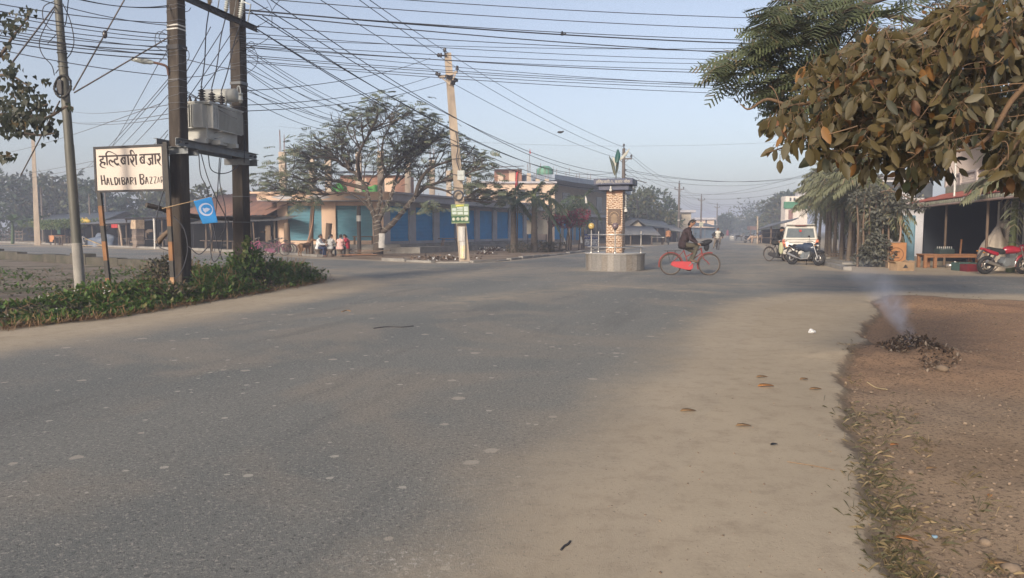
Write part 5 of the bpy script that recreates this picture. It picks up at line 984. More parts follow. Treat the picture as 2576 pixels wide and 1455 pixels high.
def blade(p0, p1, w, nm, mat, fold=.25, face=(0, -1, 0)):
 p0, p1 = Vector(p0), Vector(p1); d = p1 - p0; s = d.cross(Vector(face)).normalized(); f = Vector(face); mb = MB(); vs = []
 for i in range(13):
  t = i / 12; ww = w * (math.sin(PI * t ** .8) ** .75) / 2; c = p0 + d * t + s * (.05 * math.sin(PI * t) * d.length)
  vs += [c - s * ww, c - f * ww * fold, c + s * ww]
 mb.add(vs, [(3 * i + a, 3 * i + a + 1, 3 * i + a + 4, 3 * i + a + 3) for i in range(12) for a in (0, 1)], True); o = mb.build(nm, mat, mo); o.modifiers.new('s', 'SOLIDIFY').thickness = .012; return o
def mz(x, y): return V3((x - 440) / 2.694 / 1.584 / 1894 * 28.5, 0, 3.40 + (432 - y) / 2.694 / 1.584 / 1894 * 28.5)
M_lgreen = pm('bottle_green_enamel', (.012, .085, .075), (.01, .065, .06), 3, .35); M_ldark = pm('dark_green_blade', (.05, .075, .07), (.10, .09, .05), 3, .4); M_lsil = pm('silver_leaf_metal', (.42, .42, .38), (.34, .34, .30), 3, .4)
mb = MB(); mb.tube([mz(440, 440), mz(442, 340), mz(444, 250)], .02, 8); mb.build('leaf_stem', M_ldark, mo)
blade(mz(442, 262), mz(458, 108), .19, 'metal_leaf', M_lgreen); blade(mz(428, 392), mz(363, 178), .115, 'metal_leaf', M_ldark); blade(mz(440, 292), mz(396, 188) + V3(0, .12, 0), .15, 'metal_leaf', M_lsil); blade(mz(470, 232), mz(578, 104) + V3(0, .1, 0), .11, 'metal_leaf', M_lsil)
blade(mz(450, 360), mz(432, 112) + V3(0, .25, 0), .07, 'metal_leaf', M_ldark); 
p = gx(1350, 53); wb = thing('notice_board', 'blank off white board on two thin posts between the palms', 'notice board', p)
for px in (1328, 1374): a = gx(px, 53); mb = MB(); mb.bar(a + V3(0, 0, 0), a + V3(0, 0, 2.25), .06, .06, (1, 0, 0)); mb.wbuild('post', M_dark, wb)
mb = MB(); a, b_ = gx(1325, 52.94), gx(1377, 52.94); mb.bb(a.x, b_.x, 52.90, 52.94, zz(589, 53), zz(554, 53)); mb.wbuild('panel', pm('blank_board', (.56, .51, .43), (.50, .455, .38), 1.5, .7, dirt=(.34, .30, .25), dscale=1.5, damt=.3), wb)
Yn = 62; p = gx(1488, Yn); nb = thing('notice_board', 'navy and white notice board with two rows of printed lettering, left of the monument', 'notice board', p)
a, b_ = gx(1469, Yn), gx(1507, Yn); zt, zb = zz(589, Yn), zz(619, Yn); mb = MB(); mb.bb(a.x, b_.x, Yn - .04, Yn, zb, zt); mb.wbuild('panel', pm('navy_panel', (.03, .05, .20), None, 3, .5), nb)
mb = MB(); mb.bb(a.x + .06, b_.x - .04, Yn - .052, Yn - .042, zb + .04, zb + (zt - zb) * .58); mb.wbuild('white_field', pm('white_notice_print', (.66, .66, .66), (.12, .13, .16), 9, .6, sc=(1.3, 1, 1)), nb)
textmesh('उच्च माविको', .26, .004, 'lettering', M_white, nb, (0, 0, 0), (1, 0, 0), (0, 0, 1)).location = (-.04, -.045, zt - .24)
mb = MB()
for x in (a.x + .05, b_.x - .05): mb.bar((x, Yn + .04, 0), (x, Yn + .04, zt), .06, .06, (1, 0, 0))
mb.wbuild('post', M_steel, nb)
fg = thing('flag', 'red and white banner hanging limp from a pole among the palms', 'flag', gx(1300, 54)); mb = MB(); mb.cyl(gx(1301, 54), at(1303, 424, 54), .045, .035, 6); mb.wbuild('pole', M_wood, fg)
mb = MB(); P = [at(1299 - 6 * j / 8 + 5 * s - 2 * math.sin(j * .9) * s, 432 + 60 * j / 8, 53.9 + .1 * math.sin(j + s * 3)) for j in range(9) for s in (0, .5, 1)]; mb.add(P, [(3 * j + i, 3 * j + i + 1, 3 * j + i + 4, 3 * j + i + 3) for j in range(8) for i in (0, 1)], True); mb.wbuild('cloth', pm('red_white_banner', (.45, .04, .05), (.40, .035, .045), 4, .8, dirt=(.6, .5, .5), dscale=1.2, damt=.5), fg)
for px, py, nm, lab in ((1421, 604, 'cloth_flag', 'small white rag tied to the bougainvillea stem'), (1463, 600, 'cloth_flag', 'white rag hanging beside the navy notice board'), (1475, 500, 'cloth_flag', 'white rag hung high on the rightmost palm before the monument')):
 mb = MB(); P = [at(px - 3 + 6 * s * (j / 4) ** .5, py - 8 + 20 * j / 4, 58 + .05 * math.sin(3 * s + j)) for j in range(5) for s in (0, .5, 1)]; mb.add(P, [(3 * j + i, 3 * j + i + 1, 3 * j + i + 4, 3 * j + i + 3) for j in range(4) for i in (0, 1)], True); tag(mb.build(nm, M_white), lab, 'rag')
def leafquad(mb, p, d, n, L, w, fold=0.0, seg=1):
 d = d.normalized(); s = d.cross(n)
 if s.length < 1e-4: s = d.orthogonal()
 s.normalize(); u = s.cross(d)
 if seg == 1: mb.add([p, p + d * L * .45 + s * w / 2 + u * fold * w, p + d * L, p + d * L * .45 - s * w / 2 + u * fold * w], [(0, 1, 2, 3)])
 else:
  mb.add([p, p + d * L * .22 + s * w * .40 + u * fold * w, p + d * L * .55 + s * w * .5 + u * fold * w - Vector((0, 0, L * .03)), p + d * L * .86 + s * w * .24 + u * fold * w * .5 - Vector((0, 0, L * .08)), p + d * L - Vector((0, 0, L * .12)),
    p + d * L * .86 - s * w * .24 + u * fold * w * .5 - Vector((0, 0, L * .08)), p + d * L * .55 - s * w * .5 + u * fold * w - Vector((0, 0, L * .03)), p + d * L * .22 - s * w * .40 + u * fold * w, p + d * L * .5 - Vector((0, 0, L * .03))], [(0, 1, 2, 8), (8, 2, 3, 4), (0, 8, 6, 7), (8, 4, 5, 6)], True)
def rv(r=rnd): 
 z = r.uniform(-1, 1); a = r.uniform(0, 2 * PI); q = math.sqrt(1 - z * z); return Vector((q * math.cos(a), q * math.sin(a), z))
def clumps(mb, blobs, n, size, r, droop=.2, shell=.55, asp=.55, jag=.35):
 tot = sum(b[1] * b[2] * b[3] for b in blobs)
 for c, rx, ry, rz in blobs:
  k = int(n * rx * ry * rz / tot); c = Vector(c)
  for _ in range(k):
   v = rv(r); f = r.uniform(shell, 1) ** .6 * (1 + jag * noise.noise(v * 2.2 + c)); p = c + Vector((v.x * rx, v.y * ry, v.z * rz)) * f
   if noise.noise(p * (1.6 / max(rx, .5)) + Vector((5, 0, 0))) < -.18: continue
   d = (v + rv(r) * .9 - Vector((0, 0, droop))).normalized(); leafquad(mb, p, d, rv(r), size * r.uniform(.6, 1.4), size * asp * r.uniform(.7, 1.2), .1)
L_far = leafm('hazy_dark_leaves', (.035, .060, .035), (.055, .080, .045), (.085, .085, .045), .12, tr=.15)
L_far2 = leafm('olive_leaves', (.060, .075, .035), (.085, .095, .045), (.11, .095, .05), .2, tr=.15)
L_banana = leafm('banana_green_leaves', (.06, .11, .04), (.10, .15, .05), None, 0, tr=.3)
M_bark = pm('grey_brown_bark', (.115, .088, .068), (.075, .058, .046), 5, .9, .4, 18, sc=(1, 1, .3))
def tree(label, base, h, w, mat, r, n=2200, size=.55, trunk=.25, low=.25, name='tree', group=None, blobs=None, k=9):
 th = thing(name, label, 'tree', base, 0, group); c = Vector((0, 0, 0)); mb = MB()
 mb.tube([c, c + Vector((r.uniform(-.2, .2), r.uniform(-.2, .2), h * .35)), c + Vector((r.uniform(-.4, .4), r.uniform(-.4, .4), h * .75))], [trunk, trunk * .8, trunk * .3], 7)
 B = []
 for i in range(k):
  a = 2 * PI * i / k + r.uniform(-.4, .4); t = r.uniform(low, .88); q = Vector((math.cos(a) * w * r.uniform(.2, .6) * (1.1 - t * .6), math.sin(a) * w * r.uniform(.2, .6) * (1.1 - t * .6), h * t)); s = w * r.uniform(.28, .45); B.append((q, s, s, s * r.uniform(.6, .9)))
  mb.tube([(0, 0, h * t * .6), q * .6 + Vector((0, 0, h * t * .3)), q], [trunk * .4, trunk * .25, trunk * .1], 5)
 mb.build('trunk', M_bark, th); B.append((Vector((0, 0, h * .62)), w * .5, w * .5, h * .30)); m2 = MB(); clumps(m2, blobs or B, n, size, r); m2.build('crown', mat, th); return th
rt = random.Random(11)
for i, (px, Y, yt, w, lab, mt) in enumerate(((-30, 105, 425, 9, 'hazy dark tree at the far left edge, behind the pale concrete pole', 0), (45, 118, 440, 7, 'dark rounded tree left of the distant pale concrete pole', 0), (128, 112, 447, 8, 'broad hazy tree right of the distant pale concrete pole', 1), (205, 120, 462, 7, 'hazy tree between the steel pole and the name board', 0), (285, 110, 486, 8, 'hazy tree seen under the left half of the name board', 0), (375, 112, 482, 7, 'hazy tree seen under the right half of the name board', 1), (450, 125, 476, 7, 'hazy tree behind the nearer transformer pole', 0), (520, 98, 458, 5.5, 'thin leaved tree between the two transformer poles, above the rusty roof', 1), (655, 105, 478, 5, 'low hazy tree above the rusty roof left of the peach shop', 0), (700, 120, 490, 5, 'small hazy tree peeping over the end of the peach slab', 0))):
 tree(lab, gx(px, Y), zz(yt, Y), w, (L_far, L_far2)[mt], rt, 2600, .75, .3, .15)
# monument side trees
for px, Y, yt, w, lab, mt in ((1500, 120, 458, 8, 'tall hazy tree left of the monument pillar', 1), (1545, 128, 500, 8, 'bluish hazy tree directly behind the monument pillar', 0), (1605, 112, 468, 7, 'feathery tree just right of the monument cap', 1), (1648, 118, 478, 6, 'broad bamboo like tree left of the cream house', 0), (1468, 135, 478, 7, 'hazy tree behind the right end of the sweeping canopy', 0)):
 tree(lab, gx(px, Y), zz(yt, Y), w, (L_far, L_far2)[mt], rt, 3200, .7, .3, .08, k=12)
for px, Y, yt, w, lab, mt in ((1912, 235, 520, 15, 'large round bluish tree at the far right of the main road', 0), (1936, 215, 515, 11, 'hazy tree right of the large round bluish tree', 0), (1962, 150, 492, 6, 'tall ragged tree left of the white and green house', 1), (1978, 158, 478, 4, 'slim tall tree tight beside the white and green house', 0), (1846, 270, 548, 7, 'slender hazy conifer like tree among the far left poles', 0), (1822, 220, 540, 4, 'narrow hazy tree behind the far poles', 0), (1890, 420, 566, 18, 'faint low tree at the very end of the road', 0), (1840, 330, 572, 16, 'faint wide tree left of the pale far building', 0)):
 tree(lab, gx(px, Y), zz(yt, Y), w, (L_far, L_far2)[mt], rt, 2000, .9, .4, .22)
mb = MB()
for i in range(60):
 Y = rt.uniform(85, 260); n = rt.uniform(-16, -9.5) if i % 3 else rt.uniform(4, 9); c = sn(Y, n); s = rt.uniform(.5, 1.1); clumps(mb, [(c + V3(0, 0, s * .5), s * 1.6, s * 1.6, s)], 70, .35, rt)
tag(mb.build('roadside_undergrowth', L_far2), 'low weedy undergrowth along both sides of the far road', 'undergrowth', kind='stuff')
# areca palms far left
def frond(mb, mr, base, az, el, L, droop, pairs, wl, lw, r, twist=.6, stemr=.02):
 d = Vector((math.cos(az) * math.cos(el), math.sin(az) * math.cos(el), math.sin(el))); P = []
 for i in range(9): t = i / 8; P.append(base + d * (L * t) - Vector((0, 0, droop * L * t * t)))
 mr.tube(P, [stemr * (1 - .75 * i / 8) for i in range(9)], 4, False)
 for k in range(pairs):
  t = .12 + .88 * k / pairs; i = min(int(t * 8), 7); p = P[i].lerp(P[i + 1], t * 8 - i); tg = (P[i + 1] - P[i]).normalized(); sd = tg.cross(Vector((0, 0, 1)))
  sd = sd.normalized() if sd.length > .05 else Vector((math.sin(az), -math.cos(az), 0)); ll = wl * (math.sin(PI * min(1, .12 + t * .85)) ** .6) * r.uniform(.8, 1.1)
  for s in (-1, 1):
   dd = (sd * s + tg * .75 + Vector((0, 0, twist * r.uniform(-.6, .6) - .35))).normalized(); e = p + dd * ll; q = p + dd * ll * .5 + Vector((0, 0, .06 * ll)); e.z -= ll * .28; w = dd.cross(Vector((0, 0, 1))).normalized() * lw / 2 + Vector((0, 0, r.uniform(-.3, .3) * lw))
   mb.add([p - w * .5, p + w * .5, q + w, e, q - w], [(0, 1, 2, 4), (4, 2, 3)])
M_ptrunk = pm('ringed_palm_trunk', (.15, .12, .095), (.10, .08, .064), 3, .85, .3, 10, sc=(1, 1, 4)); M_ptrunk_g = pm('green_palm_shaft', (.13, .15, .05), (.10, .12, .045), 3, .5)
L_palm = leafm('dull_palm_leaflets', (.16, .17, .095), (.21, .205, .125), (.25, .20, .12), .2, tr=.2); L_palm_d = leafm('dark_palm_leaflets', (.055, .085, .05), (.085, .115, .068), (.10, .095, .06), .12, tr=.2)
def palm(label, base, h, L, nf, mat, r, group, pairs=22, wl=.55, lw=.055, trunk=.11, shaft=.7, el=(-.35, 1.2), lean=0.0, tm=None, droop=.35):
 th = thing('palm_tree', label, 'palm tree', base, 0, group); top = Vector((lean, lean * .3, h)); mb = MB()
 mb.tube([(0, 0, -.05), (lean * .3, 0, h * .4), tuple(top)], [trunk * 1.25, trunk, trunk * .85], 9); mb.build('trunk', tm or M_ptrunk, th)
 if shaft: mb = MB(); mb.tube([top - Vector((0, 0, .02)), top + Vector((0, 0, shaft * .4)), top + Vector((0, 0, shaft))], [trunk * .9, trunk * .95, trunk * .4], 8); mb.build('crownshaft', M_ptrunk_g, th)
 top = top + Vector((0, 0, shaft * .8))
 for i in range(nf):
  mr = MB(); mr.cur = 1; mf = mr; e = el[0] + (el[1] - el[0]) * ((i * .618) % 1); frond(mf, mr, top, i * 2.4 + r.uniform(-.3, .3), e, L * r.uniform(.85, 1.1), droop * r.uniform(.8, 1.4) * (1.15 - .4 * e), pairs, wl, lw, r)
  for q in range(len(mf.m)): mf.m[q] = 0 if not mf.sm[q] else 1
  mf.build('frond', [mat, M_ptrunk_g], th)
 return th
G = 'ornamental palms before the blue shops'
palm('dark palm with a wire wrapped trunk, left of the blank board', gx(1292, 53), zz(512, 53), 1.75, 16, L_palm_d, rt, G, 24, .50, .07, .21, .5, (-.5, 1.35), droop=.45)
palm('dark palm standing in front of the blank board', gx(1344, 52), zz(518, 52), 2.0, 16, L_palm_d, rt, G, 24, .50, .07, .22, .8, (-.5, 1.25), droop=.5)
palm('dark palm right of the blank board', gx(1384, 54), zz(512, 54), 1.7, 12, L_palm_d, rt, G, 24, .45, .07, .15, .5, (-.5, 1.35), droop=.45)
palm('palm with feathery upright fronds left of the navy notice board', gx(1466, 62), zz(520, 62), 2.0, 11, L_palm_d, rt, G, 22, .45, .07, .14, .7, (-.3, 1.2), droop=.5)
palm('shorter brownish palm behind the bougainvillea', gx(1432, 66), zz(540, 66), 1.7, 9, L_palm, rt, G, 20, .45, .07, .13, .4, (-.5, 1.1), droop=.5)
for px, Y, yt, lab in ((198, 105, 440, 'slender areca palm just right of the steel pole'), (268, 100, 450, 'areca palm peeping left of the name board top'), (228, 96, 466, 'shorter areca palm between the steel pole and the name board'), (108, 100, 452, 'areca palm above the distant pale pole'), (420, 118, 470, 'hazy areca palm behind the name board')):
 palm(lab, gx(px, Y), zz(yt, Y) - .8, 2.2, 10, L_far, rt, 'hazy areca palms beyond the sheds', 14, .6, .12, .13, .6, (-.4, 1.2))
# banana clump at left
for px, Y, lab in ((30, 84, 'banana plant at the far left edge'), (92, 88, 'banana plant behind the vine covered stall'), (345, 86, 'pale banana plant behind the low dark shed')):
 th = thing('banana_plant', lab, 'banana plant', gx(px, Y)); mb = MB(); mb.tube([(0, 0, 0), (.1, 0, 1.6), (.05, .05, 2.8)], [.18, .15, .08], 7); mb.build('stem', L_banana, th); mb = MB()
 for k in range(9):
  a = k * 2.4; e = rt.uniform(.3, 1.2); d = Vector((math.cos(a) * math.cos(e), math.sin(a) * math.cos(e), math.sin(e))); P = [Vector((.05, .05, 2.5)) + d * (2.4 * t) - Vector((0, 0, 1.5 * t * t)) for t in (0, .25, .5, .75, 1)]; s = d.cross(Vector((0, 0, 1))).normalized()
  vs = [];
  for p, w in zip(P, (.1, .32, .36, .26, .04)): vs += [p - s * w, p + Vector((0, 0, -.06)), p + s * w]
  mb.add(vs, [(3 * i + q, 3 * i + q + 1, 3 * i + q + 4, 3 * i + q + 3) for i in range(4) for q in (0, 1)], True)
 mb.build('leaf_crown', L_banana, th)
# vine over the stall, weeds by the kerb
L_vine = leafm('bright_vine_leaves', (.085, .135, .035), (.13, .18, .055), (.16, .17, .06), .2, tr=.3)
L_verge = leafm('verge_weed_leaves', (.062, .118, .024), (.105, .168, .038), (.15, .145, .055), .10, tr=.3)
L_verge2 = leafm('dull_weed_leaves', (.060, .062, .036), (.10, .095, .055), (.17, .13, .09), .3, tr=.2)
mb = MB(); a, b_ = kerb_pt(100, 1.0), kerb_pt(204, 1.0)
clumps(mb, [(a.lerp(b_, t) + KN * q + V3(0, 0, 2.15 + .1 * math.sin(t * 9) + q * .06), 2.0, 1.2, .38) for t in (.04, .22, .4, .58, .76, .92) for q in (-.4, 1.2)], 4200, .22, rt, .3, .3, .8)
tag(mb.build('creeper_vine', L_vine), 'bright leafy gourd vine spread over the far left stall roof', 'vine')
L_poin = leafm('grey_green_feathery_leaves', (.12, .145, .09), (.18, .20, .135), (.21, .20, .14), .12, tr=.2)
def sprayleaf(mb, p, d, L, r, n=6, w=.05, up=(0, 0, 1)):
 d = d.normalized(); s = d.cross(Vector((r.uniform(-.5, .5), r.uniform(-1.1, .3), 1))); s = s.normalized() if s.length > .05 else Vector((1, 0, 0))
 for k in range(n):
  t = (k + .5) / n; q = p + d * (L * t) - Vector((0, 0, L * .22 * t * t)); ll = L * .42 * (math.sin(PI * (.15 + .8 * t)) ** .7)
  for sg in (-1, 1):
   dd = (s * sg + d * .45 + Vector((0, 0, r.uniform(-.25, .05)))).normalized(); m_ = q + dd * ll; w_ = d * w * .5
   mb.add([q - w_, q + w_, m_ + w_ * .7 - Vector((0, 0, ll * .12)), m_ - w_ * .7 - Vector((0, 0, ll * .12))], [(0, 1, 2, 3)])
YT = 44.0
pt_ = thing('shade_tree', 'spreading flat topped shade tree with fairy lights wound round its forked trunk', 'tree', gx(951, YT)); rp = random.Random(5)
limbs = [[(951, 640), (953, 600), (950, 575), (948, 560)],
   [(948, 562), (938, 535), (928, 505), (922, 475), (905, 450), (880, 425), (850, 405)], [(948, 562), (950, 530), (957, 500), (958, 465), (972, 440), (1000, 415), (1020, 395)], [(950, 560), (965, 530), (985, 490), (995, 455), (1015, 420), (1050, 390)],
   [(955, 590), (985, 565), (1015, 530), (1045, 495), (1075, 470), (1120, 455), (1160, 445)], [(1045, 495), (1055, 460), (1075, 430), (1110, 412), (1150, 405), (1190, 410)],
   [(922, 475), (880, 465), (840, 455), (800, 450), (760, 452)], [(905, 450), (900, 400), (915, 360), (935, 330)], [(972, 440), (960, 400), (965, 350), (985, 315)], [(1000, 415), (1030, 370), (1045, 335)], [(880, 425), (860, 380), (865, 345)], [(1050, 390), (1080, 355), (1105, 345)], [(1120, 455), (1165, 440), (1210, 425)], [(850, 405), (815, 395), (780, 400)], [(800, 450), (765, 470), (730, 480)], [(1075, 470), (1120, 480), (1150, 500)], [(938, 535), (905, 500), (870, 485), (830, 490)]]
mt = MB(); tips = []
for i, Lm in enumerate(limbs):
 off = 0 if i == 0 else rp.uniform(-1, 1); P = []
 for j, (px, py) in enumerate(Lm): P.append(at(px, py, YT + off * 3.2 * (max(0, 560 - py) / 250)))
 if i: P[0] = at(*Lm[0], YT + (0 if Lm[0][1] > 540 else off * .3))
 P = catmull(P, 4); r0 = (.31, .155, .14, .14, .175)[i] if i < 5 else .13 if i < 8 else .09
 mt.tube(P, [r0 * (1 - (.25 if i == 0 else .72) * k / (len(P) - 1)) for k in range(len(P))], 8 if i < 6 else 6, False)
 if i: tips += [(P[k], (P[k] - P[k - 1]).normalized(), r0) for k in range(len(P) // 2, len(P), 2)] + [(P[-1], (P[-1] - P[-2]).normalized(), r0)] * 3
ends = []
def inside(p):                                       # umbrella envelope of the crown
 c = gx(965, YT); dx, dy = (p.x - c.x) / 6.9, (p.y - YT) / 6.2; rr = dx * dx + dy * dy
 return rr < 1 and p.z < 9.0 - 4.8 * rr - .5 * abs(noise.noise(p * .5))
def grow(p, d, L, r, lvl):
 P = [p]; q = p; dd = d
 for k in range(4):
  dd = (dd + rv(rp) * .35 + Vector((0, 0, .12 if lvl else .2)) + Vector((d.x, d.y, 0)) * .25).normalized(); q = q + dd * L / 4; P.append(q)
  if not inside(q): 
   if rp.random() < .5: return
   break
 if len(P) < 3: ends.append((P[-1], dd)); return
 mt.tube(P, [max(.012, r * (1 - .6 * k / len(P))) for k in range(len(P))], 4, False)
 if lvl >= 2: ends.append((P[-1], dd)); ends.append((P[-2], dd)); return
 for _ in range(3 if lvl == 0 else 2): 
  k = rp.randint(len(P) // 2, len(P) - 1); a = rp.uniform(0, 2 * PI); grow(P[k], (dd + Vector((math.cos(a), math.sin(a), rp.uniform(-.25, .5))) * .8).normalized(), L * .72, r * .6, lvl + 1)
for p, d, r in tips:
 for _ in range(2): a = rp.uniform(0, 2 * PI); grow(p, (d + Vector((math.cos(a), math.sin(a), rp.uniform(-.2, .6))) * .75).normalized(), rp.uniform(1.1, 1.9), min(r * .4, .05), 0)
mt.wbuild('trunk', pm('dark_tree_bark', (.075, .058, .045), (.05, .038, .03), 5, .9, .4, 18), pt_)
ml = MB(); cellc = {}
for p, d in ends:
 kk = (round(p.x / .7), round(p.z / .5)); cellc[kk] = cellc.get(kk, 0) + 1
 if cellc[kk] > 9: continue
 for _ in range(rp.choice((1, 1, 2, 2, 3))): a = rp.uniform(0, 2 * PI); sprayleaf(ml, p + rv(rp) * .5, Vector((math.cos(a), math.sin(a), rp.uniform(-.15, .25))), rp.uniform(.42, .68), rp, 5, .09)
for px, py, k in ((740, 520, 12), (765, 500, 9), (1060, 520, 11), (1085, 515, 10), (1110, 520, 8), (720, 470, 14), (800, 505, 12), (990, 515, 10), (1180, 470, 14)):     # low hanging sprays
 for _ in range(k): c = at(px + rp.uniform(-22, 22), py + rp.uniform(-12, 12), YT - rp.uniform(0, 2.5)); a = rp.uniform(0, 2 * PI); sprayleaf(ml, c, Vector((math.cos(a), math.sin(a), rp.uniform(-.6, 0))), rp.uniform(.4, .65), rp, 5, .075)
ml.wbuild('crown', L_poin, pt_)
M_string = pm('pale_light_string', (.40, .37, .33), None, 5, .6); ms = MB()
for Lm, r0, n in ((limbs[0], .33, 5), (limbs[1][:4], .16, 6), (limbs[2][:4], .15, 6), (limbs[3][:4], .15, 6), (limbs[4][:4], .185, 7)):
 P = [at(x, y, YT) for x, y in Lm]
 ms = MB(); Q = []
 for k in range(n * 14 + 1):
  t = k / (n * 14) * (len(P) - 1) * .999; i = int(t); c = P[i].lerp(P[i + 1], t - i); d = (P[i + 1] - P[i]).normalized(); e = d.cross(V3(0, 1, 0)).normalized(); f = d.cross(e); w = 2 * PI * k / 14; Q.append(c + (e * math.cos(w) + f * math.sin(w)) * r0 * (1.08 - .12 * t))
 ms.tube(Q, .013, 4, False); ms.wbuild('fairy_light_string', M_string, pt_)
mb = MB(); c = at(960, 606, YT - .5); P = [c + V3(.17 * s + .02 * math.sin(t * 3), -.06 * (1 - s * s) + .04 * t, t * .42) for t in (-1, -.3, .3, 1) for s in (-1, -.4, .4, 1)]; mb.add(P, [(4 * j + i, 4 * j + i + 1, 4 * j + i + 5, 4 * j + i + 4) for j in range(3) for i in range(3)], True); tag(mb.build('notice', pm('grey_paper', (.40, .38, .36), (.28, .27, .26), 5, .8)), 'crumpled grey paper notice tied to the base of the shade tree trunk', 'notice')
# bougainvillea
bo = thing('bougainvillea', 'magenta flowering bougainvillea on thin bare stems near the navy notice board', 'shrub', gx(1428, 58)); mb = MB()
for px in (1408, 1424, 1430, 1436, 1456): mb.tube([gx(px, 58), at(px + 2, 600, 58), at(px + rp.uniform(-8, 8), 562, 58)], [.06, .05, .035], 5)
mb.wbuild('stems', M_bark, bo); mb = MB(); L_boug = leafm('magenta_bracts', (.20, .022, .050), (.28, .05, .085), (.07, .08, .04), .25, tr=.3)
clumps(mb, [(at(px, py, 58 + rp.uniform(-.5, .5)), .75, .7, .38) for px, py in ((1400, 556), (1412, 550), (1428, 552), (1443, 544), (1455, 548), (1462, 538), (1450, 560), (1422, 562))], 2600, .16, rp, .2, .3, .8); mb.wbuild('flowers', L_boug, bo)
mb = MB(); clumps(mb, [(at(px, py, 58.4), .7, .6, .5) for px, py in ((1440, 515), (1458, 520), (1470, 560), (1390, 545), (1425, 530))], 1200, .2, rp, .2, .3, .6); mb.wbuild('leaves', L_palm_d, bo)
# little shrubs on the dirt
mb = MB()
for px, Y in ((1300, 51), (1322, 52), (1355, 51.5), (1372, 52.5), (1390, 53), (1405, 54)): clumps(mb, [(gx(px, Y) + V3(0, 0, .3), .7, .5, .4)], 380, .14, rp)
tag(mb.build('low_weeds', L_verge2), 'low dusty weeds round the feet of the palms', 'weeds', kind='stuff')
VP = Matrix(); vr_ = random.Random(3); mb = MB(); m2 = MB(); m3 = MB(); mw = MB()
def sd1(P, x, y): return float(sdf(P, np.array([x]), np.array([y]))[0])
cnt = 0
cand = [(vr_.uniform(-19, -4.6), vr_.uniform(10.8, 27)) for _ in range(24000)]; SD = sdf(VERGE, np.array([c[0] for c in cand]), np.array([c[1] for c in cand]))
back = lambda x, y: (Vector((x, y, 0)) - Vector((*VERGE[0], 0))).length
for (x, y), s in zip(cand, SD):
 front = -s
 if s > .05: 
  if s < .45 and vr_.random() < .5: 
   d = Vector((vr_.uniform(-1, 1), vr_.uniform(-1, 1), .5)); leafquad(m2, Vector((x, y, .01)), d, Vector((0, 0, 1)), vr_.uniform(.12, .28), .012)
  continue
 pxx = 1288 + 1894 * x / y; lush = 1.4 * noise.noise((x * .5, y * .5, 2)) + (.25 if pxx > 230 else -.05)
 depth_from_front = (gp(max(0, min(800, pxx)), np.interp(max(0, min(800, pxx)), [0, 120, 280, 430, 560, 700, 790], [832, 815, 800, 775, 752, 730, 713])).y); dv = y - depth_from_front
 bandw = np.interp(pxx, [-100, 200, 400, 800], [2.6, 4.2, 7.5, 9])
 if dv > bandw and vr_.random() < .93: continue
 hgt = np.interp(dv, [0, .5, 1.5, 6], [.03, .10, .19, .18]) * (1 + .9 * lush) * (1.7 if pxx > 480 else 1.2 if pxx > 330 else .8)
 if lush < -.25 and vr_.random() < .7: continue
 for _ in range(5 if lush > -.1 else 3):
  p = Vector((x + vr_.uniform(-.16, .16), y + vr_.uniform(-.16, .16), max(.02, hgt * vr_.uniform(.1, 1.1)))); d = Vector((vr_.uniform(-1, 1), vr_.uniform(-1.2, .6), vr_.uniform(-.1, .7)))
  leafquad(mb if (lush > -.05 or vr_.random() < .35) else m3, p, d, Vector((0, 0, 1)), vr_.uniform(.07, .15), vr_.uniform(.05, .10), .15)
 if vr_.random() < .10: m2.tube([(x, y, 0), (x + vr_.uniform(-.1, .1), y, hgt * .8), (x + vr_.uniform(-.2, .2), y, hgt * 1.5)], .006, 3, False)
 if vr_.random() < .009 and pxx < 420:
  for _ in range(5): mw.ball((x + vr_.uniform(-.1, .1), y + vr_.uniform(-.1, .1), hgt * 1.15 + vr_.uniform(-.03, .03)), .014, 5, 3)
for i in range(3200):
 t = vr_.random(); px = 820 * t; y0 = np.interp(px, [0, 120, 280, 430, 560, 700, 790, 812], [834, 817, 802, 777, 754, 732, 715, 708]); g = gp(px, y0 - vr_.uniform(-.004, .02) * (y0 - 580) * 2); d = Vector((vr_.uniform(-1, 1), vr_.uniform(-1, 1), vr_.uniform(.05, .5))); leafquad(m2, g + Vector((0, 0, .01)), d, Vector((0, 0, 1)), vr_.uniform(.10, .26), .011)
tag(mb.build('verge_undergrowth', L_verge), 'dense green creeper and weeds covering the roadside verge', 'undergrowth', kind='stuff')
tag(m3.build('verge_undergrowth', L_verge2), 'dull half dry weeds on the roadside verge', 'undergrowth', kind='stuff')
tag(m2.build('dry_grass', pm('straw_grass', (.25, .155, .08), (.17, .10, .055), 2, .9)), 'dry straw and stalks along the verge edge', 'dry grass', kind='stuff')
tag(mw.build('white_weed_flowers', M_white), 'tiny white weed flowers at the left of the verge', 'flowers', kind='stuff')
def shrub(label, px, Y, w, d, h, mat, n, size=.11):
 th = thing('shrub', label, 'shrub', gx(px, Y)); r = random.Random(px); mb = MB()
 for i in range(9): a = i * .7; mb.tube([(0, 0, 0), (math.cos(a) * w * .4, math.sin(a) * d * .4, h * .5), (math.cos(a) * w * .8, math.sin(a) * d * .8, h * r.uniform(.7, 1.15))], [.02, .014, .006], 4)
 mb.build('stems', M_bark, th); mb = MB(); clumps(mb, [(V3(r.uniform(-w, w) * .6, r.uniform(-d, d) * .6, h * r.uniform(.3, .72)), w * .55, d * .6, h * .38) for _ in range(9)], n, size, r, .1, .2, .75); mb.build('leaves', mat, th)
shrub('tall green bush climbing the base of the right transformer pole', 640, 20.4, .75, .7, 1.05, L_verge, 2600, .10)
shrub('green bush between the two transformer poles', 535, 18.8, .8, .7, .62, L_verge, 2200, .10)
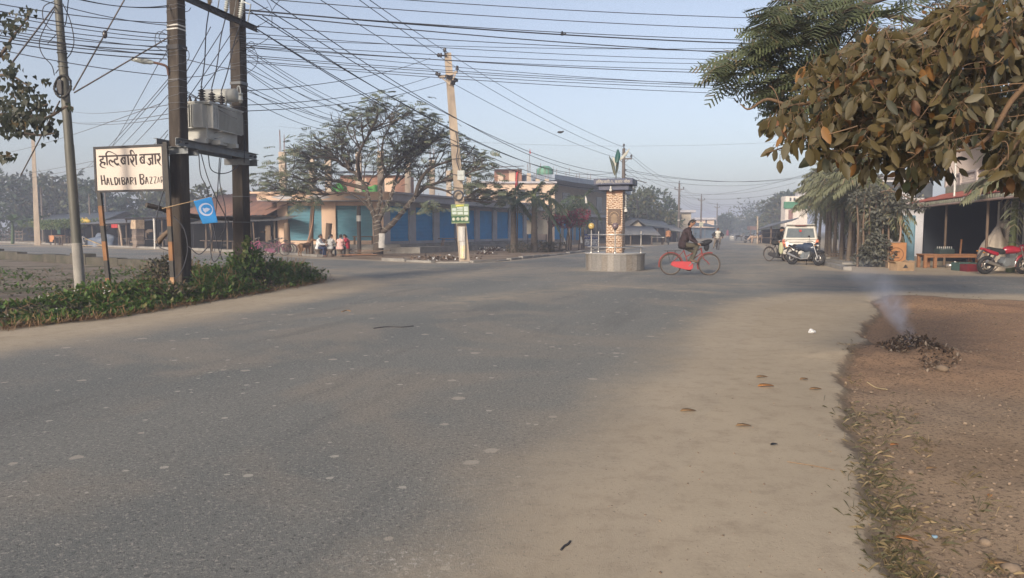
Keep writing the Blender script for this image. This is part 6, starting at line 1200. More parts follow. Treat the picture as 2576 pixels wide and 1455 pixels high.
shrub('brownish thorny bush just left of the nearer transformer pole', 412, 18.4, .55, .6, .85, L_verge2, 1300, .09)
shrub('grey green weedy bush at the foot of the steel pole', 250, 15.4, .9, .5, .40, L_verge, 1700, .10)
shrub('dark bramble bush in front of the nearer transformer pole', 400, 15.6, .7, .4, .38, L_verge2, 1300, .09)
cl = MB(); P = catmull([at(600, 690, 20.0), at(609, 660, 19.95), at(616, 635, 19.92), at(620, 612, 19.92), at(628, 598, 19.95)], 5); rr = random.Random(2); cl.tube(P, .008, 4, False)
for p in P[2:]:
 for _ in range(3): leafquad(cl, p + rv(rr) * .03, rv(rr) + Vector((0, -.6, 0)), Vector((0, -1, .2)), .13, .10, .1)
tag(cl.build('climbing_vine', L_vine), 'pale yellowish creeper climbing the foot of the right transformer pole', 'vine')
def capsule(mb, p0, p1, r0, r1):
 p0, p1 = Vector(p0), Vector(p1); d = (p1 - p0).normalized(); P, rr = [], []
 for k in range(4): a = PI / 2 * (k / 3); P.append(p0 - d * r0 * math.cos(a)); rr.append(max(.002, r0 * math.sin(a)))
 for k in range(4): a = PI / 2 * (k / 3); P.append(p1 + d * r1 * math.sin(a)); rr.append(max(.002, r1 * math.cos(a)))
 mb.tube(P, rr, 10)
def chain(mb, P, R):
 for a, b, r, s in zip(P[:-1], P[1:], R[:-1], R[1:]): capsule(mb, a, b, r, s)
def cloth(name, c, c2=None, sc=9): return pm('cloth_' + name, c, c2, sc, .9, .25, 60)
def person(label, loc, rz, J, top, bottom, hair=None, shoe=None, vox=.016, hair_len=0, group=None, bare_feet=False, scarf=None, coat=None, female=False, fingers=False, hat=None, scale=1.0, apply_rz=True):
 """J: pel che nec hed sw (half shoulder) hw (half hip), l/r: el wr kn an toe, face (unit vec)"""
 th = thing('person', label, 'person', loc, rz, group); V = lambda k: Vector(J[k]); pel, che, nec, hed = V('pel'), V('che'), V('nec'), V('hed')
 sd = Vector(J.get('side', (0, 1, 0))); hs = Vector(J.get('hside', J.get('side', (0, 1, 0)))); face = Vector(J.get('face', (1, 0, 0))).normalized(); fs = Vector((0, 0, 1)).cross(face).normalized()
 sw, hw = J.get('sw', .18), J.get('hw', .10); lsh, rsh = che + sd * sw + (nec - che) * .25, che - sd * sw + (nec - che) * .25; lhi, rhi = pel + hs * hw, pel - hs * hw
 up = (hed - nec).normalized()
 def torso(mb, g):
  capsule(mb, pel - Vector((0, 0, .0)), che, .125 + g, .135 + g); capsule(mb, lsh.lerp(che, .25), rsh.lerp(che, .25), .095 + g, .095 + g); capsule(mb, lhi, rhi, .115 + g, .115 + g); capsule(mb, pel.lerp(che, .5) + hs * .06, pel.lerp(che, .5) - hs * .06, .11 + g, .11 + g)
 def arms(mb, g, end=1.0):
  for s, e, w in ((lsh, V('lel'), V('lwr')), (rsh, V('rel'), V('rwr'))): capsule(mb, s, e, .055 + g, .042 + g); capsule(mb, e, e.lerp(w, end), .042 + g, .030 + g * .9)
 def legs(mb, g, end=1.0):
  for h, k, a in ((lhi, V('lkn'), V('lan')), (rhi, V('rkn'), V('ran'))): capsule(mb, h, k, .085 + g, .055 + g); capsule(mb, k, k.lerp(a, end), .055 + g, .036 + g)
 mb = MB(); torso(mb, -.012); arms(mb, -.004); legs(mb, -.006); capsule(mb, che.lerp(nec, .5), nec.lerp(hed, .4), .055, .05)
 B = Matrix((face, fs, up)).transposed(); mb.ball(hed, (.092, .075, .112), 14, 10, B); mb.ball(hed + face * .035 - up * .05, (.058, .052, .058), 12, 8, B)
 capsule(mb, hed + face * .088 + up * .005, hed + face * .108 - up * .022, .010, .014)            # nose
 capsule(mb, hed + face * .083 + up * .032 + fs * .045, hed + face * .083 + up * .032 - fs * .045, .012, .012)   # brow
 capsule(mb, hed + face * .086 - up * .055 + fs * .02, hed + face * .086 - up * .055 - fs * .02, .010, .010)      # lips
 for s in (-1, 1): mb.ball(hed + fs * s * .076 - face * .005, (.018, .010, .03), 8, 6, B)
 for w, e, s in ((V('lwr'), V('lel'), 1), (V('rwr'), V('rel'), -1)):
  d = (w - e).normalized(); d2 = Vector(J.get('grip', d)).normalized() if 'grip' in J else d; q = d2.cross(Vector((0, 0, 1))); q = q.normalized() if q.length > .1 else Vector((0, 1, 0))
  capsule(mb, w, w + d * .07, .030, .036); dn = Vector((0, 0, -1))
  if fingers:
   for k in range(4): 
    b0 = w + d * .085 + q * ((k - 1.5) * .019); L_ = (.030, .036, .034, .027)[k]; c1 = b0 + d2 * L_ ; c2 = c1 + (d2 * .3 + dn).normalized() * L_ * .9; chain(mb, [b0, c1, c2], [.0098, .009, .008])
   chain(mb, [w + d * .04 - q * s * .028, w + d * .075 - q * s * .05 + dn * .01, w + d * .10 - q * s * .045 + dn * .025], [.011, .0105, .009])
  else: 
   for k in range(3): capsule(mb, w + d * .08 + q * ((k - 1) * .022), w + d * .08 + q * ((k - 1) * .022) + (d * .5 + dn).normalized() * .055, .013, .011)
   capsule(mb, w + d * .05 - q * s * .03, w + d * .09 - q * s * .045, .012, .010)
 for a, t in ((V('lan'), V('ltoe')), (V('ran'), V('rtoe'))): chain(mb, [a, a.lerp(t, .4) - Vector((0, 0, .015)), t], [.036, .036, .026])
 remesh(mb, 'body', M_skin, th, min(vox, .012 if not fingers else .0075), 2, .4)
 mb = MB(); torso(mb, .018); arms(mb, .016, .97); capsule(mb, che.lerp(nec, .55), che.lerp(nec, .95), .075, .066)
 if coat: mb.ball(pel + Vector((0, 0, -.02)), (.17, .19, .16), 12, 8)
 remesh(mb, 'jacket' if not female else 'sweater', top, th, vox, 2, .45)
 mb = MB(); capsule(mb, lhi, rhi, .128, .128); legs(mb, .014, .98); remesh(mb, 'trousers', bottom, th, vox, 2, .45)
 if not bare_feet:
  for a, t in ((V('lan'), V('ltoe')), (V('ran'), V('rtoe'))): mb = MB(); chain(mb, [a - (t - a).normalized() * .03 - Vector((0, 0, .02)), a.lerp(t, .5) - Vector((0, 0, .025)), t], [.045, .045, .034]); remesh(mb, 'shoe', shoe or M_black, th, vox * .9, 1)
 mb = MB(); mb.ball(hed - face * .014 + up * .028, (.099, .086, .102), 14, 10, B); mb.ball(hed - face * .04 - up * .02, (.075, .082, .09), 12, 8, B); capsule(mb, hed + face * .06 + up * .088 + fs * .03, hed + face * .06 + up * .088 - fs * .03, .018, .018)
 if hair_len > 0: chain(mb, [hed - face * .09, hed - face * .13 - up * .12, hed - face * .14 - up * (.12 + hair_len)], [.05, .04, .022])
 if hair_len < 0: mb.ball(hed - face * .115 - up * .02, .05, 10, 8)
 remesh(mb, 'hair' if not hat else 'wool_cap', hat or hair or M_hair, th, vox * .9, 2)
 if scarf: mb = MB(); capsule(mb, nec + face * .05 + sd * .05, nec + face * .05 - sd * .05, .06, .06); chain(mb, [nec + face * .08, che + face * .16, che + face * .17 - Vector((0, 0, .2))], [.05, .045, .05]); chain(mb, [nec - face * .06, che - face * .15, che - face * .16 - Vector((0, 0, .18))], [.05, .06, .05]); remesh(mb, 'scarf', scarf, th, vox, 1)
 M = MB()
 for s in (-1, 1): M.ball(hed + face * .084 + up * .012 + fs * s * .032, (.008, .011, .008), 8, 6, B)
 M.build('eyes', M_hair, th)
 return th
M_brim = pm('tarnished_rim', (.20, .17, .14), (.13, .11, .09), 8, .5, metal=.3)
def bicycle(label, loc, rz, colr, guard=None, group=None, bar='roadster', tyre=M_black, carrier=True, guardname='chain_guard', lean=0.0, stand=False):
 th = thing('bicycle', label, 'bicycle', loc, rz, group); th.rotation_euler = (lean, 0, rz); R0, wb = .345, 1.18
 hub = [V3(-wb / 2, 0, R0), V3(wb / 2, 0, R0)]
 for k in (0, 1):
  w = thing('wheel', None, None); w.parent = th; w.name = 'wheel'; c = hub[k]
  MB().torus(c, R0 - .020, .022, (0, 1, 0), 36, 7).build('tyre', tyre, w); MB().torus(c, R0 - .042, .010, (0, 1, 0), 32, 5).build('rim', M_brim, w)
  mb = MB(); mb.cyl(c - V3(0, .05, 0), c + V3(0, .05, 0), .024, n=8)
  for j in range(18): a = 2 * PI * j / 18; mb.cyl(c + V3(.02 * math.cos(a + .5), .02 * (-1) ** j, .02 * math.sin(a + .5)), c + V3((R0 - .05) * math.cos(a), 0, (R0 - .05) * math.sin(a)), .0022, n=3)
  mb.build('spokes', M_steel, w)
 bb = V3(-.04, 0, .30); st = V3(-.20, 0, .80); hd0, hd1 = V3(.37, 0, .66), V3(.33, 0, .86); mb = MB()
 mb.tube([bb, st], .017, 8); mb.tube([hd0, hd1], .022, 8); mb.tube([hd1 - V3(-.005, 0, .02), bb.lerp(st, .55)], .016, 8); mb.tube([hd0 + V3(-.01, 0, .04), bb.lerp(st, .18)], .016, 8)
 for s in (-1, 1): mb.tube([bb + V3(0, s * .04, 0), hub[0] + V3(0, s * .06, 0)], .011, 6); mb.tube([st + V3(0, s * .02, -.04), hub[0] + V3(0, s * .06, 0)], .010, 6)
 mb.build('frame', colr, th); mb = MB()
 for s in (-1, 1): mb.tube(catmull([hd0 + V3(0, s * .03, 0), hd0 + V3(.05, s * .055, -.14), hub[1] + V3(-.07, s * .055, .09), hub[1] + V3(0, s * .055, 0)], 4), .013, 6)
 mb.build('fork', colr, th)
 mb = MB(); mb.torus(hub[0], R0 + .02, .021, (0, -1, 0), 24, 5, R(5), R(195), (1, 0, 0)); mb.build('mudguard', colr, th); mb = MB(); mb.torus(hub[1], R0 + .02, .020, (0, -1, 0), 24, 5, R(75), R(205), (1, 0, 0)); mb.build('mudguard', colr, th)
 for s in (-1, 1):
  pass
 mb = MB(); mb.prism([(-.60, .33), (-.56, .43), (-.30, .44), (.02, .43), (.09, .36), (.08, .22), (.0, .17), (-.14, .18), (-.50, .27)], .05, (0, -.075, 0)); mb.build(guardname, guard or colr, th, bevel=.01)
 mb = MB(); mb.cyl(bb - V3(0, .13, 0), bb + V3(0, .09, 0), .016, n=8); mb.bar(bb - V3(0, .12, 0), bb + V3(.11, -.12, .11), .018, .025); mb.bar(bb + V3(0, .10, 0), bb + V3(-.11, .10, -.13), .018, .025); mb.box(bb + V3(.11, -.17, .11), (.09, .09, .025)); mb.box(bb + V3(-.11, .15, -.13), (.09, .09, .025)); mb.build('crank', M_steel, th)
 mb = MB(); mb.ball(st + V3(-.02, 0, .07), (.14, .09, .045), 14, 8); mb.ball(st + V3(-.09, 0, .075), (.08, .11, .05), 12, 8); mb.cyl(st, st + V3(0, 0, .06), .013, n=6); mb.build('saddle', M_black, th)
 hb = hd1 + V3(-.015, 0, .13); mb = MB(); mb.tube([hd1, hb], .014, 6); mb.tube(catmull([hb + V3(-.20, .27, -.01), hb + V3(-.06, .28, .03), hb + V3(.05, .15, .03), hb + V3(.05, 0, 0), hb + V3(.05, -.15, .03), hb + V3(-.06, -.28, .03), hb + V3(-.20, -.27, -.01)], 5), .012, 6); mb.build('handlebar', M_chrome, th)
 mb = MB()
 for s in (-1, 1): mb.cyl(hb + V3(-.21, s * .27, -.012), hb + V3(-.09, s * .278, .02), .019, n=8)
 mb.build('grip', M_black, th)
 if carrier:
  mb = MB()
  for y in (-.07, 0, .07): mb.bar((-.78, y, .765), (-.27, y, .775), .012, .012)
  for x in (-.78, -.55, -.32): mb.bar((x, -.075, .77), (x, .075, .77), .012, .012)
  for s in (-1, 1): mb.tube([(-.70, s * .075, .765), hub[0] + V3(0, s * .075, 0), (-.45, s * .075, .765)], .007, 5)
  mb.build('carrier', M_dark, th)
 if stand: mb = MB(); mb.tube([bb + V3(-.1, .03, -.02), bb + V3(-.16, .19, -.29)], .012, 5); mb.build('kickstand', M_steel, th)
 return th
def motorcycle(label, loc, rz, body, accent, group=None, cover=None, lean=R(-8)):
 th = thing('motorcycle', label, 'motorcycle', loc, rz, group); th.rotation_euler = (lean, 0, rz); R0, wb = .305, 1.33; hub = [V3(-.62, 0, R0), V3(.71, 0, R0)]
 for k, w_ in ((0, .075), (1, .058)):
  w = thing('wheel', None, None); w.parent = th; c = hub[k]; MB().torus(c, R0 - w_ * .8, w_ * .8, (0, 1, 0), 32, 9).build('tyre', M_black, w); mb = MB(); mb.torus(c, R0 - .115, .02, (0, 1, 0), 28, 6); mb.cyl(c - V3(0, .06, 0), c + V3(0, .06, 0), .05, n=12)
  for j in range(5): a = 2 * PI * j / 5; mb.bar(c, c + V3(math.cos(a), 0, math.sin(a)) * (R0 - .11), .03, .035, (0, 1, 0))
  mb.build('rim', M_dark, w); mb = MB(); mb.lathe([(.09, -.006), (.135, -.006), (.135, .006), (.09, .006), (.09, -.006)], 20, c - V3(0, .075, 0), Matrix.Rotation(R(90), 3, 'X')); mb.build('brake_disc', M_chrome, w)
 mb = MB()
 for s in (-1, 1): mb.tube([hub[1] + V3(0, s * .09, 0), V3(.50, s * .09, .72), V3(.42, s * .09, .93)], [.028, .022, .02], 8)
 mb.build('fork', M_chrome, th)
 mb = MB(); mb.torus(hub[1], R0 + .03, .045, (0, -1, 0), 20, 6, R(50), R(165), (1, 0, 0)); mb.build('front_mudguard', accent, th)
 mb = MB(); mb.ball((.16, 0, .80), (.30, .145, .135), 18, 12); mb.ball((.30, 0, .80), (.20, .17, .11), 14, 10); mb.ball((.02, 0, .76), (.2, .10, .10), 12, 8); remesh(mb, 'fuel_tank', body, th, .02, 3)
 mb = MB(); chain(mb, [V3(-.12, 0, .74), V3(-.35, 0, .76), V3(-.62, 0, .84)], [.10, .10, .07]); o = remesh(mb, 'seat', M_black, th, .02, 2)
 mb = MB(); chain(mb, [V3(-.38, -.09, .68), V3(-.62, -.07, .76), V3(-.86, -.03, .86)], [.07, .06, .03]); chain(mb, [V3(-.38, .09, .68), V3(-.62, .07, .76), V3(-.86, .03, .86)], [.07, .06, .03]); remesh(mb, 'tail_panel', body, th, .018, 2)
 mb = MB(); mb.ball((-.88, 0, .83), (.03, .06, .03), 10, 6); mb.build('tail_light', pm('red_lens', (.40, .02, .02), None, 3, .25), th)
 mb = MB(); mb.box((.10, 0, .42), (.36, .24, .26)); mb.box((.20, 0, .58), (.20, .2, .22)); mb.cyl((-.02, -.16, .38), (-.02, .16, .38), .11, n=14)
 for z in range(5): mb.box((.20, 0, .50 + z * .04), (.26, .25, .012))
 mb.build('engine', M_steel, th, bevel=.015)
 mb = MB(); mb.tube([V3(.42, 0, .9), V3(.36, 0, .62), V3(.30, 0, .34), V3(-.1, 0, .27)], .028, 8); mb.tube([V3(.40, 0, .88), V3(-.05, 0, .68), V3(-.62, 0, .76)], .025, 8)
 for s in (-1, 1): mb.bar(V3(-.05, s * .08, .36), hub[0] + V3(0, s * .09, 0), .04, .05); mb.tube([hub[0] + V3(.05, s * .11, .03), V3(-.42, s * .11, .68)], .028, 7)
 mb.build('frame', M_dark, th)
 mb = MB(); mb.tube([V3(.3, -.12, .45), V3(.26, -.15, .28), V3(-.05, -.16, .25), V3(-.30, -.17, .31)], .024, 8); mb.tube([V3(-.30, -.17, .31), V3(-.75, -.19, .47)], [.05, .06], 10); mb.build('exhaust', M_chrome, th)
 mb = MB(); mb.box((.24, 0, .30), (.30, .16, .10)); mb.build('belly_pan', accent, th, bevel=.02)
 mb = MB(); mb.ball((.55, 0, .86), (.10, .11, .12), 14, 10); mb.build('headlamp_cowl', body, th); mb = MB(); mb.ball((.62, 0, .85), (.045, .085, .085), 12, 8); mb.build('headlight', M_chrome, th)
 mb = MB(); mb.tube(catmull([V3(.30, .36, .98), V3(.40, .2, 1.02), V3(.43, 0, .97), V3(.40, -.2, 1.02), V3(.30, -.36, .98)], 4), .014, 6); mb.build('handlebar', M_dark, th)
 for s in (-1, 1): mb = MB(); mb.tube([V3(.36, s * .28, 1.0), V3(.38, s * .34, 1.16)], .007, 5); mb.ball((.37, s * .38, 1.20), (.02, .075, .045), 12, 8); mb.build('mirror', M_black, th)
 mb = MB(); mb.tube([V3(-.80, 0, .80), V3(-.92, 0, .60), V3(-.98, 0, .50)], [.03, .04, .02], 6); mb.build('number_plate_bracket', M_dark, th)
 for s in (-1, 1):
  for x in (-.88, .56): mb = MB(); mb.ball((x, s * .15, .74 if x < 0 else .84), (.035, .03, .02), 8, 6); mb.build('indicator', pm('amber_lens', (.55, .22, .03), None, 3, .25), th)
 mb = MB(); mb.tube([V3(-.02, .14, .27), V3(-.10, .30, .03)], .014, 6); mb.build('kickstand', M_dark, th)
 if cover:
  mb = MB(); mb.ball((.12, 0, .76), (.40, .22, .22), 22, 14); mb.ball((-.22, .0, .78), (.30, .17, .13), 16, 10); mb.ball((.30, .1, .62), (.2, .12, .2), 14, 9)
  o = remesh(mb, 'rain_cover', cover, th, .02, 2)
  for v in o.data.vertices: v.co += v.co.normalized() * .025 * noise.noise(v.co * 9)
 return th
def animal(label, loc, rz, s, coat, name, cat, head='up', tail=1, patch=None, turn=0.0, ears='point', belly=None, horn=False):
 th = thing(name, label, cat, loc, rz); th.scale = (s, s, s); mb = MB()
 chain(mb, [V3(-.28, 0, .50), V3(-.05, 0, .50), V3(.22, 0, .51), V3(.32, 0, .53)], [.105, .105, .135, .115]); chain(mb, [V3(.30, 0, .56), V3(.42, turn * .06, .70 if head == 'up' else .50)], [.09, .065])
 hc = V3(.46, turn * .10, .76 if head == 'up' else .42); hd = Vector((1, turn, -.25 if head == 'up' else -.8)).normalized(); chain(mb, [hc, hc + hd * .10, hc + hd * .20], [.07, .05, .032]); sd = hd.cross(V3(0, 0, 1)).normalized()
 for q in (-1, 1): chain(mb, [hc + sd * q * .05 + V3(-.02, 0, .04), hc + sd * q * (.075 if ears == 'point' else .12) + V3(-.04, 0, .12 if ears == 'point' else .0)], [.025, .010])
 if horn:
  for q in (-1, 1): chain(mb, [hc + sd * q * .03 + V3(-.02, 0, .05), hc + sd * q * .05 + V3(-.10, 0, .14)], [.015, .006])
 for q in (-1, 1):
  chain(mb, [V3(.25, q * .075, .47), V3(.25, q * .08, .27), V3(.25 + .02 * q, q * .08, .05), V3(.29 + .02 * q, q * .08, .025)], [.065, .038, .026, .026])
  chain(mb, [V3(-.27, q * .075, .48), V3(-.22 + .02 * q, q * .08, .30), V3(-.34 + .02 * q, q * .08, .19), V3(-.31 + .02 * q, q * .08, .04), V3(-.27 + .02 * q, q * .08, .025)], [.085, .052, .030, .024, .026])
 P = [V3(-.36, 0, .54), V3(-.46, 0, .50), V3(-.52, .02, .38)] if tail < 2 else [V3(-.36, 0, .56), V3(-.46, 0, .66), V3(-.44, 0, .78), V3(-.36, 0, .80)]
 chain(mb, P, [.03, .024, .014] if len(P) == 3 else [.03, .028, .024, .012]); remesh(mb, 'body', coat, th, .016, 2, .4); return th
# poses -------------------------------------------------------------
def pose_cycle(lk=0, lean_=0): return dict(pel=(-.22, 0, .92), che=(-.03, 0, 1.33), nec=(.03, 0, 1.47), hed=(.10, 0, 1.60), sw=.17, hw=.10, lel=(.10, .24, 1.12), lwr=(.20, .24, 1.00), rel=(.08, -.24, 1.12), rwr=(.20, -.24, 1.00), lkn=(.18, .11, .68), lan=(-.10, .12, .25), ltoe=(.08, .13, .19), rkn=(.24, -.12, .90), ran=(.07, -.14, .48), rtoe=(.22, -.15, .42), face=(1, 0, -.1))
C_brown = cloth('dark_brown_jacket', (.042, .027, .030), (.030, .020, .022)); C_olive = cloth('olive_trousers', (.085, .075, .055), (.065, .058, .044)); C_black = cloth('black', (.020, .021, .025), (.03, .03, .035)); C_grey = cloth('grey_trousers', (.11, .105, .095), (.085, .08, .075)); C_white = cloth('white_knit', (.62, .63, .64), (.54, .55, .57)); C_hood = cloth('pale_grey_hoodie', (.40, .40, .40), (.33, .33, .33)); C_pink = cloth('pale_pink_jumper', (.62, .38, .34), (.55, .33, .30)); C_crim = cloth('crimson_shawl', (.33, .025, .045), (.27, .02, .035)); C_navy = cloth('navy_trousers', (.022, .035, .085), (.02, .03, .07)); C_orange = cloth('rust_orange_jacket', (.36, .17, .085), (.30, .14, .07)); C_tan = cloth('khaki_trousers', (.19, .15, .11), (.15, .12, .09)); C_cream = cloth('cream_shirt', (.58, .55, .48), (.5, .48, .42)); C_red = cloth('maroon_robe', (.20, .045, .045), (.16, .035, .04))
M_bred = pm('faded_red_enamel', (.24, .045, .042), (.18, .035, .032), 5, .45, dirt=(.17, .07, .05), dscale=5, damt=.5); M_coral = pm('coral_red_guard', (.44, .050, .058), (.38, .045, .05), 5, .4)
M_tyre_dusty = pm('dusty_tyre', (.075, .058, .048), (.05, .04, .034), 12, .9)
# the cyclist on the red bicycle, crossing to the right
cy = gp(1735, 693); crz = R(-6)
bk = bicycle('red roadster bicycle with coral chain guard being ridden across the junction', cy, crz, M_bred, M_coral, None, tyre=M_tyre_dusty)
mb = MB(); mb.ball((.46, -.02, 1.02), (.23, .10, .085), 14, 9, Matrix.Rotation(R(-18), 3, 'Y')); mb.ball((.50, .02, .90), (.09, .07, .15), 12, 8); remesh(mb, 'handlebar_bag', C_black, bk, .015, 2); bk.scale = (1.07,) * 3
J = dict(pel=(-.24, 0, .95), che=(-.10, 0, 1.33), nec=(-.03, 0, 1.48), hed=(.04, -.01, 1.63), sw=.17, hw=.10, lel=(.12, .22, 1.14), lwr=(.24, .23, 1.01), rel=(-.02, -.25, 1.13), rwr=(.18, -.26, 1.01), grip=(1, 0, -.25), lkn=(.17, .11, .72), lan=(-.12, .12, .24), ltoe=(.03, .13, .155), rkn=(.20, -.12, .93), ran=(.05, -.16, .49), rtoe=(.20, -.18, .43), face=(.88, -.42, -.1))
rider = person('young man in dark brown jacket and olive trousers on the red bicycle, facing us', cy, crz, J, C_brown, C_olive, vox=.011, shoe=pm('tan_sandal', (.14, .09, .06), None, 5, .7), fingers=True); rider.scale = (1.07,) * 3
# oncoming cyclist with open jacket
c = gp(1805, 629); rz = R(-98)
bicycle('dark bicycle coming straight towards us along the middle of the main road', c, rz, M_dark, None, None, tyre=M_tyre_dusty)
J = pose_cycle(); J.update(lan=(-.05, .16, .50), ltoe=(.12, .20, .45), lkn=(.16, .17, .86), ran=(.05, -.30, .20), rtoe=(.15, -.34, .14), rkn=(.12, -.22, .62), lel=(.0, .40, 1.15), rel=(.0, -.40, 1.15), lwr=(.16, .30, 1.0), rwr=(.16, -.30, 1.0), face=(1, 0, 0))
pn = person('cyclist in an open black jacket, cream shirt and black cap coming down the road', c, rz, J, C_cream, C_tan, vox=.016, hat=C_black)
mb = MB()
for s in (-1, 1): chain(mb, [V3(-.03, s * .17, 1.38), V3(.0, s * .40, 1.15), V3(.14, s * .31, 1.0)], [.085, .075, .06]); chain(mb, [V3(-.02, s * .15, 1.36), V3(-.02, s * .28, 1.1), V3(-.04, s * .38, .92)], [.07, .06, .05])
capsule(mb, V3(-.09, .14, 1.3), V3(-.09, -.14, 1.3), .12, .12); capsule(mb, V3(-.2, .12, 1.05), V3(-.2, -.12, 1.05), .12, .12); remesh(mb, 'open_jacket', C_black, pn, .018, 2)
# cyclist in rust orange from behind
c = gp(1681, 617); rz = R(76)
bicycle('dark bicycle ridden away from us on the left side, by the stalls', c, rz, M_dark, None, None, tyre=M_tyre_dusty)
person('cyclist in a rust orange jacket riding away from us past the left stalls', c, rz, pose_cycle(), C_orange, C_black, vox=.018)
# cyclist beside the white car
c = gp(1958, 658.5); rz = R(-62)
b4 = bicycle('old bicycle with a pale sack hung on its handlebar, beside the white car', c, rz, M_dark, None, None, tyre=M_tyre_dusty)
mb = MB(); mb.ball((.34, -.22, .66), (.13, .07, .30), 14, 10); mb.ball((.36, .2, .68), (.10, .06, .24), 14, 10); remesh(mb, 'sack', pm('pale_green_sack', (.40, .40, .25), (.33, .33, .2), 3, .8), b4, .02, 1)
J = pose_cycle(); J.update(hed=(.17, 0, 1.56), nec=(.08, 0, 1.45), face=(.8, .0, -.5), lel=(.12, .30, 1.15))
person('man in black jacket and black cap riding the old bicycle beside the white car', c, rz, J, C_black, cloth('charcoal_trousers', (.05, .047, .045)), vox=.014, hat=C_black)
# people seated round the low table
def pose_sit(hd=(1, 0, 0), fwd=.12): return dict(pel=(0, 0, .50), che=(fwd * .6, 0, .88), nec=(fwd, 0, 1.03), hed=(fwd + .05, 0, 1.16), sw=.155, hw=.10, lel=(fwd + .12, .20, .72), lwr=(fwd + .34, .10, .70), rel=(fwd + .12, -.20, .72), rwr=(fwd + .34, -.10, .70), lkn=(.40, .13, .50), lan=(.38, .14, .09), ltoe=(.54, .16, .03), rkn=(.40, -.13, .50), ran=(.36, -.14, .09), rtoe=(.52, -.16, .03), face=hd)
GS = 'group sitting by the shade tree'
def stool(px, Y, label):
 mb = MB(); mb.lathe([(0, .0), (.24, 0), (.20, .08), (.12, .22), (.13, .30), (.24, .38), (.25, .43), (0, .44)], 14, gx(px, Y)); tag(mb.build('stool', pm('brown_concrete_stool', (.15, .115, .09), (.10, .08, .065), 5, .9)), label, 'stool')
for px, Y, rz, top, bot, hl, fem, hd, lab, stl, extra in (
 (799, 43.2, R(-8), C_white, C_navy, -1, True, (1, 0, -.2), 'woman in a white jumper and navy trousers seated in profile with her hair tied up', 'squat stool under the woman in the white jumper', {}),
 (829, 43.4, R(72), C_hood, C_navy, .25, True, (.55, -.83, -.1), 'person in a pale grey hoodie with a long dark plait, back turned to us', 'squat stool under the person in the grey hoodie', {}),
 (854, 42.9, R(80), C_pink, C_grey, 0, True, (1, -.2, -.05), 'person in a pale pink jumper seated with their back to us', 'squat stool under the person in the pink jumper', {}),
 (874, 44.2, R(192), C_crim, cloth('teal_skirt', (.03, .09, .10)), -1, True, (1, 0, -.1), 'woman in a crimson shawl facing left, her hair in a bun', 'low stool under the woman in crimson', dict(scarf=cloth('pink_scarf', (.42, .14, .19)))),
 (811, 44.6, R(-110), cloth('brown_blouse', (.12, .075, .06)), C_navy, .12, True, (.9, .3, -.3), 'person with loose reddish dark hair bent forward behind the woman in white', 'low stool under the person with reddish hair', {})):
 p = gx(px, Y); stool(px, Y, stl); person(lab, p, rz, pose_sit(hd), top, bot, vox=.014, hair_len=hl, female=fem, group=None, bare_feet=True, hair=pm('reddish_dark_hair', (.055, .022, .018), None, 20, .5) if px == 811 else None, **extra)
animal('thin brown dog standing by the kerb left of the seated group, head turned right', gp(766, 645), R(66), 1.25, pm('tawny_coat', (.20, .115, .065), (.14, .08, .045), 4, .9), 'dog', 'dog', 'up', 1, turn=-1.1)
animal('small white dog walking in the middle of the far road', gp(1841, 606), R(100), 1.15, pm('white_coat', (.55, .52, .48), (.45, .43, .40), 4, .9), 'dog', 'dog', 'down', 1)
animal('black and white dog with raised tail crossing the far road', gp(1859, 606.5), R(0), 1.35, pm('piebald_coat', (.018, .018, .02), (.02, .02, .022), 1.2, .9, dirt=(.55, .53, .5), dscale=1.9, damt=.95), 'dog', 'dog', 'up', 2)
animal('light brown calf standing at the roadside left of the tin roofed shed', gp(1921, 612), R(200), 1.55, pm('fawn_coat', (.36, .24, .16), (.30, .20, .13), 4, .9), 'calf', 'calf', 'down', 1, ears='flop', horn=False)
animal('pinkish calf behind the crouching man at the roadside', gp(1899, 613), R(185), 1.45, pm('pale_fawn_coat', (.36, .26, .20), (.30, .21, .16), 4, .9), 'calf', 'calf', 'down', 1, ears='flop')
J = pose_cycle(); J.update(pel=(-.05, 0, .85), che=(.12, 0, 1.20), nec=(.2, 0, 1.32), hed=(.28, 0, 1.42), lkn=(.10, .1, .47), lan=(-.02, .12, .08), ltoe=(.14, .12, .03), rkn=(.12, -.1, .47), ran=(.04, -.12, .08), rtoe=(.2, -.12, .03), lel=(.25, .25, .95), rel=(.25, -.25, .95), lwr=(.42, .2, .85), rwr=(.42, -.2, .85))
person('man in dark blue bending over between the two calves', gp(1910, 612), R(20), J, cloth('dark_blue', (.03, .05, .10)), C_black, vox=.02)
def pose_walk(): return dict(pel=(0, 0, .90), che=(.02, 0, 1.30), nec=(.03, 0, 1.44), hed=(.06, 0, 1.57), sw=.17, hw=.09, lel=(-.08, .24, 1.08), lwr=(.05, .26, .88), rel=(.05, -.24, 1.08), rwr=(.20, -.22, .92), lkn=(.14, .1, .50), lan=(.10, .1, .09), ltoe=(.26, .1, .03), rkn=(-.02, -.1, .48), ran=(-.22, -.1, .12), rtoe=(-.08, -.1, .03), face=(1, 0, 0))
wk = person('walker wrapped in a maroon shawl on the left edge of the far road', gp(1830, 596), R(-60), pose_walk(), C_red, C_red, vox=.025, hat=C_red)
mb = MB(); mb.lathe([(.34, .35), (.30, .8), (.26, 1.2), (.20, 1.42), (.10, 1.52)], 14); mb.build('shawl', C_red, wk)
person('distant walker in dark clothes at the right of the far road end', gp(1893, 588.5), R(-90), pose_walk(), C_black, C_navy, vox=.03)
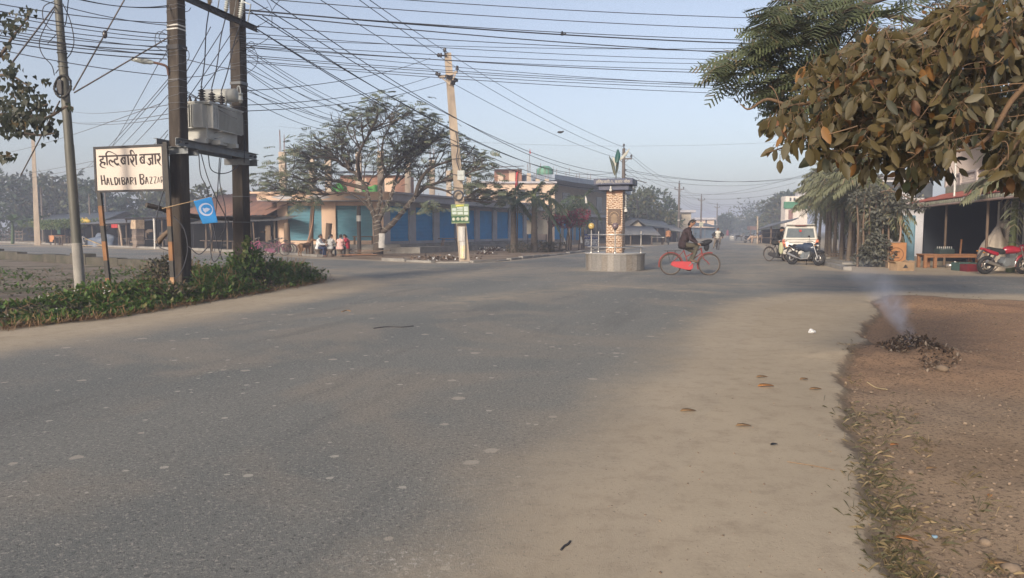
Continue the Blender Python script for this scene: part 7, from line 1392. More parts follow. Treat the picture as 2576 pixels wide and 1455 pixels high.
# parked bicycles left of the shops
b1 = bicycle('pink bicycle leaning at the kerb, half hidden by the right transformer pole', gp(640, 638), R(8), pm('magenta_pink_enamel', (.42, .07, .20), (.36, .06, .17), 5, .4), None, None, lean=R(8), stand=True)
bicycle('mauve bicycle parked at the kerb, nearest the shutters', gp(692, 643.5), R(-4), pm('mauve_enamel', (.20, .07, .12), (.16, .055, .10), 5, .45), None, None, lean=R(6), stand=True)
bicycle('dull maroon bicycle with full handlebar basket parked behind the mauve one', gp(712, 641.5), R(172), pm('maroon_enamel', (.13, .05, .06), None, 5, .45), None, None, lean=R(-6), stand=True)
bicycle('black bicycle parked rearmost of the three beside the peach pillar', gp(702, 640), R(14), M_dark, None, None, lean=R(5), stand=True)
# motorcycles
M_bk = pm('glossy_black_paint', (.018, .019, .022), (.03, .03, .034), 5, .25, spec=.6); M_mred = pm('crimson_bike_paint', (.30, .018, .035), (.26, .015, .03), 5, .28, spec=.6); M_mgrey = pm('gunmetal_paint', (.16, .15, .14), None, 5, .4)
rmc = gp(2521, 690); motorcycle('red and black motorcycle parked before the covered heap at the right edge', V3(rmc.x, rmc.y, 0), R(6), M_mred, M_mred, lean=R(9)).scale = (1.06,) * 3
motorcycle('black motorcycle under a dark blue rain cover, parked behind the white car', gp(2022, 667.5), R(-58), M_bk, M_bk, cover=pm('navy_rain_cover', (.025, .035, .06), (.04, .055, .085), 4, .3, .3, 12, spec=.6), lean=R(-8))
motorcycle('dark motorcycle at the far kerb, mostly hidden behind the steel pole', kerb_pt(202, -1.0), R(-30), M_bk, M_mgrey)
motorcycle('small dark motorcycle by the two calves at the far right roadside', gp(1882, 612), R(-75), M_bk, M_bk)
# white car
M_car = pm('dusty_white_paint', (.50, .475, .43), (.45, .425, .38), 2, .3, spec=.5, coat=.4); M_glass = pm('dark_tinted_glass', (.06, .075, .08), (.11, .13, .135), 3, .08, spec=.7)
cr = thing('parked_car', 'dusty white boxy car seen from behind, parked at the right of the main road', 'car', gp(2008, 655.5), -R(19) + PI / 2)
sec = [(-2.0, .42, .86, .74), (-1.98, .80, 1.02, .76), (-1.90, .86, 1.06, .79), (-.6, .86, 1.08, .80), (.9, .86, 1.02, .80), (1.9, .82, .86, .76), (2.05, .5, .72, .66)]
mb = MB(); mb.prism([(-2.05, .35), (-2.10, .55), (-2.02, .95), (-1.98, 1.08), (.85, 1.06), (1.85, .92), (2.02, .62), (2.0, .33), (1.55, .30), (-1.55, .30)], 1.60, (0, 0, 0), (1, 0, 0), (0, 0, 1)); mb.build('body', M_car, cr, bevel=.05)
mb = MB(); mb.add([(-2.0, -.78, 1.075), (-2.0, .78, 1.075), (-1.80, .66, 1.74), (-1.80, -.66, 1.74), (1.0, -.78, 1.055), (1.0, .78, 1.055), (.15, .66, 1.74), (.15, -.66, 1.74)], [(0, 3, 2, 1), (4, 5, 6, 7), (0, 4, 7, 3), (1, 2, 6, 5), (3, 7, 6, 2)]); mb.build('cabin', M_car, cr, bevel=.05)
mb = MB(); mb.add([(-1.99, -.64, 1.16), (-1.99, .64, 1.16), (-1.85, .57, 1.60), (-1.85, -.57, 1.60)], [(0, 3, 2, 1)]); o = mb.build('rear_window', M_glass, cr); o.location.x = -.015
for s in (-1, 1):
 mb = MB(); mb.add([(-1.7, s * .765, 1.13), (.75, s * .765, 1.12), (.1, s * .685, 1.62), (-1.6, s * .685, 1.62)], [(0, 1, 2, 3)]); o = mb.build('side_window', M_glass, cr); o.location.y = s * .012
 mb = MB(); mb.prism([(.62, .72), (.80, .72), (.80, 1.06), (.70, 1.06)], .05, (-2.06, 0, 0), (0, s, 0), (0, 0, 1)); mb.build('tail_light', pm('red_tail_lens', (.55, .05, .03), (.65, .25, .10), 6, .2, spec=.7), cr)
 mb = MB(); mb.ball((.55, s * .93, 1.12), (.07, .13, .10), 12, 8); mb.build('mirror', M_black, cr)
 for x in (-1.3, 1.3): mb = MB(); mb.torus((x, s * .70, .32), .235, .085, (0, 1, 0), 24, 8); o = mb.build('wheel', M_black, cr); mb = MB(); mb.lathe([(0, -.05), (.2, -.05), (.2, .05), (0, .05)], 16, (x, s * .70, .32), Matrix.Rotation(R(90), 3, 'X')); mb.build('rim', M_chrome, o)
mb = MB(); mb.bb(-2.20, -2.0, -.80, .80, .36, .58); mb.build('rear_bumper', M_car, cr, bevel=.04)
mb = MB(); mb.bb(-2.12, -2.06, -.30, .30, .66, .86); mb.build('plate_recess', pm('grey_recess', (.30, .28, .26), None, 3, .5), cr, bevel=.02); mb = MB(); mb.bb(-2.10, -2.04, -.5, .5, .92, .98); mb.build('chrome_strip', M_chrome, cr, bevel=.01)
mb = MB(); mb.bb(-1.98, -1.62, -.64, .64, 1.745, 1.79); mb.build('spoiler', M_car, cr, bevel=.02); mb = MB(); mb.bb(-1.995, -1.97, -.25, .25, 1.715, 1.75); mb.build('brake_light', pm('dark_red_lens', (.16, .02, .02), None, 3, .3), cr)
mb = MB(); mb.add([(-2.0 + .015 * k, .06 * math.cos(w), 1.48 + .06 * math.sin(w)) for k in (0,) for w in [2 * PI * i / 10 for i in range(10)]], [tuple(range(10))]); o = mb.build('sticker', M_red, cr); o.location.x = .05
RF = Vector((.25, .968, 0)).normalized(); RO = Vector((-RF.y, RF.x, 0)); E0 = V3(16.87, 26.4, 0)
def rp_(t, i, z=0): return E0 + RF * t - RO * i + V3(0, 0, z)          # t along the front, i metres in from the eave
M_tile = pm('red_clay_tile', (.30, .095, .075), (.23, .075, .06), 3, .8, dirt=(.13, .08, .07), dscale=1.2, damt=.5)
M_lattice = pm('celadon_lattice', (.33, .34, .26), (.25, .24, .19), 4, .8, dirt=(.16, .13, .11), dscale=2, damt=.5)
M_upper = pm('lavender_cream_plaster', (.46, .40, .37), (.40, .34, .32), 1, .9, dirt=(.28, .22, .19), dscale=.6, damt=.5)
M_bluew = pm('shade_dark_blue_board', (.012, .018, .028), (.009, .014, .022), 2, .6)  # blue boards near black: the shade under the awning is in their colour
rb = thing('shop_house', 'two storey house with red tiled awning and latticed balcony above a dark shop front', 'house', rp_(5, 4))
T0, T1 = -6, 11.3
def rbar(mb, t0, t1, i, z, w, h): mb.bar(rp_(t0, i, z), rp_(t1, i, z), w, h)
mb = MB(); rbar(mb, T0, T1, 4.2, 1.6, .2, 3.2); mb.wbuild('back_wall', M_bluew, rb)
mb = MB()
for k in range(11): t = T0 + 1 + k * 1.55; rbar(mb, t, t + .16, 4.05, 1.5, .14, 3.0)
mb.wbuild('door_frame', pm('blue_frame_paint', (.08, .13, .20), (.06, .10, .16), 2, .5), rb)
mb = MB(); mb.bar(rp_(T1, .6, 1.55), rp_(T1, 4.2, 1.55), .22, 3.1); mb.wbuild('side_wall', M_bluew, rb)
mb = MB(); P = []; n = 90
for j in range(7):
 for i in range(n * 2 + 1): t = T0 + (T1 - T0) * i / (2 * n); P.append(rp_(t, 1.55 * j / 6, 2.80 + .42 * j / 6 + (.045 if i % 2 else 0) + .02 * (j % 2)))
w_ = 2 * n + 1; mb.add(P, [(j * w_ + i, j * w_ + i + 1, (j + 1) * w_ + i + 1, (j + 1) * w_ + i) for j in range(6) for i in range(2 * n)]); o = mb.wbuild('tiled_awning', M_tile, rb); o.modifiers.new('s', 'SOLIDIFY').thickness = .03
mb = MB(); rbar(mb, T0, T1, .02, 2.71, .05, .16)
for k in range(70): t = T0 + (T1 - T0) * k / 70; rbar(mb, t + .03, t + .15, -.012, 2.72, .02, .12)
mb.wbuild('awning_fascia', M_lattice, rb)
mb = MB(); mb.tube([rp_(T0, -.04, 2.59), rp_(T1, -.04, 2.59)], .045, 8); mb.wbuild('gutter_pipe', pm('pinkish_pipe', (.40, .28, .23), None, 3, .6), rb)
mb = MB(); rbar(mb, T0, T1, 2.9, 3.32, 2.8, .2); rbar(mb, T0, T1, 1.52, 3.44, .08, .30); mb.wbuild('balcony_slab', M_lattice, rb)
mb = MB(); rbar(mb, T0, T1, 1.55, 4.10, .16, .09); rbar(mb, T0, T1, 1.55, 3.62, .14, .07)
for k in range(9): t = T0 + (T1 - T0) * k / 8; rbar(mb, t - .1, t + .1, 1.55, 3.86, .2, .56)
mb.wbuild('balustrade_rail', M_upper, rb)
mb = MB()
for k in range(110):
 t = T0 + (T1 - T0) * (k + .5) / 110; rbar(mb, t - .028, t + .028, 1.55, 3.86, .05, .42)
for z in (3.75, 3.86, 3.97): rbar(mb, T0, T1, 1.55, z, .03, .03)
mb.wbuild('balustrade_lattice', M_upper, rb)
mb = MB(); rbar(mb, T0, T1, 4.3, 4.9, .2, 3.0); mb.bar(rp_(T1, 1.6, 4.9), rp_(T1, 6, 4.9), .2, 3.0); mb.wbuild('upper_wall', M_upper, rb)
for t in (-2.5, .8, 4.2, 8.0):
 mb = MB(); rbar(mb, t - .55, t + .55, 4.17, 4.55, .06, 2.0); o = mb.wbuild('window', pm('red_brown_frame', (.24, .085, .055), (.18, .06, .045), 4, .6), rb); mb = MB(); rbar(mb, t - .42, t - .04, 4.13, 4.7, .03, 1.4); rbar(mb, t + .04, t + .42, 4.13, 4.7, .03, 1.4); mb.wbuild('pane', M_window, o)
mb = MB(); rbar(mb, T0 - .5, T1 + .5, 3.2, 6.5, 3.6, .16); rbar(mb, T0 - .5, T1 + .5, 1.4, 6.44, .12, .34); mb.wbuild('roof', pm('ochre_roof_edge', (.42, .31, .17), (.34, .24, .14), 2, .8), rb)
for t in (-1.0, 5.0): mb = MB(); mb.tube([rp_(t, .1, 2.72), rp_(t, .1, 4.5)], .04, 7); mb.wbuild('pipe', M_white, rb)
for t in (6.5, 1.5, -3): mb = MB(); mb.tube([rp_(t, .25, 0), rp_(t, .25, 2.62)], .05, 7); mb.wbuild('awning_post', M_wood, rb)
# sheet of striped tin, far right; open blue door leaf
ts = thing('tin_fence', 'upright grey and white striped tin sheets behind the red motorcycle', 'fence', rp_(-2.2, .6)); mb = MB(); a, b_ = at(2508, 580, 30.5), at(2640, 580, 29.4); a.z = b_.z = 0
for k in range(16):
 p, q = a.lerp(b_, k / 16), a.lerp(b_, (k + .55) / 16); mb.cur = k % 2; mb.bar(p + V3(0, 0, 1.35), q + V3(0, 0, 1.35), .05, 2.6)
mb.cur = 1; mb.bar(a + V3(0, .05, 1.3), b_ + V3(0, .05, 1.3), .02, 2.5); mb.wbuild('sheet', [M_white, pm('dark_tin_gap', (.07, .055, .05), None, 3, .7)], ts)
bd_ = MB(); p, q = gx(2249, 36.6), gx(2300, 36.2); bd_.bar(p + V3(0, 0, 1.12), q + V3(0, 0, 1.12), .05, 2.2)
for s in (.0, .33, .66, 1): bd_.bar(p.lerp(q, s) + V3(0, -.03, 0.03), p.lerp(q, s) + V3(0, -.03, 2.2), .05, .04)
tag(bd_.build('blue_door', pm('pale_blue_door', (.15, .27, .34), (.12, .22, .29), 2, .6, dirt=(.08, .14, .18), dscale=1.5)), 'pale blue panelled door leaf standing open at the left end of the dark shop', 'door')
# neighbour with white walls behind the creeper
nb2 = thing('house', 'white walled two storey neighbour half hidden behind the right palms', 'house', gx(2230, 44)); x0, x1 = gx(2185, 44).x, gx(2330, 44).x
mb = MB(); mb.bb(x0, x1, 44, 48, 0, 4.5); mb.wbuild('wall', pm('lavender_white_plaster', (.54, .53, .55), (.46, .45, .47), 1, .9, dirt=(.33, .30, .29), dscale=.6, damt=.4), nb2)
mb = MB(); mb.bb(x0 - .3, x1 + .3, 43.2, 44, 3.0, 3.3); mb.wbuild('ledge', M_upper, nb2)
for x in (x0 + .8, x0 + 2.6): mb = MB(); mb.bb(x, x + 1.0, 43.93, 44.02, 3.4, 4.3); mb.wbuild('window', M_window, nb2)
mb = MB(); mb.bb(x0 - .2, x1 + .2, 43.8, 48.2, 4.5, 4.68); mb.wbuild('roof', M_greyplaster, nb2)
# low table, crate of bottles and other goods
tb = thing('low_table', 'long low wooden table in front of the dark shop', 'table', gp(2383, 674)); c = gp(2383, 674)
Tt = .56; tl = 1.08; tb.rotation_euler = (0, 0, R(-4))
mb = MB(); mb.bb(-tl, tl, -.35, .35, Tt - .05, Tt); mb.build('tabletop', M_wood_warm, tb); mb = MB(); mb.bb(-tl + .04, tl - .04, -.32, -.28, Tt - .14, Tt - .052); mb.bb(-tl + .04, tl - .04, .28, .32, Tt - .14, Tt - .052); mb.build('apron', M_wood_warm, tb)
for x in (-tl + .08, -.62, tl - .08):
 for y in (-.28, .28): mb = MB(); mb.bb(x - .055, x + .055, y - .05, y + .05, 0, Tt - .052); mb.build('leg', M_wood_warm, tb)
cx = c + V3(-.15, 0, Tt); cr_ = thing('bottle_crate', 'dark crate full of pale capped bottles on the low table', 'crate', cx); mb = MB(); mb.bb(-.30, .30, -.2, -.17, 0, .2); mb.bb(-.30, .30, .17, .2, 0, .2); mb.bb(-.30, -.27, -.17, .17, 0, .2); mb.bb(.27, .30, -.17, .17, 0, .2); mb.bb(-.27, .27, -.17, .17, .0, .02); mb.build('crate_body', pm('dark_green_crate', (.03, .045, .045), None, 3, .5), cr_)
for i in range(7):
 for j in range(2): mb = MB(); mb.lathe([(.0, .02), (.032, .02), (.032, .16), (.014, .22), (.014, .27), (.0, .27)], 8, (-.24 + i * .08, -.08 + j * .16, 0)); o = mb.build('bottle', pm('clear_bottle', (.20, .22, .22), None, 3, .15, spec=.7), cr_); mb = MB(); mb.cyl((-.24 + i * .08, -.08 + j * .16, .262), (-.24 + i * .08, -.08 + j * .16, .285), .018, n=8); mb.build('bottle_cap', M_white, o)
mb = MB(); p = c + V3(.55, .1, Tt); mb.bar(p, p + V3(.03, 0, .58), .05, .05); tag(mb.build('stick', M_wood_warm), 'short upright orange wooden stick at the middle of the low table', 'stick')
mb = MB(); p = c + V3(-.15, -.45, 0); mb.lathe([(0, .0), (.12, 0), (.16, .10), (.17, .17), (.15, .17), (.13, .1), (0, .03)], 14, p); tag(mb.build('cooking_pot', M_chrome), 'small shiny metal pot under the low table', 'pot')
mb = MB(); p = gp(2402, 677); mb.lathe([(0, 0), (.07, 0), (.06, .2), (.03, .27), (.03, .3), (0, .3)], 10, p); tag(mb.build('jug', M_white), 'small white plastic jug on the ground under the low table', 'jug')
def crate(px, py, w, d, h, mat, name, label):
 mb = MB(); t = .03; mb.bb(-w, w, -d, -d + t, 0, h); mb.bb(-w, w, d - t, d, 0, h); mb.bb(-w, -w + t, -d + t, d - t, 0, h); mb.bb(w - t, w, -d + t, d - t, 0, h); mb.bb(-w + t, w - t, -d + t, d - t, 0, t)
 for z in (h * .3, h * .6, h * .97): mb.bb(-w - .012, w + .012, -d - .012, -d - .001, z - .02, z + .015)
 tag(mb.build(name, mat, None, gp(px, py)), label, 'crate')
crate(2426, 681, .36, .25, .30, pm('grey_green_plastic', (.06, .11, .10), None, 3, .5), 'plastic_crate', 'grey green plastic crate on the ground left of the red motorcycle wheel')
crate(2441, 683, .26, .22, .26, pm('maroon_plastic', (.16, .022, .03), None, 3, .5), 'plastic_crate', 'maroon plastic crate close behind the red motorcycle wheel')
# covered heap
p = gp(2519, 680); ch_ = cloth_heap(p, .50, .45, 1.55, 'covered_heap', pm('cream_plastic_sheet', (.50, .43, .34), (.42, .35, .28), 2, .45), 'cream plastic sheet draped over an upright heap behind the red motorcycle', 'covered heap', 8, .05)
for v in ch_.data.vertices:
 k = v.co.z / 1.55; f = 1 + .55 * max(0, .75 - abs(k - .35)) ; v.co.x = p.x + (v.co.x - p.x) * f; v.co.y = p.y + (v.co.y - p.y) * f
mb = MB(); q = gp(2496, 680); mb.bar(q, q + V3(.06, 0, 1.05), .07, .05); tag(mb.build('stake', M_white), 'short white stake leaning on the covered heap', 'stake')
# panel, cartons, bent pipe
pn_ = thing('plywood_cabinet', 'orange brown plywood cabinet with a dark circle printed on its front, by the low table', 'cabinet', gp(2255, 672), R(-12)); mb = MB(); mb.bb(-.42, .30, -.2, .2, 0, 1.0); mb.build('carcass', pm('orange_plywood', (.36, .17, .07), (.30, .14, .06), 2, .7, sc=(1, 1, .3)), pn_, bevel=.008)
mb = MB(); mb.torus((-.08, -.205, .52), .27, .012, (0, 1, 0), 30, 5); mb.bb(-.22, .06, -.212, -.201, .60, .66); mb.bb(-.20, .04, -.212, -.201, .36, .41); mb.build('printed_circle', pm('brown_print', (.12, .06, .035), None, 3, .7), pn_)
mb = MB(); mb.bb(-.5, .05, -.26, .15, 1.001, 1.03); mb.build('loose_lid', pm('grey_lid', (.30, .24, .2), None, 3, .7), pn_)
mb = MB(); mb.tube(catmull([at(2267, 546, 31.4), at(2266, 580, 31.4), at(2264, 602, 31.4), at(2258, 612, 31.3), at(2240, 614, 31.2)], 5), .04, 7); tag(mb.build('bent_pipe', pm('pinkish_pipe', (.40, .28, .23), None, 3, .6)), 'bent pinkish pipe rising behind the plywood cabinet', 'pipe')
M_card = pm('brown_carton', (.34, .235, .145), (.28, .19, .115), 4, .8)
for px, py, w, h, rz_, lab in ((2268, 681, .36, .30, R(10), 'open brown cardboard carton with a dark triangle, right one of the two by the cabinet'), (2251, 675, .30, .26, R(-14), 'crushed brown cardboard carton half under the creeper')):
 cb_ = thing('cardboard_box', lab, 'carton', gp(px, py), rz_); mb = MB(); t = .012
 mb.bb(-w, w, -.22, -.22 + t, 0, h); mb.bb(-w, w, .22 - t, .22, 0, h); mb.bb(-w, -w + t, -.22 + t, .22 - t, 0, h); mb.bb(w - t, w, -.22 + t, .22 - t, 0, h); mb.bb(-w + t, w - t, -.22 + t, .22 - t, 0, t); mb.build('carton', M_card, cb_)
 for s in (-1, 1): mb = MB(); mb.add([(s * w, -.22, h), (s * w, .22, h), (s * (w + .13), .2, h + .07), (s * (w + .13), -.2, h + .05)], [(0, 1, 2, 3)]); o = mb.build('flap', M_card, cb_); o.modifiers.new('s', 'SOLIDIFY').thickness = .01
 if px == 2268: mb = MB(); mb.add([(-.12, -.2215, .1), (.1, -.2215, .1), (-.01, -.2215, .25)], [(0, 1, 2)]); mb.build('printed_mark', M_dark, cb_)
# creeper on stakes
rc = random.Random(9); cp = thing('creeper_bush', 'dusty grey green creeper hanging over thin stakes, left of the plywood cabinet', 'shrub', gx(2190, 31)); mb = MB()
for px in (2160, 2176, 2190, 2206, 2222, 2238): mb.tube([gx(px, 31 + rc.uniform(-.5, .5)), at(px + rc.uniform(-4, 4), 560, 31), at(px + rc.uniform(-8, 8), 490, 31)], [.05, .04, .03], 6)
mb.tube(catmull([at(2190, 500, 31), at(2230, 480, 30.8), at(2280, 495, 30.6), at(2322, 520, 30.4)], 5), .025, 5); mb.tube(catmull([at(2200, 500, 31), at(2250, 470, 30.8), at(2290, 460, 30.6)], 5), .02, 5); mb.wbuild('stems', M_wood, cp)
L_dusty = leafm('dusty_creeper_leaves', (.085, .088, .072), (.125, .125, .10), (.17, .165, .12), .15, tr=.15); mb = MB()
clumps(mb, [(at(px, py, 31 + rc.uniform(-.3, .3)), rx, .5, rz_) for px, py, rx, rz_ in ((2170, 500, .5, .35), (2200, 490, .55, .4), (2228, 502, .45, .35), (2190, 530, .5, .4), (2215, 545, .45, .4), (2190, 575, .35, .4), (2205, 610, .4, .45), (2185, 640, .5, .5), (2215, 650, .55, .45), (2228, 630, .3, .5), (2265, 500, .4, .2), (2290, 512, .35, .18), (2312, 524, .28, .13), (2310, 500, .2, .1), (2280, 472, .3, .12), (2168, 655, .35, .3), (2260, 520, .3, .12))], 5200, .14, rc, .5, .2, .75); mb.wbuild('leaves', L_dusty, cp)
# palms at the right
GR = 'palms in a row along the right side of the main road'
LR = ((2195, 32.8, 3.1, 'palm nearest the creeper, rightmost of the right hand row'), (2161, 34.2, 3.3, 'palm with pale trunk, second from the creeper in the right hand row'), (2136, 35.8, 2.9, 'palm third from the creeper in the right hand row'), (2118, 39, 3.3, 'tall palm fourth from the creeper in the right hand row'), (2101, 43, 3.4, 'palm fifth from the creeper in the right hand row'), (2089, 45, 2.9, 'shorter palm beside the fifth of the right hand row'), (2060, 52, 3.0, 'slender palm behind the white car roof'), (2050, 54, 2.7, 'leftmost small palm behind the white car'), (2148, 37.5, 4.3, 'tall palm rising between the second and third of the right hand row'), (2080, 48, 4.2, 'tall palm rising behind the fifth of the right hand row'), (2178, 36, 2.2, 'low palm tucked in behind the creeper stakes'))
for k, (px, Y, h, lab) in enumerate(LR): palm(lab, gx(px, Y), h + .35, 2.25 if k < 6 else 1.9, 20, L_palm, rc, GR, 22, .62, .08, .095, .55, (-.85, 1.4), rc.uniform(-.2, .2), droop=.5)
palm('palm with yellow green trunk behind the red motorcycle, its fan fronds hanging low', gx(2546, 27.0), 2.75, 2.0, 11, L_palm, rc, None, 18, .65, .10, .12, .55, (-.6, 1.3), .1, M_ptrunk_g, droop=.6)
palm('tall palm crown showing above the right hand row', gx(2120, 47), 5.4, 2.0, 11, L_palm_d, rc, None, 20, .6, .10, .13, .6, (-.5, 1.2), droop=.5)
# culvert and loose slabs
cv = thing('culvert', 'broken concrete culvert slabs over a dark drain hole at the right road corner', 'culvert', gp(2095, 672)); 
for a, b_, w, h in (((2062, 664), (2132, 681), .30, .14), ((2066, 657), (2140, 668), .7, .12), ((2040, 648), (2075, 654), .5, .14)):
 mb = MB(); A1, B1 = gp(*a), gp(*b_); mb.bar(A1 + V3(0, 0, h / 2), B1 + V3(0, 0, h / 2), w, h); mb.wbuild('slab', M_concrete, cv)
mb = MB(); A1 = gp(2118, 668); mb.box(A1 + V3(0, 0, .02), (1.0, .3, .02), rz=-.6); mb.wbuild('drain_hole', M_black, cv)
# stairs/steps planks near the palms
mb = MB(); p = gp(2098, 652)
for k in range(4): mb.bar(p + V3(-.2 + k * .3, .8, .1 + k * .14), p + V3(.5 + k * .3, .5, .16 + k * .14), .3, .05)
tag(mb.build('plank_heap', M_wood), 'heap of grey planks lying at the foot of the right hand palms', 'planks')
ts_ = thing('tin_shed', 'open shed with sloping tin roof and pale pole at the far right roadside', 'shed', gx(1940, 86)); Yt = 86
a = gx(1904, Yt); b_ = gx(1990, Yt - 16)
mb = MB(); corr(mb, at(1906, 578, Yt), at(1990, 556, Yt - 16), at(2010, 548, Yt - 8), at(1930, 566, Yt + 8), 24, .04); o = mb.wbuild('roof', M_tin, ts_); o.modifiers.new('s', 'SOLIDIFY').thickness = .03
for px, Y in ((1906, 86), (1940, 80), (1985, 71)): mb = MB(); mb.tube([gx(px, Y), at(px, 568 if px > 1920 else 545, Y)], .09, 7); mb.wbuild('post', M_pole_pale if px < 1920 else M_wood, ts_)
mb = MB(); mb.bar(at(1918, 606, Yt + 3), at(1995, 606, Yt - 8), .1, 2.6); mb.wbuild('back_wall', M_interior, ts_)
mb = MB(); mb.bar(gx(1925, 84) + V3(0, 0, .7), gx(1960, 78) + V3(0, 0, .7), 1.0, .08); mb.wbuild('counter', M_wood, ts_)
mb = MB(); mb.bar(at(1903, 588, Yt), at(1985, 582, 72), .06, .06); mb.wbuild('tie_beam', M_wood, ts_)
wg = thing('house', 'narrow white house with a green band and parapet holes, above the palms', 'house', gx(1995, 100)); x0, x1 = gx(1974, 100).x, gx(2030, 100).x
mb = MB(); mb.bb(x0, x1, 100, 101.6, 0, zz(494, 100)); mb.wbuild('wall', pm('whitewash', (.64, .58, .52), (.56, .50, .45), 1, .8, dirt=(.4, .35, .31), dscale=.5, damt=.3), wg)
mb = MB(); mb.bb(x0 - .25, x1, 99.75, 100, zz(525, 100), zz(508, 100)); mb.wbuild('green_band', pm('green_band_paint', (.07, .21, .125), None, 3, .6), wg)
mb = MB(); mb.bb(gx(1982, 100).x, gx(1993, 100).x, 99.93, 100.01, zz(552, 100), zz(528, 100)); mb.wbuild('shutter_door', pm('pinkish_shutter', (.26, .15, .135), None, 3, .6), wg)
for px in (1986, 1996): mb = MB(); mb.bb(gx(px, 100).x - .1, gx(px, 100).x + .12, 99.97, 100.02, zz(506, 100), zz(498, 100)); mb.wbuild('parapet_hole', M_window, wg)
mb = MB(); mb.bb(x0 + 1.8, x1, 100.4, 101.5, zz(494, 100), zz(478, 100)); mb.wbuild('roof_room', M_greyplaster, wg)
tk = thing('roadside_kiosk', 'tiny dark kiosk on stilts at the right of the far road', 'kiosk', gx(1893, 170)); mb = MB(); c = gx(1893, 170); mb.bb(c.x - .9, c.x + 2.2, 169, 171, 1.6, 2.4); mb.wbuild('roof', M_rust, tk); mb = MB(); mb.bb(c.x - .75, c.x - .55, 169.2, 169.4, 0, 1.6); mb.bb(c.x + 1.6, c.x + 1.8, 169.2, 169.4, 0, 1.6); mb.wbuild('post', M_wood, tk)
# far end buildings
def block(label, px0, px1, Y, y0, mat, dep=8, wins=(), roof=None, rmat=None):
 th = thing('building', label, 'building', gx((px0 + px1) / 2, Y)); x0, x1 = gx(px0, Y).x, gx(px1, Y).x; mb = MB(); mb.bb(x0, x1, Y, Y + dep, 0, zz(y0, Y)); mb.wbuild('wall', mat, th)
 for (a, b_, c, d) in wins: mb = MB(); mb.bb(gx(a, Y).x, gx(b_, Y).x, Y - .08, Y + .02, zz(d, Y), zz(c, Y)); mb.wbuild('window', M_window, th)
 mb = MB(); mb.bb(x0 - .6, x1 + .6, Y - .7, Y + dep + .5, zz(y0, Y), zz(y0, Y) + (roof or .3)); mb.wbuild('roof', rmat or M_greyplaster, th); return th
M_pale = pm('pale_yellow_plaster', (.60, .52, .38), (.54, .46, .34), .5, .9)
block('cream house with one arched window, behind the cyclist on the red bicycle', 1668, 1738, 128, 535, pm('cream_plaster', (.44, .38, .29), (.38, .32, .25), .4, .9, dirt=(.26, .21, .17), dscale=.4), 9, ((1694, 1713, 545, 560),), .4)
block('low pinkish house right of the cream house, between the road poles', 1752, 1796, 195, 553, M_cream, 10, ((1774, 1778, 553, 562),), .5)
fb_ = block('pale yellow tall building closing the far end of the road', 1861, 1886, 430, 556, M_pale, 14, ((1870, 1874, 566, 572), (1877, 1881, 566, 572)), 1.0); mb = MB(); mb.bb(gx(1866, 430).x, gx(1880, 430).x, 432, 440, zz(556, 430), zz(545, 430)); mb.wbuild('roof_room', M_pale, fb_)
# huts on the left behind the monument
def hut(label, px0, px1, Y, yr, ye, mat, rmat, gable=True, dep=6):
 th = thing('hut', label, 'hut', gx((px0 + px1) / 2, Y)); x0, x1 = gx(px0, Y).x, gx(px1, Y).x; xm = (x0 + x1) / 2; ze, zr = zz(ye, Y), zz(yr, Y); mb = MB()
 if gable:
  mb.add([(x0, Y, 0), (x1, Y, 0), (x1, Y, ze), (xm, Y, zr), (x0, Y, ze)] + [(x0, Y + dep, 0), (x1, Y + dep, 0), (x1, Y + dep, ze), (xm, Y + dep, zr), (x0, Y + dep, ze)], [(0, 1, 2, 3, 4), (9, 8, 7, 6, 5), (1, 6, 7, 2), (0, 4, 9, 5)]); mb.wbuild('wall', mat, th)
  mb = MB(); corr(mb, (xm, Y - .5, zr + .08), (xm, Y + dep, zr + .08), (x1 + .9, Y + dep, ze - .25), (x1 + .9, Y - .5, ze - .25), 14, .03); corr(mb, (xm, Y - .5, zr + .08), (xm, Y + dep, zr + .08), (x0 - .9, Y + dep, ze - .25), (x0 - .9, Y - .5, ze - .25), 14, .03)
 else:
  mb.bb(x0, x1, Y + 1, Y + dep, 0, ze); mb.wbuild('wall', mat, th); mb = MB(); corr(mb, (x0 - .5, Y - .6, zr), (x1 + .8, Y - .6, ye and zz(ye, Y)), (x1 + .8, Y + dep, zz(ye, Y) + .9), (x0 - .5, Y + dep, zr + .9), 22, .03)
 o = mb.wbuild('roof', rmat, th); o.modifiers.new('s', 'SOLIDIFY').thickness = .03
 for px in np.linspace(px0, px1, 4): mb = MB(); mb.bar(gx(px, Y - .5), gx(px, Y - .5) + V3(0, 0, ze * .95), .1, .1); mb.wbuild('post', M_thatch, th)
 return th
M_mud = pm('pale_mud_wall', (.34, .30, .23), (.28, .24, .19), 1, .9)
hut('gabled hut with pale mud wall just right of the monument pillar', 1582, 1622, 84, 554, 577, M_mud, M_tin)
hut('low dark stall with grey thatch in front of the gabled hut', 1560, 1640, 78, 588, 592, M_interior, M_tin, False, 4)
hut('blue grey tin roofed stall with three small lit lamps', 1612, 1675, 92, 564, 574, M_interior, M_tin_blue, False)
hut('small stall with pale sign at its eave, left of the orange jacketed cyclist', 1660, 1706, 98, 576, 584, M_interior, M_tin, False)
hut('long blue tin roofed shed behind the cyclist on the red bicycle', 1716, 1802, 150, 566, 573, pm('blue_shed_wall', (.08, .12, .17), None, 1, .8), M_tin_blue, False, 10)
M_lamp = emis('cool_white_lamp', (.8, 1.0, .95), 6.0)
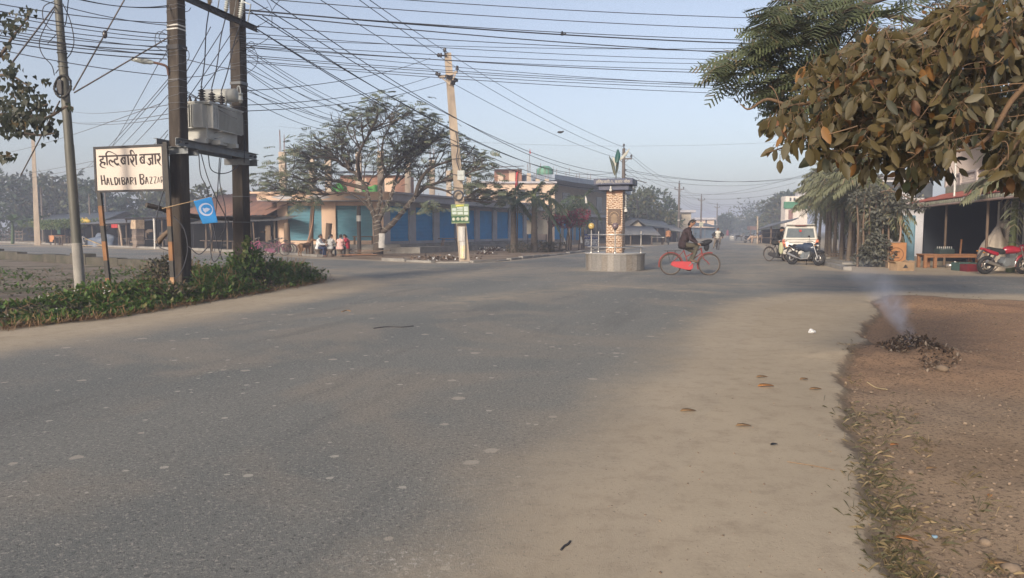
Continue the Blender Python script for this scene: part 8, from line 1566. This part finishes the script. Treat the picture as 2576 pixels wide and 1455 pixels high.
for k, (px, py) in enumerate(((1619, 577), (1626, 576), (1631, 579))):
 mb = MB(); mb.ball(at(px, py, 91.2), .13, 10, 8); o = mb.build('stall_lamp', M_lamp); tag(o, ('left', 'highest middle', 'right')[k] + ' one of three lit white lamps under the blue grey stall roof', 'lamp', 'lit lamps of the stall')
for px, py, Y in ((1608, 592, 90), (1620, 591, 90), (1630, 591, 90)): mb = MB(); c = at(px, py, Y); mb.box(c, (.5, .05, .95)); tag(mb.build('white_board', M_white), 'small white board hung in the lit stall front', 'board', 'white boards in the lit stall')
for px, w_ in ((1565, 1.7), (1592, 1.5), (1618, 1.6), (1648, 1.8)):
 th = thing('market_table', {1565: 'dark plank table behind the monument railing', 1592: 'plank table left of the lit stall', 1618: 'plank table below the lit stall lamps', 1648: 'pale topped table beside the orange jacketed cyclist'}[px], 'table', gx(px, 80)); mb = MB(); mb.bb(-w_ / 2, w_ / 2, -.5, .5, .72, .80); mb.build('tabletop', M_white if px == 1648 else M_wood, th)
 for x in (-w_ / 2 + .1, w_ / 2 - .1): mb = MB(); mb.bb(x - .05, x + .05, -.4, .4, 0, .72); mb.build('leg', M_wood, th)
rf = random.Random(21)
L_rub = leafm('dusty_olive_broad_leaves', (.062, .049, .019), (.110, .084, .036), (.19, .095, .03), .05, tr=.18, rough=.5, spec=.25, cl=2.5)
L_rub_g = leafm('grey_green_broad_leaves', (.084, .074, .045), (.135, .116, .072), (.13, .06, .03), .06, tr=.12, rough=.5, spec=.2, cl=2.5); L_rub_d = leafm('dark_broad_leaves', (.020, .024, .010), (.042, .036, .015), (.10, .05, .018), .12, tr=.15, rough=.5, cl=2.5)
M_twig = pm('tan_branch_bark', (.17, .105, .06), (.11, .072, .046), 6, .8, .3, 25)
rt_ = thing('broadleaf_tree', 'broad leaved tree with dusty olive leaves reaching in from the right edge, nearest to us', 'tree', V3(6.6, 5.2, 0)); mb = MB()
mb.tube(catmull([V3(6.6, 5.2, -.1), V3(6.5, 5.3, 1.2), V3(6.3, 5.4, 2.4), V3(6.0, 5.6, 3.6)], 4), [.26] * 5 + [.22] * 4 + [.14] * 4, 10)
BR = [[(2750, 10, 5.6), (2560, 68, 5.5), (2440, 115, 5.4), (2380, 128, 5.4), (2280, 175, 5.3), (2150, 220, 5.2), (2050, 255, 5.1), (1985, 268, 5.0)], [(2440, 115, 5.4), (2350, 130, 5.6), (2270, 150, 5.8), (2150, 180, 6.0), (2020, 205, 6.0)], [(2700, 120, 5.0), (2560, 235, 4.8), (2500, 330, 4.6), (2450, 370, 4.5), (2380, 385, 4.5)], [(2280, 175, 5.3), (2240, 250, 5.1), (2180, 300, 5.0), (2080, 330, 4.9), (1960, 375, 4.9), (1925, 385, 4.9)], [(2500, 200, 5.6), (2420, 300, 5.4), (2350, 380, 5.2), (2330, 430, 5.1)], [(1985, 268, 5.0), (1930, 250, 5), (1885, 275, 5), (1862, 262, 5)], [(2650, 200, 4.6), (2580, 330, 4.5), (2520, 410, 4.4), (2500, 430, 4.4)], [(2240, 250, 5.1), (2190, 350, 5.1), (2185, 430, 5.0)], [(2560, 68, 5.5), (2420, 40, 5.8), (2300, 10, 6)]]
for k, P in enumerate(BR): P = catmull([at(*p) for p in P], 5); r0 = .042 if k == 0 else .022 if k < 3 else .013; mb.tube(P, [r0 * (1 - .75 * i / (len(P) - 1)) for i in range(len(P))], 7, False)
mb.wbuild('trunk', M_twig, rt_)
lo, lg2, ld, tw = MB(), MB(), MB(), MB()
def pip(px, py, poly):
 ins = False; k = len(poly)
 for i in range(k):
  (ax, ay), (bx, by) = poly[i], poly[(i + 1) % k]
  if (ay > py) != (by > py) and px < (bx - ax) * (py - ay) / (by - ay) + ax: ins = not ins
 return ins
MAIN = [(1985, 235), (2060, 140), (2180, 90), (2300, 60), (2420, -20), (2640, -20), (2640, 470), (2530, 445), (2500, 395), (2420, 405), (2395, 430), (2370, 400), (2330, 455), (2290, 450), (2260, 400), (2190, 415), (2120, 400), (2060, 395), (2000, 350), (1960, 330), (1940, 280)]
def roset(px, py, Y, n, mbs, sc=1.0):
 c = at(px, py, Y)
 for _ in range(n):
  d = Vector((rf.uniform(-.7, .55), rf.uniform(-.55, .45), rf.uniform(-1.25, .15))).normalized(); b0 = c + Vector((rf.uniform(-.05, .05), rf.uniform(-.05, .05), rf.uniform(-.05, .05)))
  w = rf.random(); m_ = mbs[0] if w < .5 else mbs[1] if w < .78 else mbs[2]
  L = rf.uniform(.060, .110) * sc; tw.tube([b0, b0 + d * .035], .0022, 3, False); leafquad(m_, b0 + d * .03, d, Vector((rf.uniform(-.8, .8), -1, rf.uniform(-.4, .8))), L, L * rf.uniform(.40, .54), -.12, 2)
cnt = 0
while cnt < 640:
 px, py = rf.uniform(1930, 2640), rf.uniform(-20, 470)
 if not pip(px, py, MAIN): continue
 if (2480 < px < 2600 and 150 < py < 330 and rf.random() < .75) or (2410 < px < 2520 and 290 < py < 400 and rf.random() < .8) or (py < 120 and rf.random() < .2) or (2400 < px < 2500 and py > 345) or (2340 < px < 2560 and py > 340 and rf.random() < .4): continue
 if px < 2160 and rf.random() < .5: continue
 Y = rf.uniform(4.3, 5.6); roset(px, py, Y, rf.randint(3, 6), (lo, lg2, lo) if rf.random() < .75 else (ld, lo, ld)); cnt += 1
 if cnt % 3 == 0: a = at(px, py, Y); k1 = Vector((rf.uniform(-.05, .2), rf.uniform(-.1, .1), rf.uniform(-.02, .14))); tw.tube(bez(a, a + k1 + rv(rf) * .07, a + k1 * 1.7 + rv(rf) * .05, 5), [.002, .0025, .003, .0035, .004, .0045], 4, False)
for _ in range(560):                                 # inner leaves further back, shade put in as mostly darker leaf colour
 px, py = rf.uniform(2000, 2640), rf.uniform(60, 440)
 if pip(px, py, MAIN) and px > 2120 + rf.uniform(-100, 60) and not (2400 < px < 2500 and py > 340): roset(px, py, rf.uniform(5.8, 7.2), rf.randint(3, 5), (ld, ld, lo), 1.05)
for px, py, n in ((1985, 262, 4), (1960, 372, 3), (1942, 378, 2), (1925, 300, 3), (2000, 300, 4), (2330, 440, 5), (2300, 455, 4), (2500, 440, 4), (2515, 420, 4), (2185, 430, 3)): roset(px, py, 4.9, n, (lo, lg2, lo))
lo.wbuild('crown', L_rub, rt_); lg2.wbuild('crown', L_rub_g, rt_); ld.wbuild('crown', L_rub_d, rt_); tw.wbuild('twigs', M_twig, rt_)
L_feath = leafm('feathery_olive_leaves', (.085, .105, .05), (.125, .14, .072), (.15, .125, .07), .12, tr=.2)
ft = thing('feathery_tree', 'feathery leaved tree spreading at the upper right behind the broad leaved branches', 'tree', V3(11.6, 12.8, 0)); mb = MB(); ml = MB()
mb.tube(catmull([V3(11.6, 12.8, -.1), V3(11.2, 12.8, 1.8), V3(10.6, 12.6, 3.6), V3(9.6, 12.4, 5.2)], 4), [.34] * 5 + [.28] * 4 + [.18] * 4, 10)
FB = [[(2640, -130, 12.4), (2400, -60, 12.3), (2150, 20, 12), (2020, 95, 11.8), (1900, 150, 11.6)], [(2640, -130, 12.4), (2330, 60, 12.6), (2130, 130, 12.6), (1980, 195, 12.4), (1880, 215, 12.2)], [(2400, -60, 12.3), (2180, -60, 12), (2030, 0, 11.8), (1940, 40, 11.6)], [(2330, 60, 12.6), (2200, 40, 13), (2080, 90, 13)], [(2560, -60, 12.5), (2430, 120, 13), (2350, 220, 13.4), (2250, 290, 13.4)], [(2180, -60, 12), (2100, -10, 12.6), (2000, 40, 12.8)], [(2160, -80, 12), (2110, 60, 12.2), (2105, 130, 12.2)], [(2600, 100, 13), (2500, 230, 13.4), (2420, 300, 13.6)]]
for k, P in enumerate(FB):
 P = catmull([at(*p) for p in P], 5); mb.tube(P, [(.085 if k < 2 else .05) * (1 - .75 * i / (len(P) - 1)) for i in range(len(P))], 6, False)
 for q in P[3:]:
  for _ in range(2): e = q + Vector((rf.uniform(-.3, .3), rf.uniform(-.5, .5), rf.uniform(-.35, .2))); mb.tube(bez(q, q.lerp(e, .5) + rv(rf) * .12, e, 4), [.012, .01, .008, .006, .004], 4, False)
FP = [(1885, 42), (1930, 5), (1990, -25), (2620, -25), (2620, 330), (2480, 330), (2300, 340), (2120, 350), (1985, 300), (1900, 222), (1800, 196), (1788, 172), (1800, 150), (1830, 120), (1870, 80)]
n_ = 0
while n_ < 1150:
 px, py = rf.uniform(1785, 2620) if rf.random() < .5 else rf.uniform(1785, 2200), rf.uniform(-25, 330)
 if not pip(px, py, FP): continue
 if noise.noise((px * .011, py * .03, 4)) < -.12: continue
 n_ += 1; sprayleaf(ml, at(px + 28, py, rf.uniform(11, 13.4)), Vector((-1 + rf.uniform(-.2, .8), rf.uniform(-.7, .5), rf.uniform(-.45, .1))), rf.uniform(.34, .58), rf, 8, .032)
mb.wbuild('trunk', M_bark, ft); ml.wbuild('crown', L_feath, ft)
L_peep = leafm('dark_heart_leaves', (.017, .023, .012), (.032, .036, .019), (.08, .055, .02), .08, tr=.2)
pt2 = thing('heart_leaf_tree', 'tree with dark dangling heart shaped leaves at the left edge', 'tree', V3(-13.4, 13.6, 0)); mb = MB(); ml = MB()
mb.tube(catmull([V3(-13.4, 13.6, -.1), V3(-13.3, 13.6, 1.6), V3(-13.0, 13.5, 3.2), V3(-12.5, 13.4, 4.6)], 4), [.24] * 5 + [.2] * 4 + [.12] * 4, 9)
def heart(mb, p, d, s, nrm):
 d = d.normalized(); u = d.cross(nrm); u = u.normalized() if u.length > .05 else d.orthogonal().normalized()
 mb.add([p, p + u * s * .42 - d * s * .06, p + u * s * .5 + d * s * .28, p + u * s * .2 + d * s * .75, p + d * s * 1.25, p - u * s * .2 + d * s * .75, p - u * s * .5 + d * s * .28, p - u * s * .42 - d * s * .06], [(0, 1, 2, 3, 4), (0, 4, 5, 6, 7)])
for P in ([(-120, 300, 13.4), (-20, 290, 13.2), (60, 285, 13), (120, 262, 12.8)], [(-60, 200, 13.4), (0, 140, 13.2), (35, 90, 13), (70, 45, 12.9)], [(-20, 290, 13.2), (40, 330, 13), (100, 340, 12.8), (140, 335, 12.8)], [(-60, 200, 13.3), (20, 190, 13), (70, 215, 12.9)], [(60, 285, 13), (110, 300, 12.9), (165, 270, 12.8), (182, 272, 12.8)], [(-80, 420, 13), (0, 395, 12.8), (30, 392, 12.7)]):
 P = catmull([at(*p) for p in P], 5); mb.tube(P, [.035 * (1 - .8 * i / (len(P) - 1)) + .004 for i in range(len(P))], 5, False)
for cx, cy, rx, ry, n in ((40, 245, 55, 50, 150), (25, 300, 50, 28, 170), (85, 285, 50, 35, 130), (120, 330, 30, 25, 42), (60, 335, 22, 10, 14), (25, 330, 20, 14, 24), (60, 30, 30, 16, 26), (45, 65, 28, 22, 26), (15, 130, 22, 26, 22), (25, 180, 26, 20, 34), (60, 215, 30, 20, 30), (15, 395, 20, 12, 14), (38, 392, 6, 6, 3), (172, 268, 10, 8, 7), (0, 60, 14, 40, 16), (118, 205, 12, 8, 8)):
 for _ in range(n):
  px, py = rf.gauss(cx, rx * .55), rf.gauss(cy, ry * .55)
  if px > 195: continue
  heart(ml, at(px, py, rf.uniform(12.4, 13.6)), Vector((rf.uniform(-.5, .5), rf.uniform(-.4, .4), -1)), rf.uniform(.055, .095), Vector((rf.uniform(-1, 1), -1, rf.uniform(-.5, .5))))
mb.wbuild('trunk', M_bark, pt2); ml.wbuild('crown', L_peep, pt2)
M_straw = leafm('dry_and_green_blades', (.17, .125, .065), (.12, .095, .05), (.26, .19, .10), .2, tr=.2); M_gblade = leafm('dull_green_blades', (.075, .072, .035), (.11, .098, .05), (.2, .155, .085), .2, tr=.2)
def gpz(px, py): p = gp(px, py); p.z = ground_z(p.x, p.y); return p
g1, g2 = MB(), MB()
for px, py, r, n, gr in ((2150, 1040, 45, 180, .8), (2260, 1030, 60, 160, .8), (2200, 1095, 60, 170, .5), (2180, 1180, 55, 280, .8), (2240, 1200, 60, 190, .6), (2215, 1290, 70, 360, .75), (2280, 1270, 50, 130, .4), (2235, 1375, 60, 330, .65), (2290, 1420, 60, 220, .5), (2360, 1330, 70, 70, .3), (2330, 1100, 30, 60, .2), (2420, 1310, 60, 60, .3), (2520, 1400, 50, 70, .2), (2480, 1250, 40, 40, .4), (2130, 890, 20, 60, .3), (2140, 945, 20, 50, .3), (2320, 768, 60, 100, .2), (2440, 765, 60, 90, .4), (2540, 795, 30, 40, .1), (2330, 1440, 40, 90, .2), (2440, 1180, 30, 26, .3)):
 for _ in range(n):
  if rf.random() < .45: continue
  p = gpz(rf.gauss(px, r * .55), rf.gauss(py, r * .42)); k = g2 if rf.random() < gr else g1; d = Vector((rf.uniform(-1, 1), rf.uniform(-1, 1), rf.uniform(.15, .9))).normalized(); L = rf.uniform(.03, .095); s = Vector((-d.y, d.x, 0)).normalized() * .0016
  k.add([p - s, p + s, p + d * L * .6 + s * .8, p + d * L + Vector((0, 0, -L * .25))], [(0, 1, 2, 3)])
tag(g1.build('dry_grass', M_straw), 'dry straw coloured grass tufts on the soil patch', 'grass', kind='stuff'); tag(g2.build('grass', M_gblade), 'sparse dull green grass along the edge of the soil', 'grass', kind='stuff')
M_stone = pm('dusty_stone', (.22, .165, .118), (.16, .12, .088), 6, .9, .3, 40, island=.6)
mb = MB()
def pebble(mb, p, s, r):
 o = len(mb.v); mb.ball(p + Vector((0, 0, s * .25)), (s, s * r.uniform(.6, .9), s * r.uniform(.4, .7)), 7, 5, Matrix.Rotation(r.uniform(0, 6), 3, 'Z'))
 for i in range(o, len(mb.v)): v = Vector(mb.v[i]); mb.v[i] = tuple(v + (v - p) * .35 * noise.noise(v * (3 / s) * .3))
for _ in range(1100):
 px, py = rf.uniform(2120, 2576), rf.uniform(880, 1455) if rf.random() < .75 else rf.uniform(770, 900)
 p = gp(px, py)
 if sd1(SOIL, p.x, p.y) > -.06: continue
 p.z = ground_z(p.x, p.y); pebble(mb, p, rf.choice((.004, .006, .006, .009, .013)) * rf.uniform(.7, 1.4), rf)
for _ in range(260):
 px, py = rf.uniform(1500, 2180), rf.uniform(780, 1455); p = gp(px, py)
 if sd1(SOIL, p.x, p.y) > .02: pebble(mb, p, rf.choice((.003, .004, .005, .008)), rf)
tag(mb.build('gravel', M_stone), 'small loose grit and pebbles on the soil', 'gravel', kind='stuff')
for px, py, s, lab in ((2368, 928, .075, 'largest grey stone at the front of the smouldering heap'), (2292, 1165, .028, 'pale stone on the bare soil right of the grass tufts'), (2245, 1048, .028, 'pinkish flat stone near the grass tufts by the dust edge'), (2345, 1205, .022, 'small grey stone in the middle of the soil patch'), (2400, 878, .05, 'flat tan stone behind the smouldering heap'), (2480, 1330, .03, 'tan stone low on the soil patch'), (2545, 1395, .05, 'half buried brown stone at the lower right corner'), (2192, 972, .028, 'orange brown stone just inside the soil edge'), (2375, 1432, .03, 'grey stone at the very bottom of the soil patch')):
 mb = MB(); pebble(mb, gpz(px, py), s, rf); tag(mb.build('stone', M_stone), lab, 'stone')
M_dleaf = pm('fallen_tan_leaf', (.34, .21, .10), (.25, .15, .075), 12, .8, .3, 50); M_oleaf = pm('fallen_orange_leaf', (.42, .19, .06), (.34, .14, .05), 12, .8, .3, 50)
def fallen(px, py, L, a, mt, lab):
 p = gpz(px, py) + Vector((0, 0, .012)); mb = MB(); leafquad(mb, p, Vector((math.cos(a), math.sin(a), .12)), Vector((0, 0, 1)), L, L * .42, .18, 2); o = mb.build('fallen_leaf', mt); o.modifiers.new('s', 'SOLIDIFY').thickness = .002; tag(o, lab, 'leaf')
for px, py, L, a, mt, lab in ((1905, 975, .17, .1, M_oleaf, 'curled orange leaf on the dusty shoulder, brightest of those there'), (1902, 952, .13, .2, M_dleaf, 'thin brown leaf just beyond the curled orange leaf'), (2012, 958, .11, .4, M_dleaf, 'small tan leaf on the dust right of the orange one'), (2036, 983, .13, .2, M_dleaf, 'pale tan leaf close to the soil edge'), (1710, 1038, .14, .1, M_dleaf, 'flat tan leaf where asphalt turns to dust'), (1850, 1075, .12, .0, M_dleaf, 'thin curled tan leaf on the dust below the orange one'), (1938, 1124, .07, .5, M_black, 'small dark curled leaf on the dust'), (2250, 1335, .11, -.5, M_oleaf, 'orange leaf lying among the lower grass tufts'), (2330, 1160, .08, .1, M_dleaf, 'dark brown leaf on the soil below the smouldering heap'), (2240, 1100, .08, .3, M_oleaf, 'orange brown leaf among the upper grass tufts'), (2300, 1020, .06, .2, M_dleaf, 'tan leaf on the soil near the stick'), (2490, 1225, .06, .9, M_oleaf, 'tiny orange leaf far right on the soil'), (2485, 1385, .12, .1, M_dleaf, 'tan leaf at the lower right of the soil')): fallen(px, py, L, a, mt, lab)
def crumple(px, py, s, mt, nm, lab):
 p = gpz(px, py); mb = MB(); mb.ball(p + Vector((0, 0, s * .4)), (s, s * .7, s * .5), 12, 8)
 for i, v in enumerate(mb.v): v = Vector(v); mb.v[i] = tuple(v + (v - p) * .7 * noise.noise(v * (1.6 / s) * .5 + Vector((px, 0, 0))))
 o = mb.build(nm, mt); o.data.polygons.foreach_set('use_smooth', [False] * len(o.data.polygons)); tag(o, lab, 'litter')
M_paper = pm('white_paper', (.66, .65, .64), (.5, .5, .5), 20, .7)
for px, py, s, lab in ((2042, 839, .055, 'crumpled white paper on the dusty shoulder'), (372, 779, .07, 'crumpled white wrapper at the weedy verge edge left of the poles'), (228, 762, .10, 'torn whitish bag in the weeds at the foot of the steel pole'), (470, 762, .05, 'small bluish wrapper on the straw at the verge edge'), (2350, 1322, .02, 'tiny pale blue scrap on the soil')): crumple(px, py, s, M_paper if 'blu' not in lab else pm('bluish_wrapper', (.25, .38, .5), None, 20, .5), 'litter_scrap', lab)
for P, r, lab, mt in (([(1411, 1388), (1420, 1378), (1428, 1374), (1434, 1366)], .006, 'short dark twig on the asphalt near the bottom', M_dark), ([(940, 828), (975, 824), (1010, 825), (1040, 822)], .012, 'long thin dark stick lying flat on the asphalt', M_dark), ([(2182, 945), (2205, 954), (2232, 963)], .006, 'pale straight straw stick on the soil below the heap', pm('pale_straw', (.46, .36, .21), None, 8, .8)), ([(860, 786), (872, 782), (882, 784)], .01, 'tiny brown twig on the asphalt by the verge', M_dleaf), ([(1980, 1165), (2040, 1174), (2100, 1186)], .002, 'very thin straw lying on the dusty shoulder', M_dleaf)): tag(MB().tube(catmull([gpz(*p) + Vector((0, 0, .008)) for p in P], 4), r, 5).build('stick', mt), lab, 'stick')
hp = thing('rubbish_heap', 'smouldering heap of charred leaves and rubbish on the soil', 'rubbish heap', gpz(2290, 892)); M_char = pm('charred_leaf_litter', (.035, .027, .022), (.115, .075, .05), 14, .95, island=.9); M_ash = pm('pale_ash_flake', (.26, .22, .18), (.16, .12, .09), 25, .95, island=.8); a_, c_ = MB(), MB()
for _ in range(1100):
 w, q = rf.uniform(0, 2 * PI), rf.random() ** .7; px, py = 2286 + math.cos(w) * q * 84 + (q * 45 if math.cos(w) > 0 else 0), 882 + math.sin(w) * q * 19 + (30 * q if math.cos(w) > 0 else 0); p = gpz(px, py); p.z += .20 * (1 - q) ** 1.2 * rf.random(); k = c_ if rf.random() < .80 else a_
 leafquad(k, p, rv(rf) + Vector((0, 0, .3)), rv(rf), rf.uniform(.02, .075), rf.uniform(.015, .04), .3)
for px, py in ((2310, 862), (2280, 866), (2330, 875)): leafquad(c_, gpz(px, py), Vector((rf.uniform(-.3, .3), 0, 1)), Vector((0, -1, 0)), .15, .08, .3)
for k_, n_, m_ in ((c_, 'charred_litter', M_char), (a_, 'ash_flakes', M_ash)): k_.wbuild(n_, m_, hp)['kind'] = 'stuff'
def heap(px, py, w, h, lab):
 th = thing('rubbish_heap', lab, 'rubbish heap', gp(px, py)); Y = gp(px, py).y; k = MB(); s = MB()
 for _ in range(260): q = gp(px, py) + Vector((rf.gauss(0, w * .4), rf.gauss(0, .35), h * rf.random() * .8)); leafquad(k if rf.random() < .82 else s, q, rv(rf) + Vector((0, 0, .2)), rv(rf), rf.uniform(.08, .24), rf.uniform(.06, .14), .3)
 k.wbuild('dark_litter', pm('dark_litter', (.07, .055, .045), (.13, .085, .06), 8, .95, island=.9), th)['kind'] = 'stuff'; s.wbuild('pale_litter', M_paper, th)['kind'] = 'stuff'
heap(1112, 655, 2.0, .25, 'long low heap of dark and white rubbish left of the leaning pale pole'); heap(1238, 632, .8, .30, 'burnt black rubbish heap on the dirt before the blue shops'); heap(1220, 640, .5, .08, 'scattered white scraps before the burnt black heap')
# smoke rising from the heap, drifting left
m, nt, b, out = mk('thin_blue_smoke'); nt.nodes.remove(b); co = coords(nt); sp = nd(nt, 'SeparateXYZ', {0: co}); x, y, z = sp.outputs
ax = mth(nt, 'MULTIPLY', mth(nt, 'POWER', mth(nt, 'MAXIMUM', z, 0.0), 1.15), -.62); rr = mth(nt, 'MULTIPLY_ADD', z, .36, .10)
r2 = mth(nt, 'DIVIDE', mth(nt, 'SQRT', mth(nt, 'ADD', mth(nt, 'POWER', mth(nt, 'SUBTRACT', x, ax), 2.0), mth(nt, 'POWER', y, 2.0))), rr)
den = mth(nt, 'MULTIPLY', mth(nt, 'MULTIPLY', sstep(nt, r2, 1.0, 0.0), sstep(nt, z, 1.15, .15)), mth(nt, 'MULTIPLY', sstep(nt, nz(nt, co, 4.5, 4, .6, .6), .34, .62), 5.0))
pv2 = nd(nt, 'VolumePrincipled', {'Color': (.80, .86, 1.0), 'Density': den}); nt.links.new(pv2.outputs[0], out.inputs['Volume'])
mb = MB(); mb.tube([(0, 0, 0), (-.14, 0, .3), (-.37, 0, .6), (-.6, 0, .9), (-.8, 0, 1.2)], [.12, .24, .34, .44, .55], 14); so = mb.build('smoke', m); so.location = gpz(2290, 882) + V3(0, 0, .05); tag(so, 'thin blue smoke drifting left off the smouldering heap', 'smoke', kind='stuff')
# timber, posts and benches before the shops
tag(MB().tube([gx(781, 46.5), at(783, 575, 46.5), at(787, 518, 46.5)], [.15, .14, .13], 8).build('post', M_wood), 'tall grey timber post with an orange hose, in front of the left teal shutter', 'post')
tag(MB().tube(catmull([at(789, 508, 46.2), at(786, 560, 46.2), at(776, 600, 46.2), at(763, 632, 46.2)], 5), .035, 6).build('hose', pm('orange_hose', (.50, .27, .17), None, 5, .6)), 'orange hose hanging slantwise down the tall timber post', 'hose')
tag(MB().tube([gx(824, 47), at(825, 600, 47), at(828, 562, 47)], [.2, .18, .19], 9).build('post', M_wood), 'short thick tree stump post before the middle peach pillar', 'post')
tag(MB().tube([gx(724, 47), at(722, 590, 47), at(721, 562, 47)], [.2, .19, .17], 9).build('post', M_wood), 'short thick stump post by the leftmost peach pillar, behind the bicycles', 'post')
th = thing('post', 'dark straight post with a white paper band, before the right teal shutter', 'post', gx(903, 46)); MB().tube([(0, 0, 0), (0, 0, 3.0)], [.13, .12], 8).build('shaft', pm('dark_post', (.075, .065, .06), None, 4, .9), th); MB().tube([(0, 0, 2.05), (0, 0, 2.4)], [.15, .15], 8).build('paper_band', M_white, th)
for px, Y, L, h, rz, lab, nm in ((914, 48.6, 1.35, .55, 0, 'low wooden bench on the ledge before the right teal shutter', 'bench'), (1132, 54, 1.7, .95, .5, 'rough wooden trestle stand left of the leaning pale pole', 'trestle')):
 th = thing(nm, lab, nm, gx(px, Y) + V3(0, 0, .58 if px < 1000 else 0), rz); mb = MB(); mb.bb(-L / 2, L / 2, -.2, .2, h - .06, h); mb.build('seat' if nm == 'bench' else 'top', M_wood, th)
 for x in (-L / 2 + .1, L / 2 - .1):
  for y in (-.15, .15): mb = MB(); mb.bar((x, y, 0), (x + (.0 if nm == 'bench' else -.25 * (1 if x > 0 else -1)), y, h - .06), .06, .06, (1, 0, 0)); mb.build('leg', M_wood, th)
th = thing('plank_pile', 'pile of loose planks and slabs over the drain, right of the seated group', 'planks', gp(915, 648))
for k in range(12): 
 p = gp(895 + rf.uniform(-6, 55), 646 + rf.uniform(-4, 5)); a = rf.uniform(-.3, .3); mb = MB(); d = Vector((math.cos(a), math.sin(a), 0)) * rf.uniform(.5, .95); mb.bar(p - d + V3(0, 0, .06 + .025 * k), p + d + V3(0, 0, .08 + .028 * k), .16, .03); mb.wbuild('plank', M_wood if k % 3 else M_wood_warm, th)
# birds
for px, py, Y, s, lab in ((1415, 87, 30, .22, 'tiny bird flying under the upper overhead wires'), (1409, 333, 40, .30, 'small clump like bird perched on the wire right of the leaning pole'), (2565 - 1000 + 55, 539, 60, .35, 'dark bird sitting on a wire right of the monument cap')):
 th = thing('bird', lab, 'bird', at(px, py, Y)); mb = MB(); mb.ball((0, 0, 0), (s * .5, s * .22, s * .22), 10, 6); mb.ball((s * .5, 0, s * .12), s * .16, 8, 6); mb.add([(-s * .4, .05 * s, 0), (-s * .4, -.05 * s, 0), (-s * .95, 0, -s * .05)], [(0, 1, 2)])
 if py < 200:
  for q in (-1, 1): mb.add([(.2 * s, 0, 0), (-.2 * s, 0, 0), (-.3 * s, q * s, .25 * s), (.0, q * s * 1.1, .3 * s)], [(0, 1, 2, 3)])
 mb.build('body', M_dark, th)
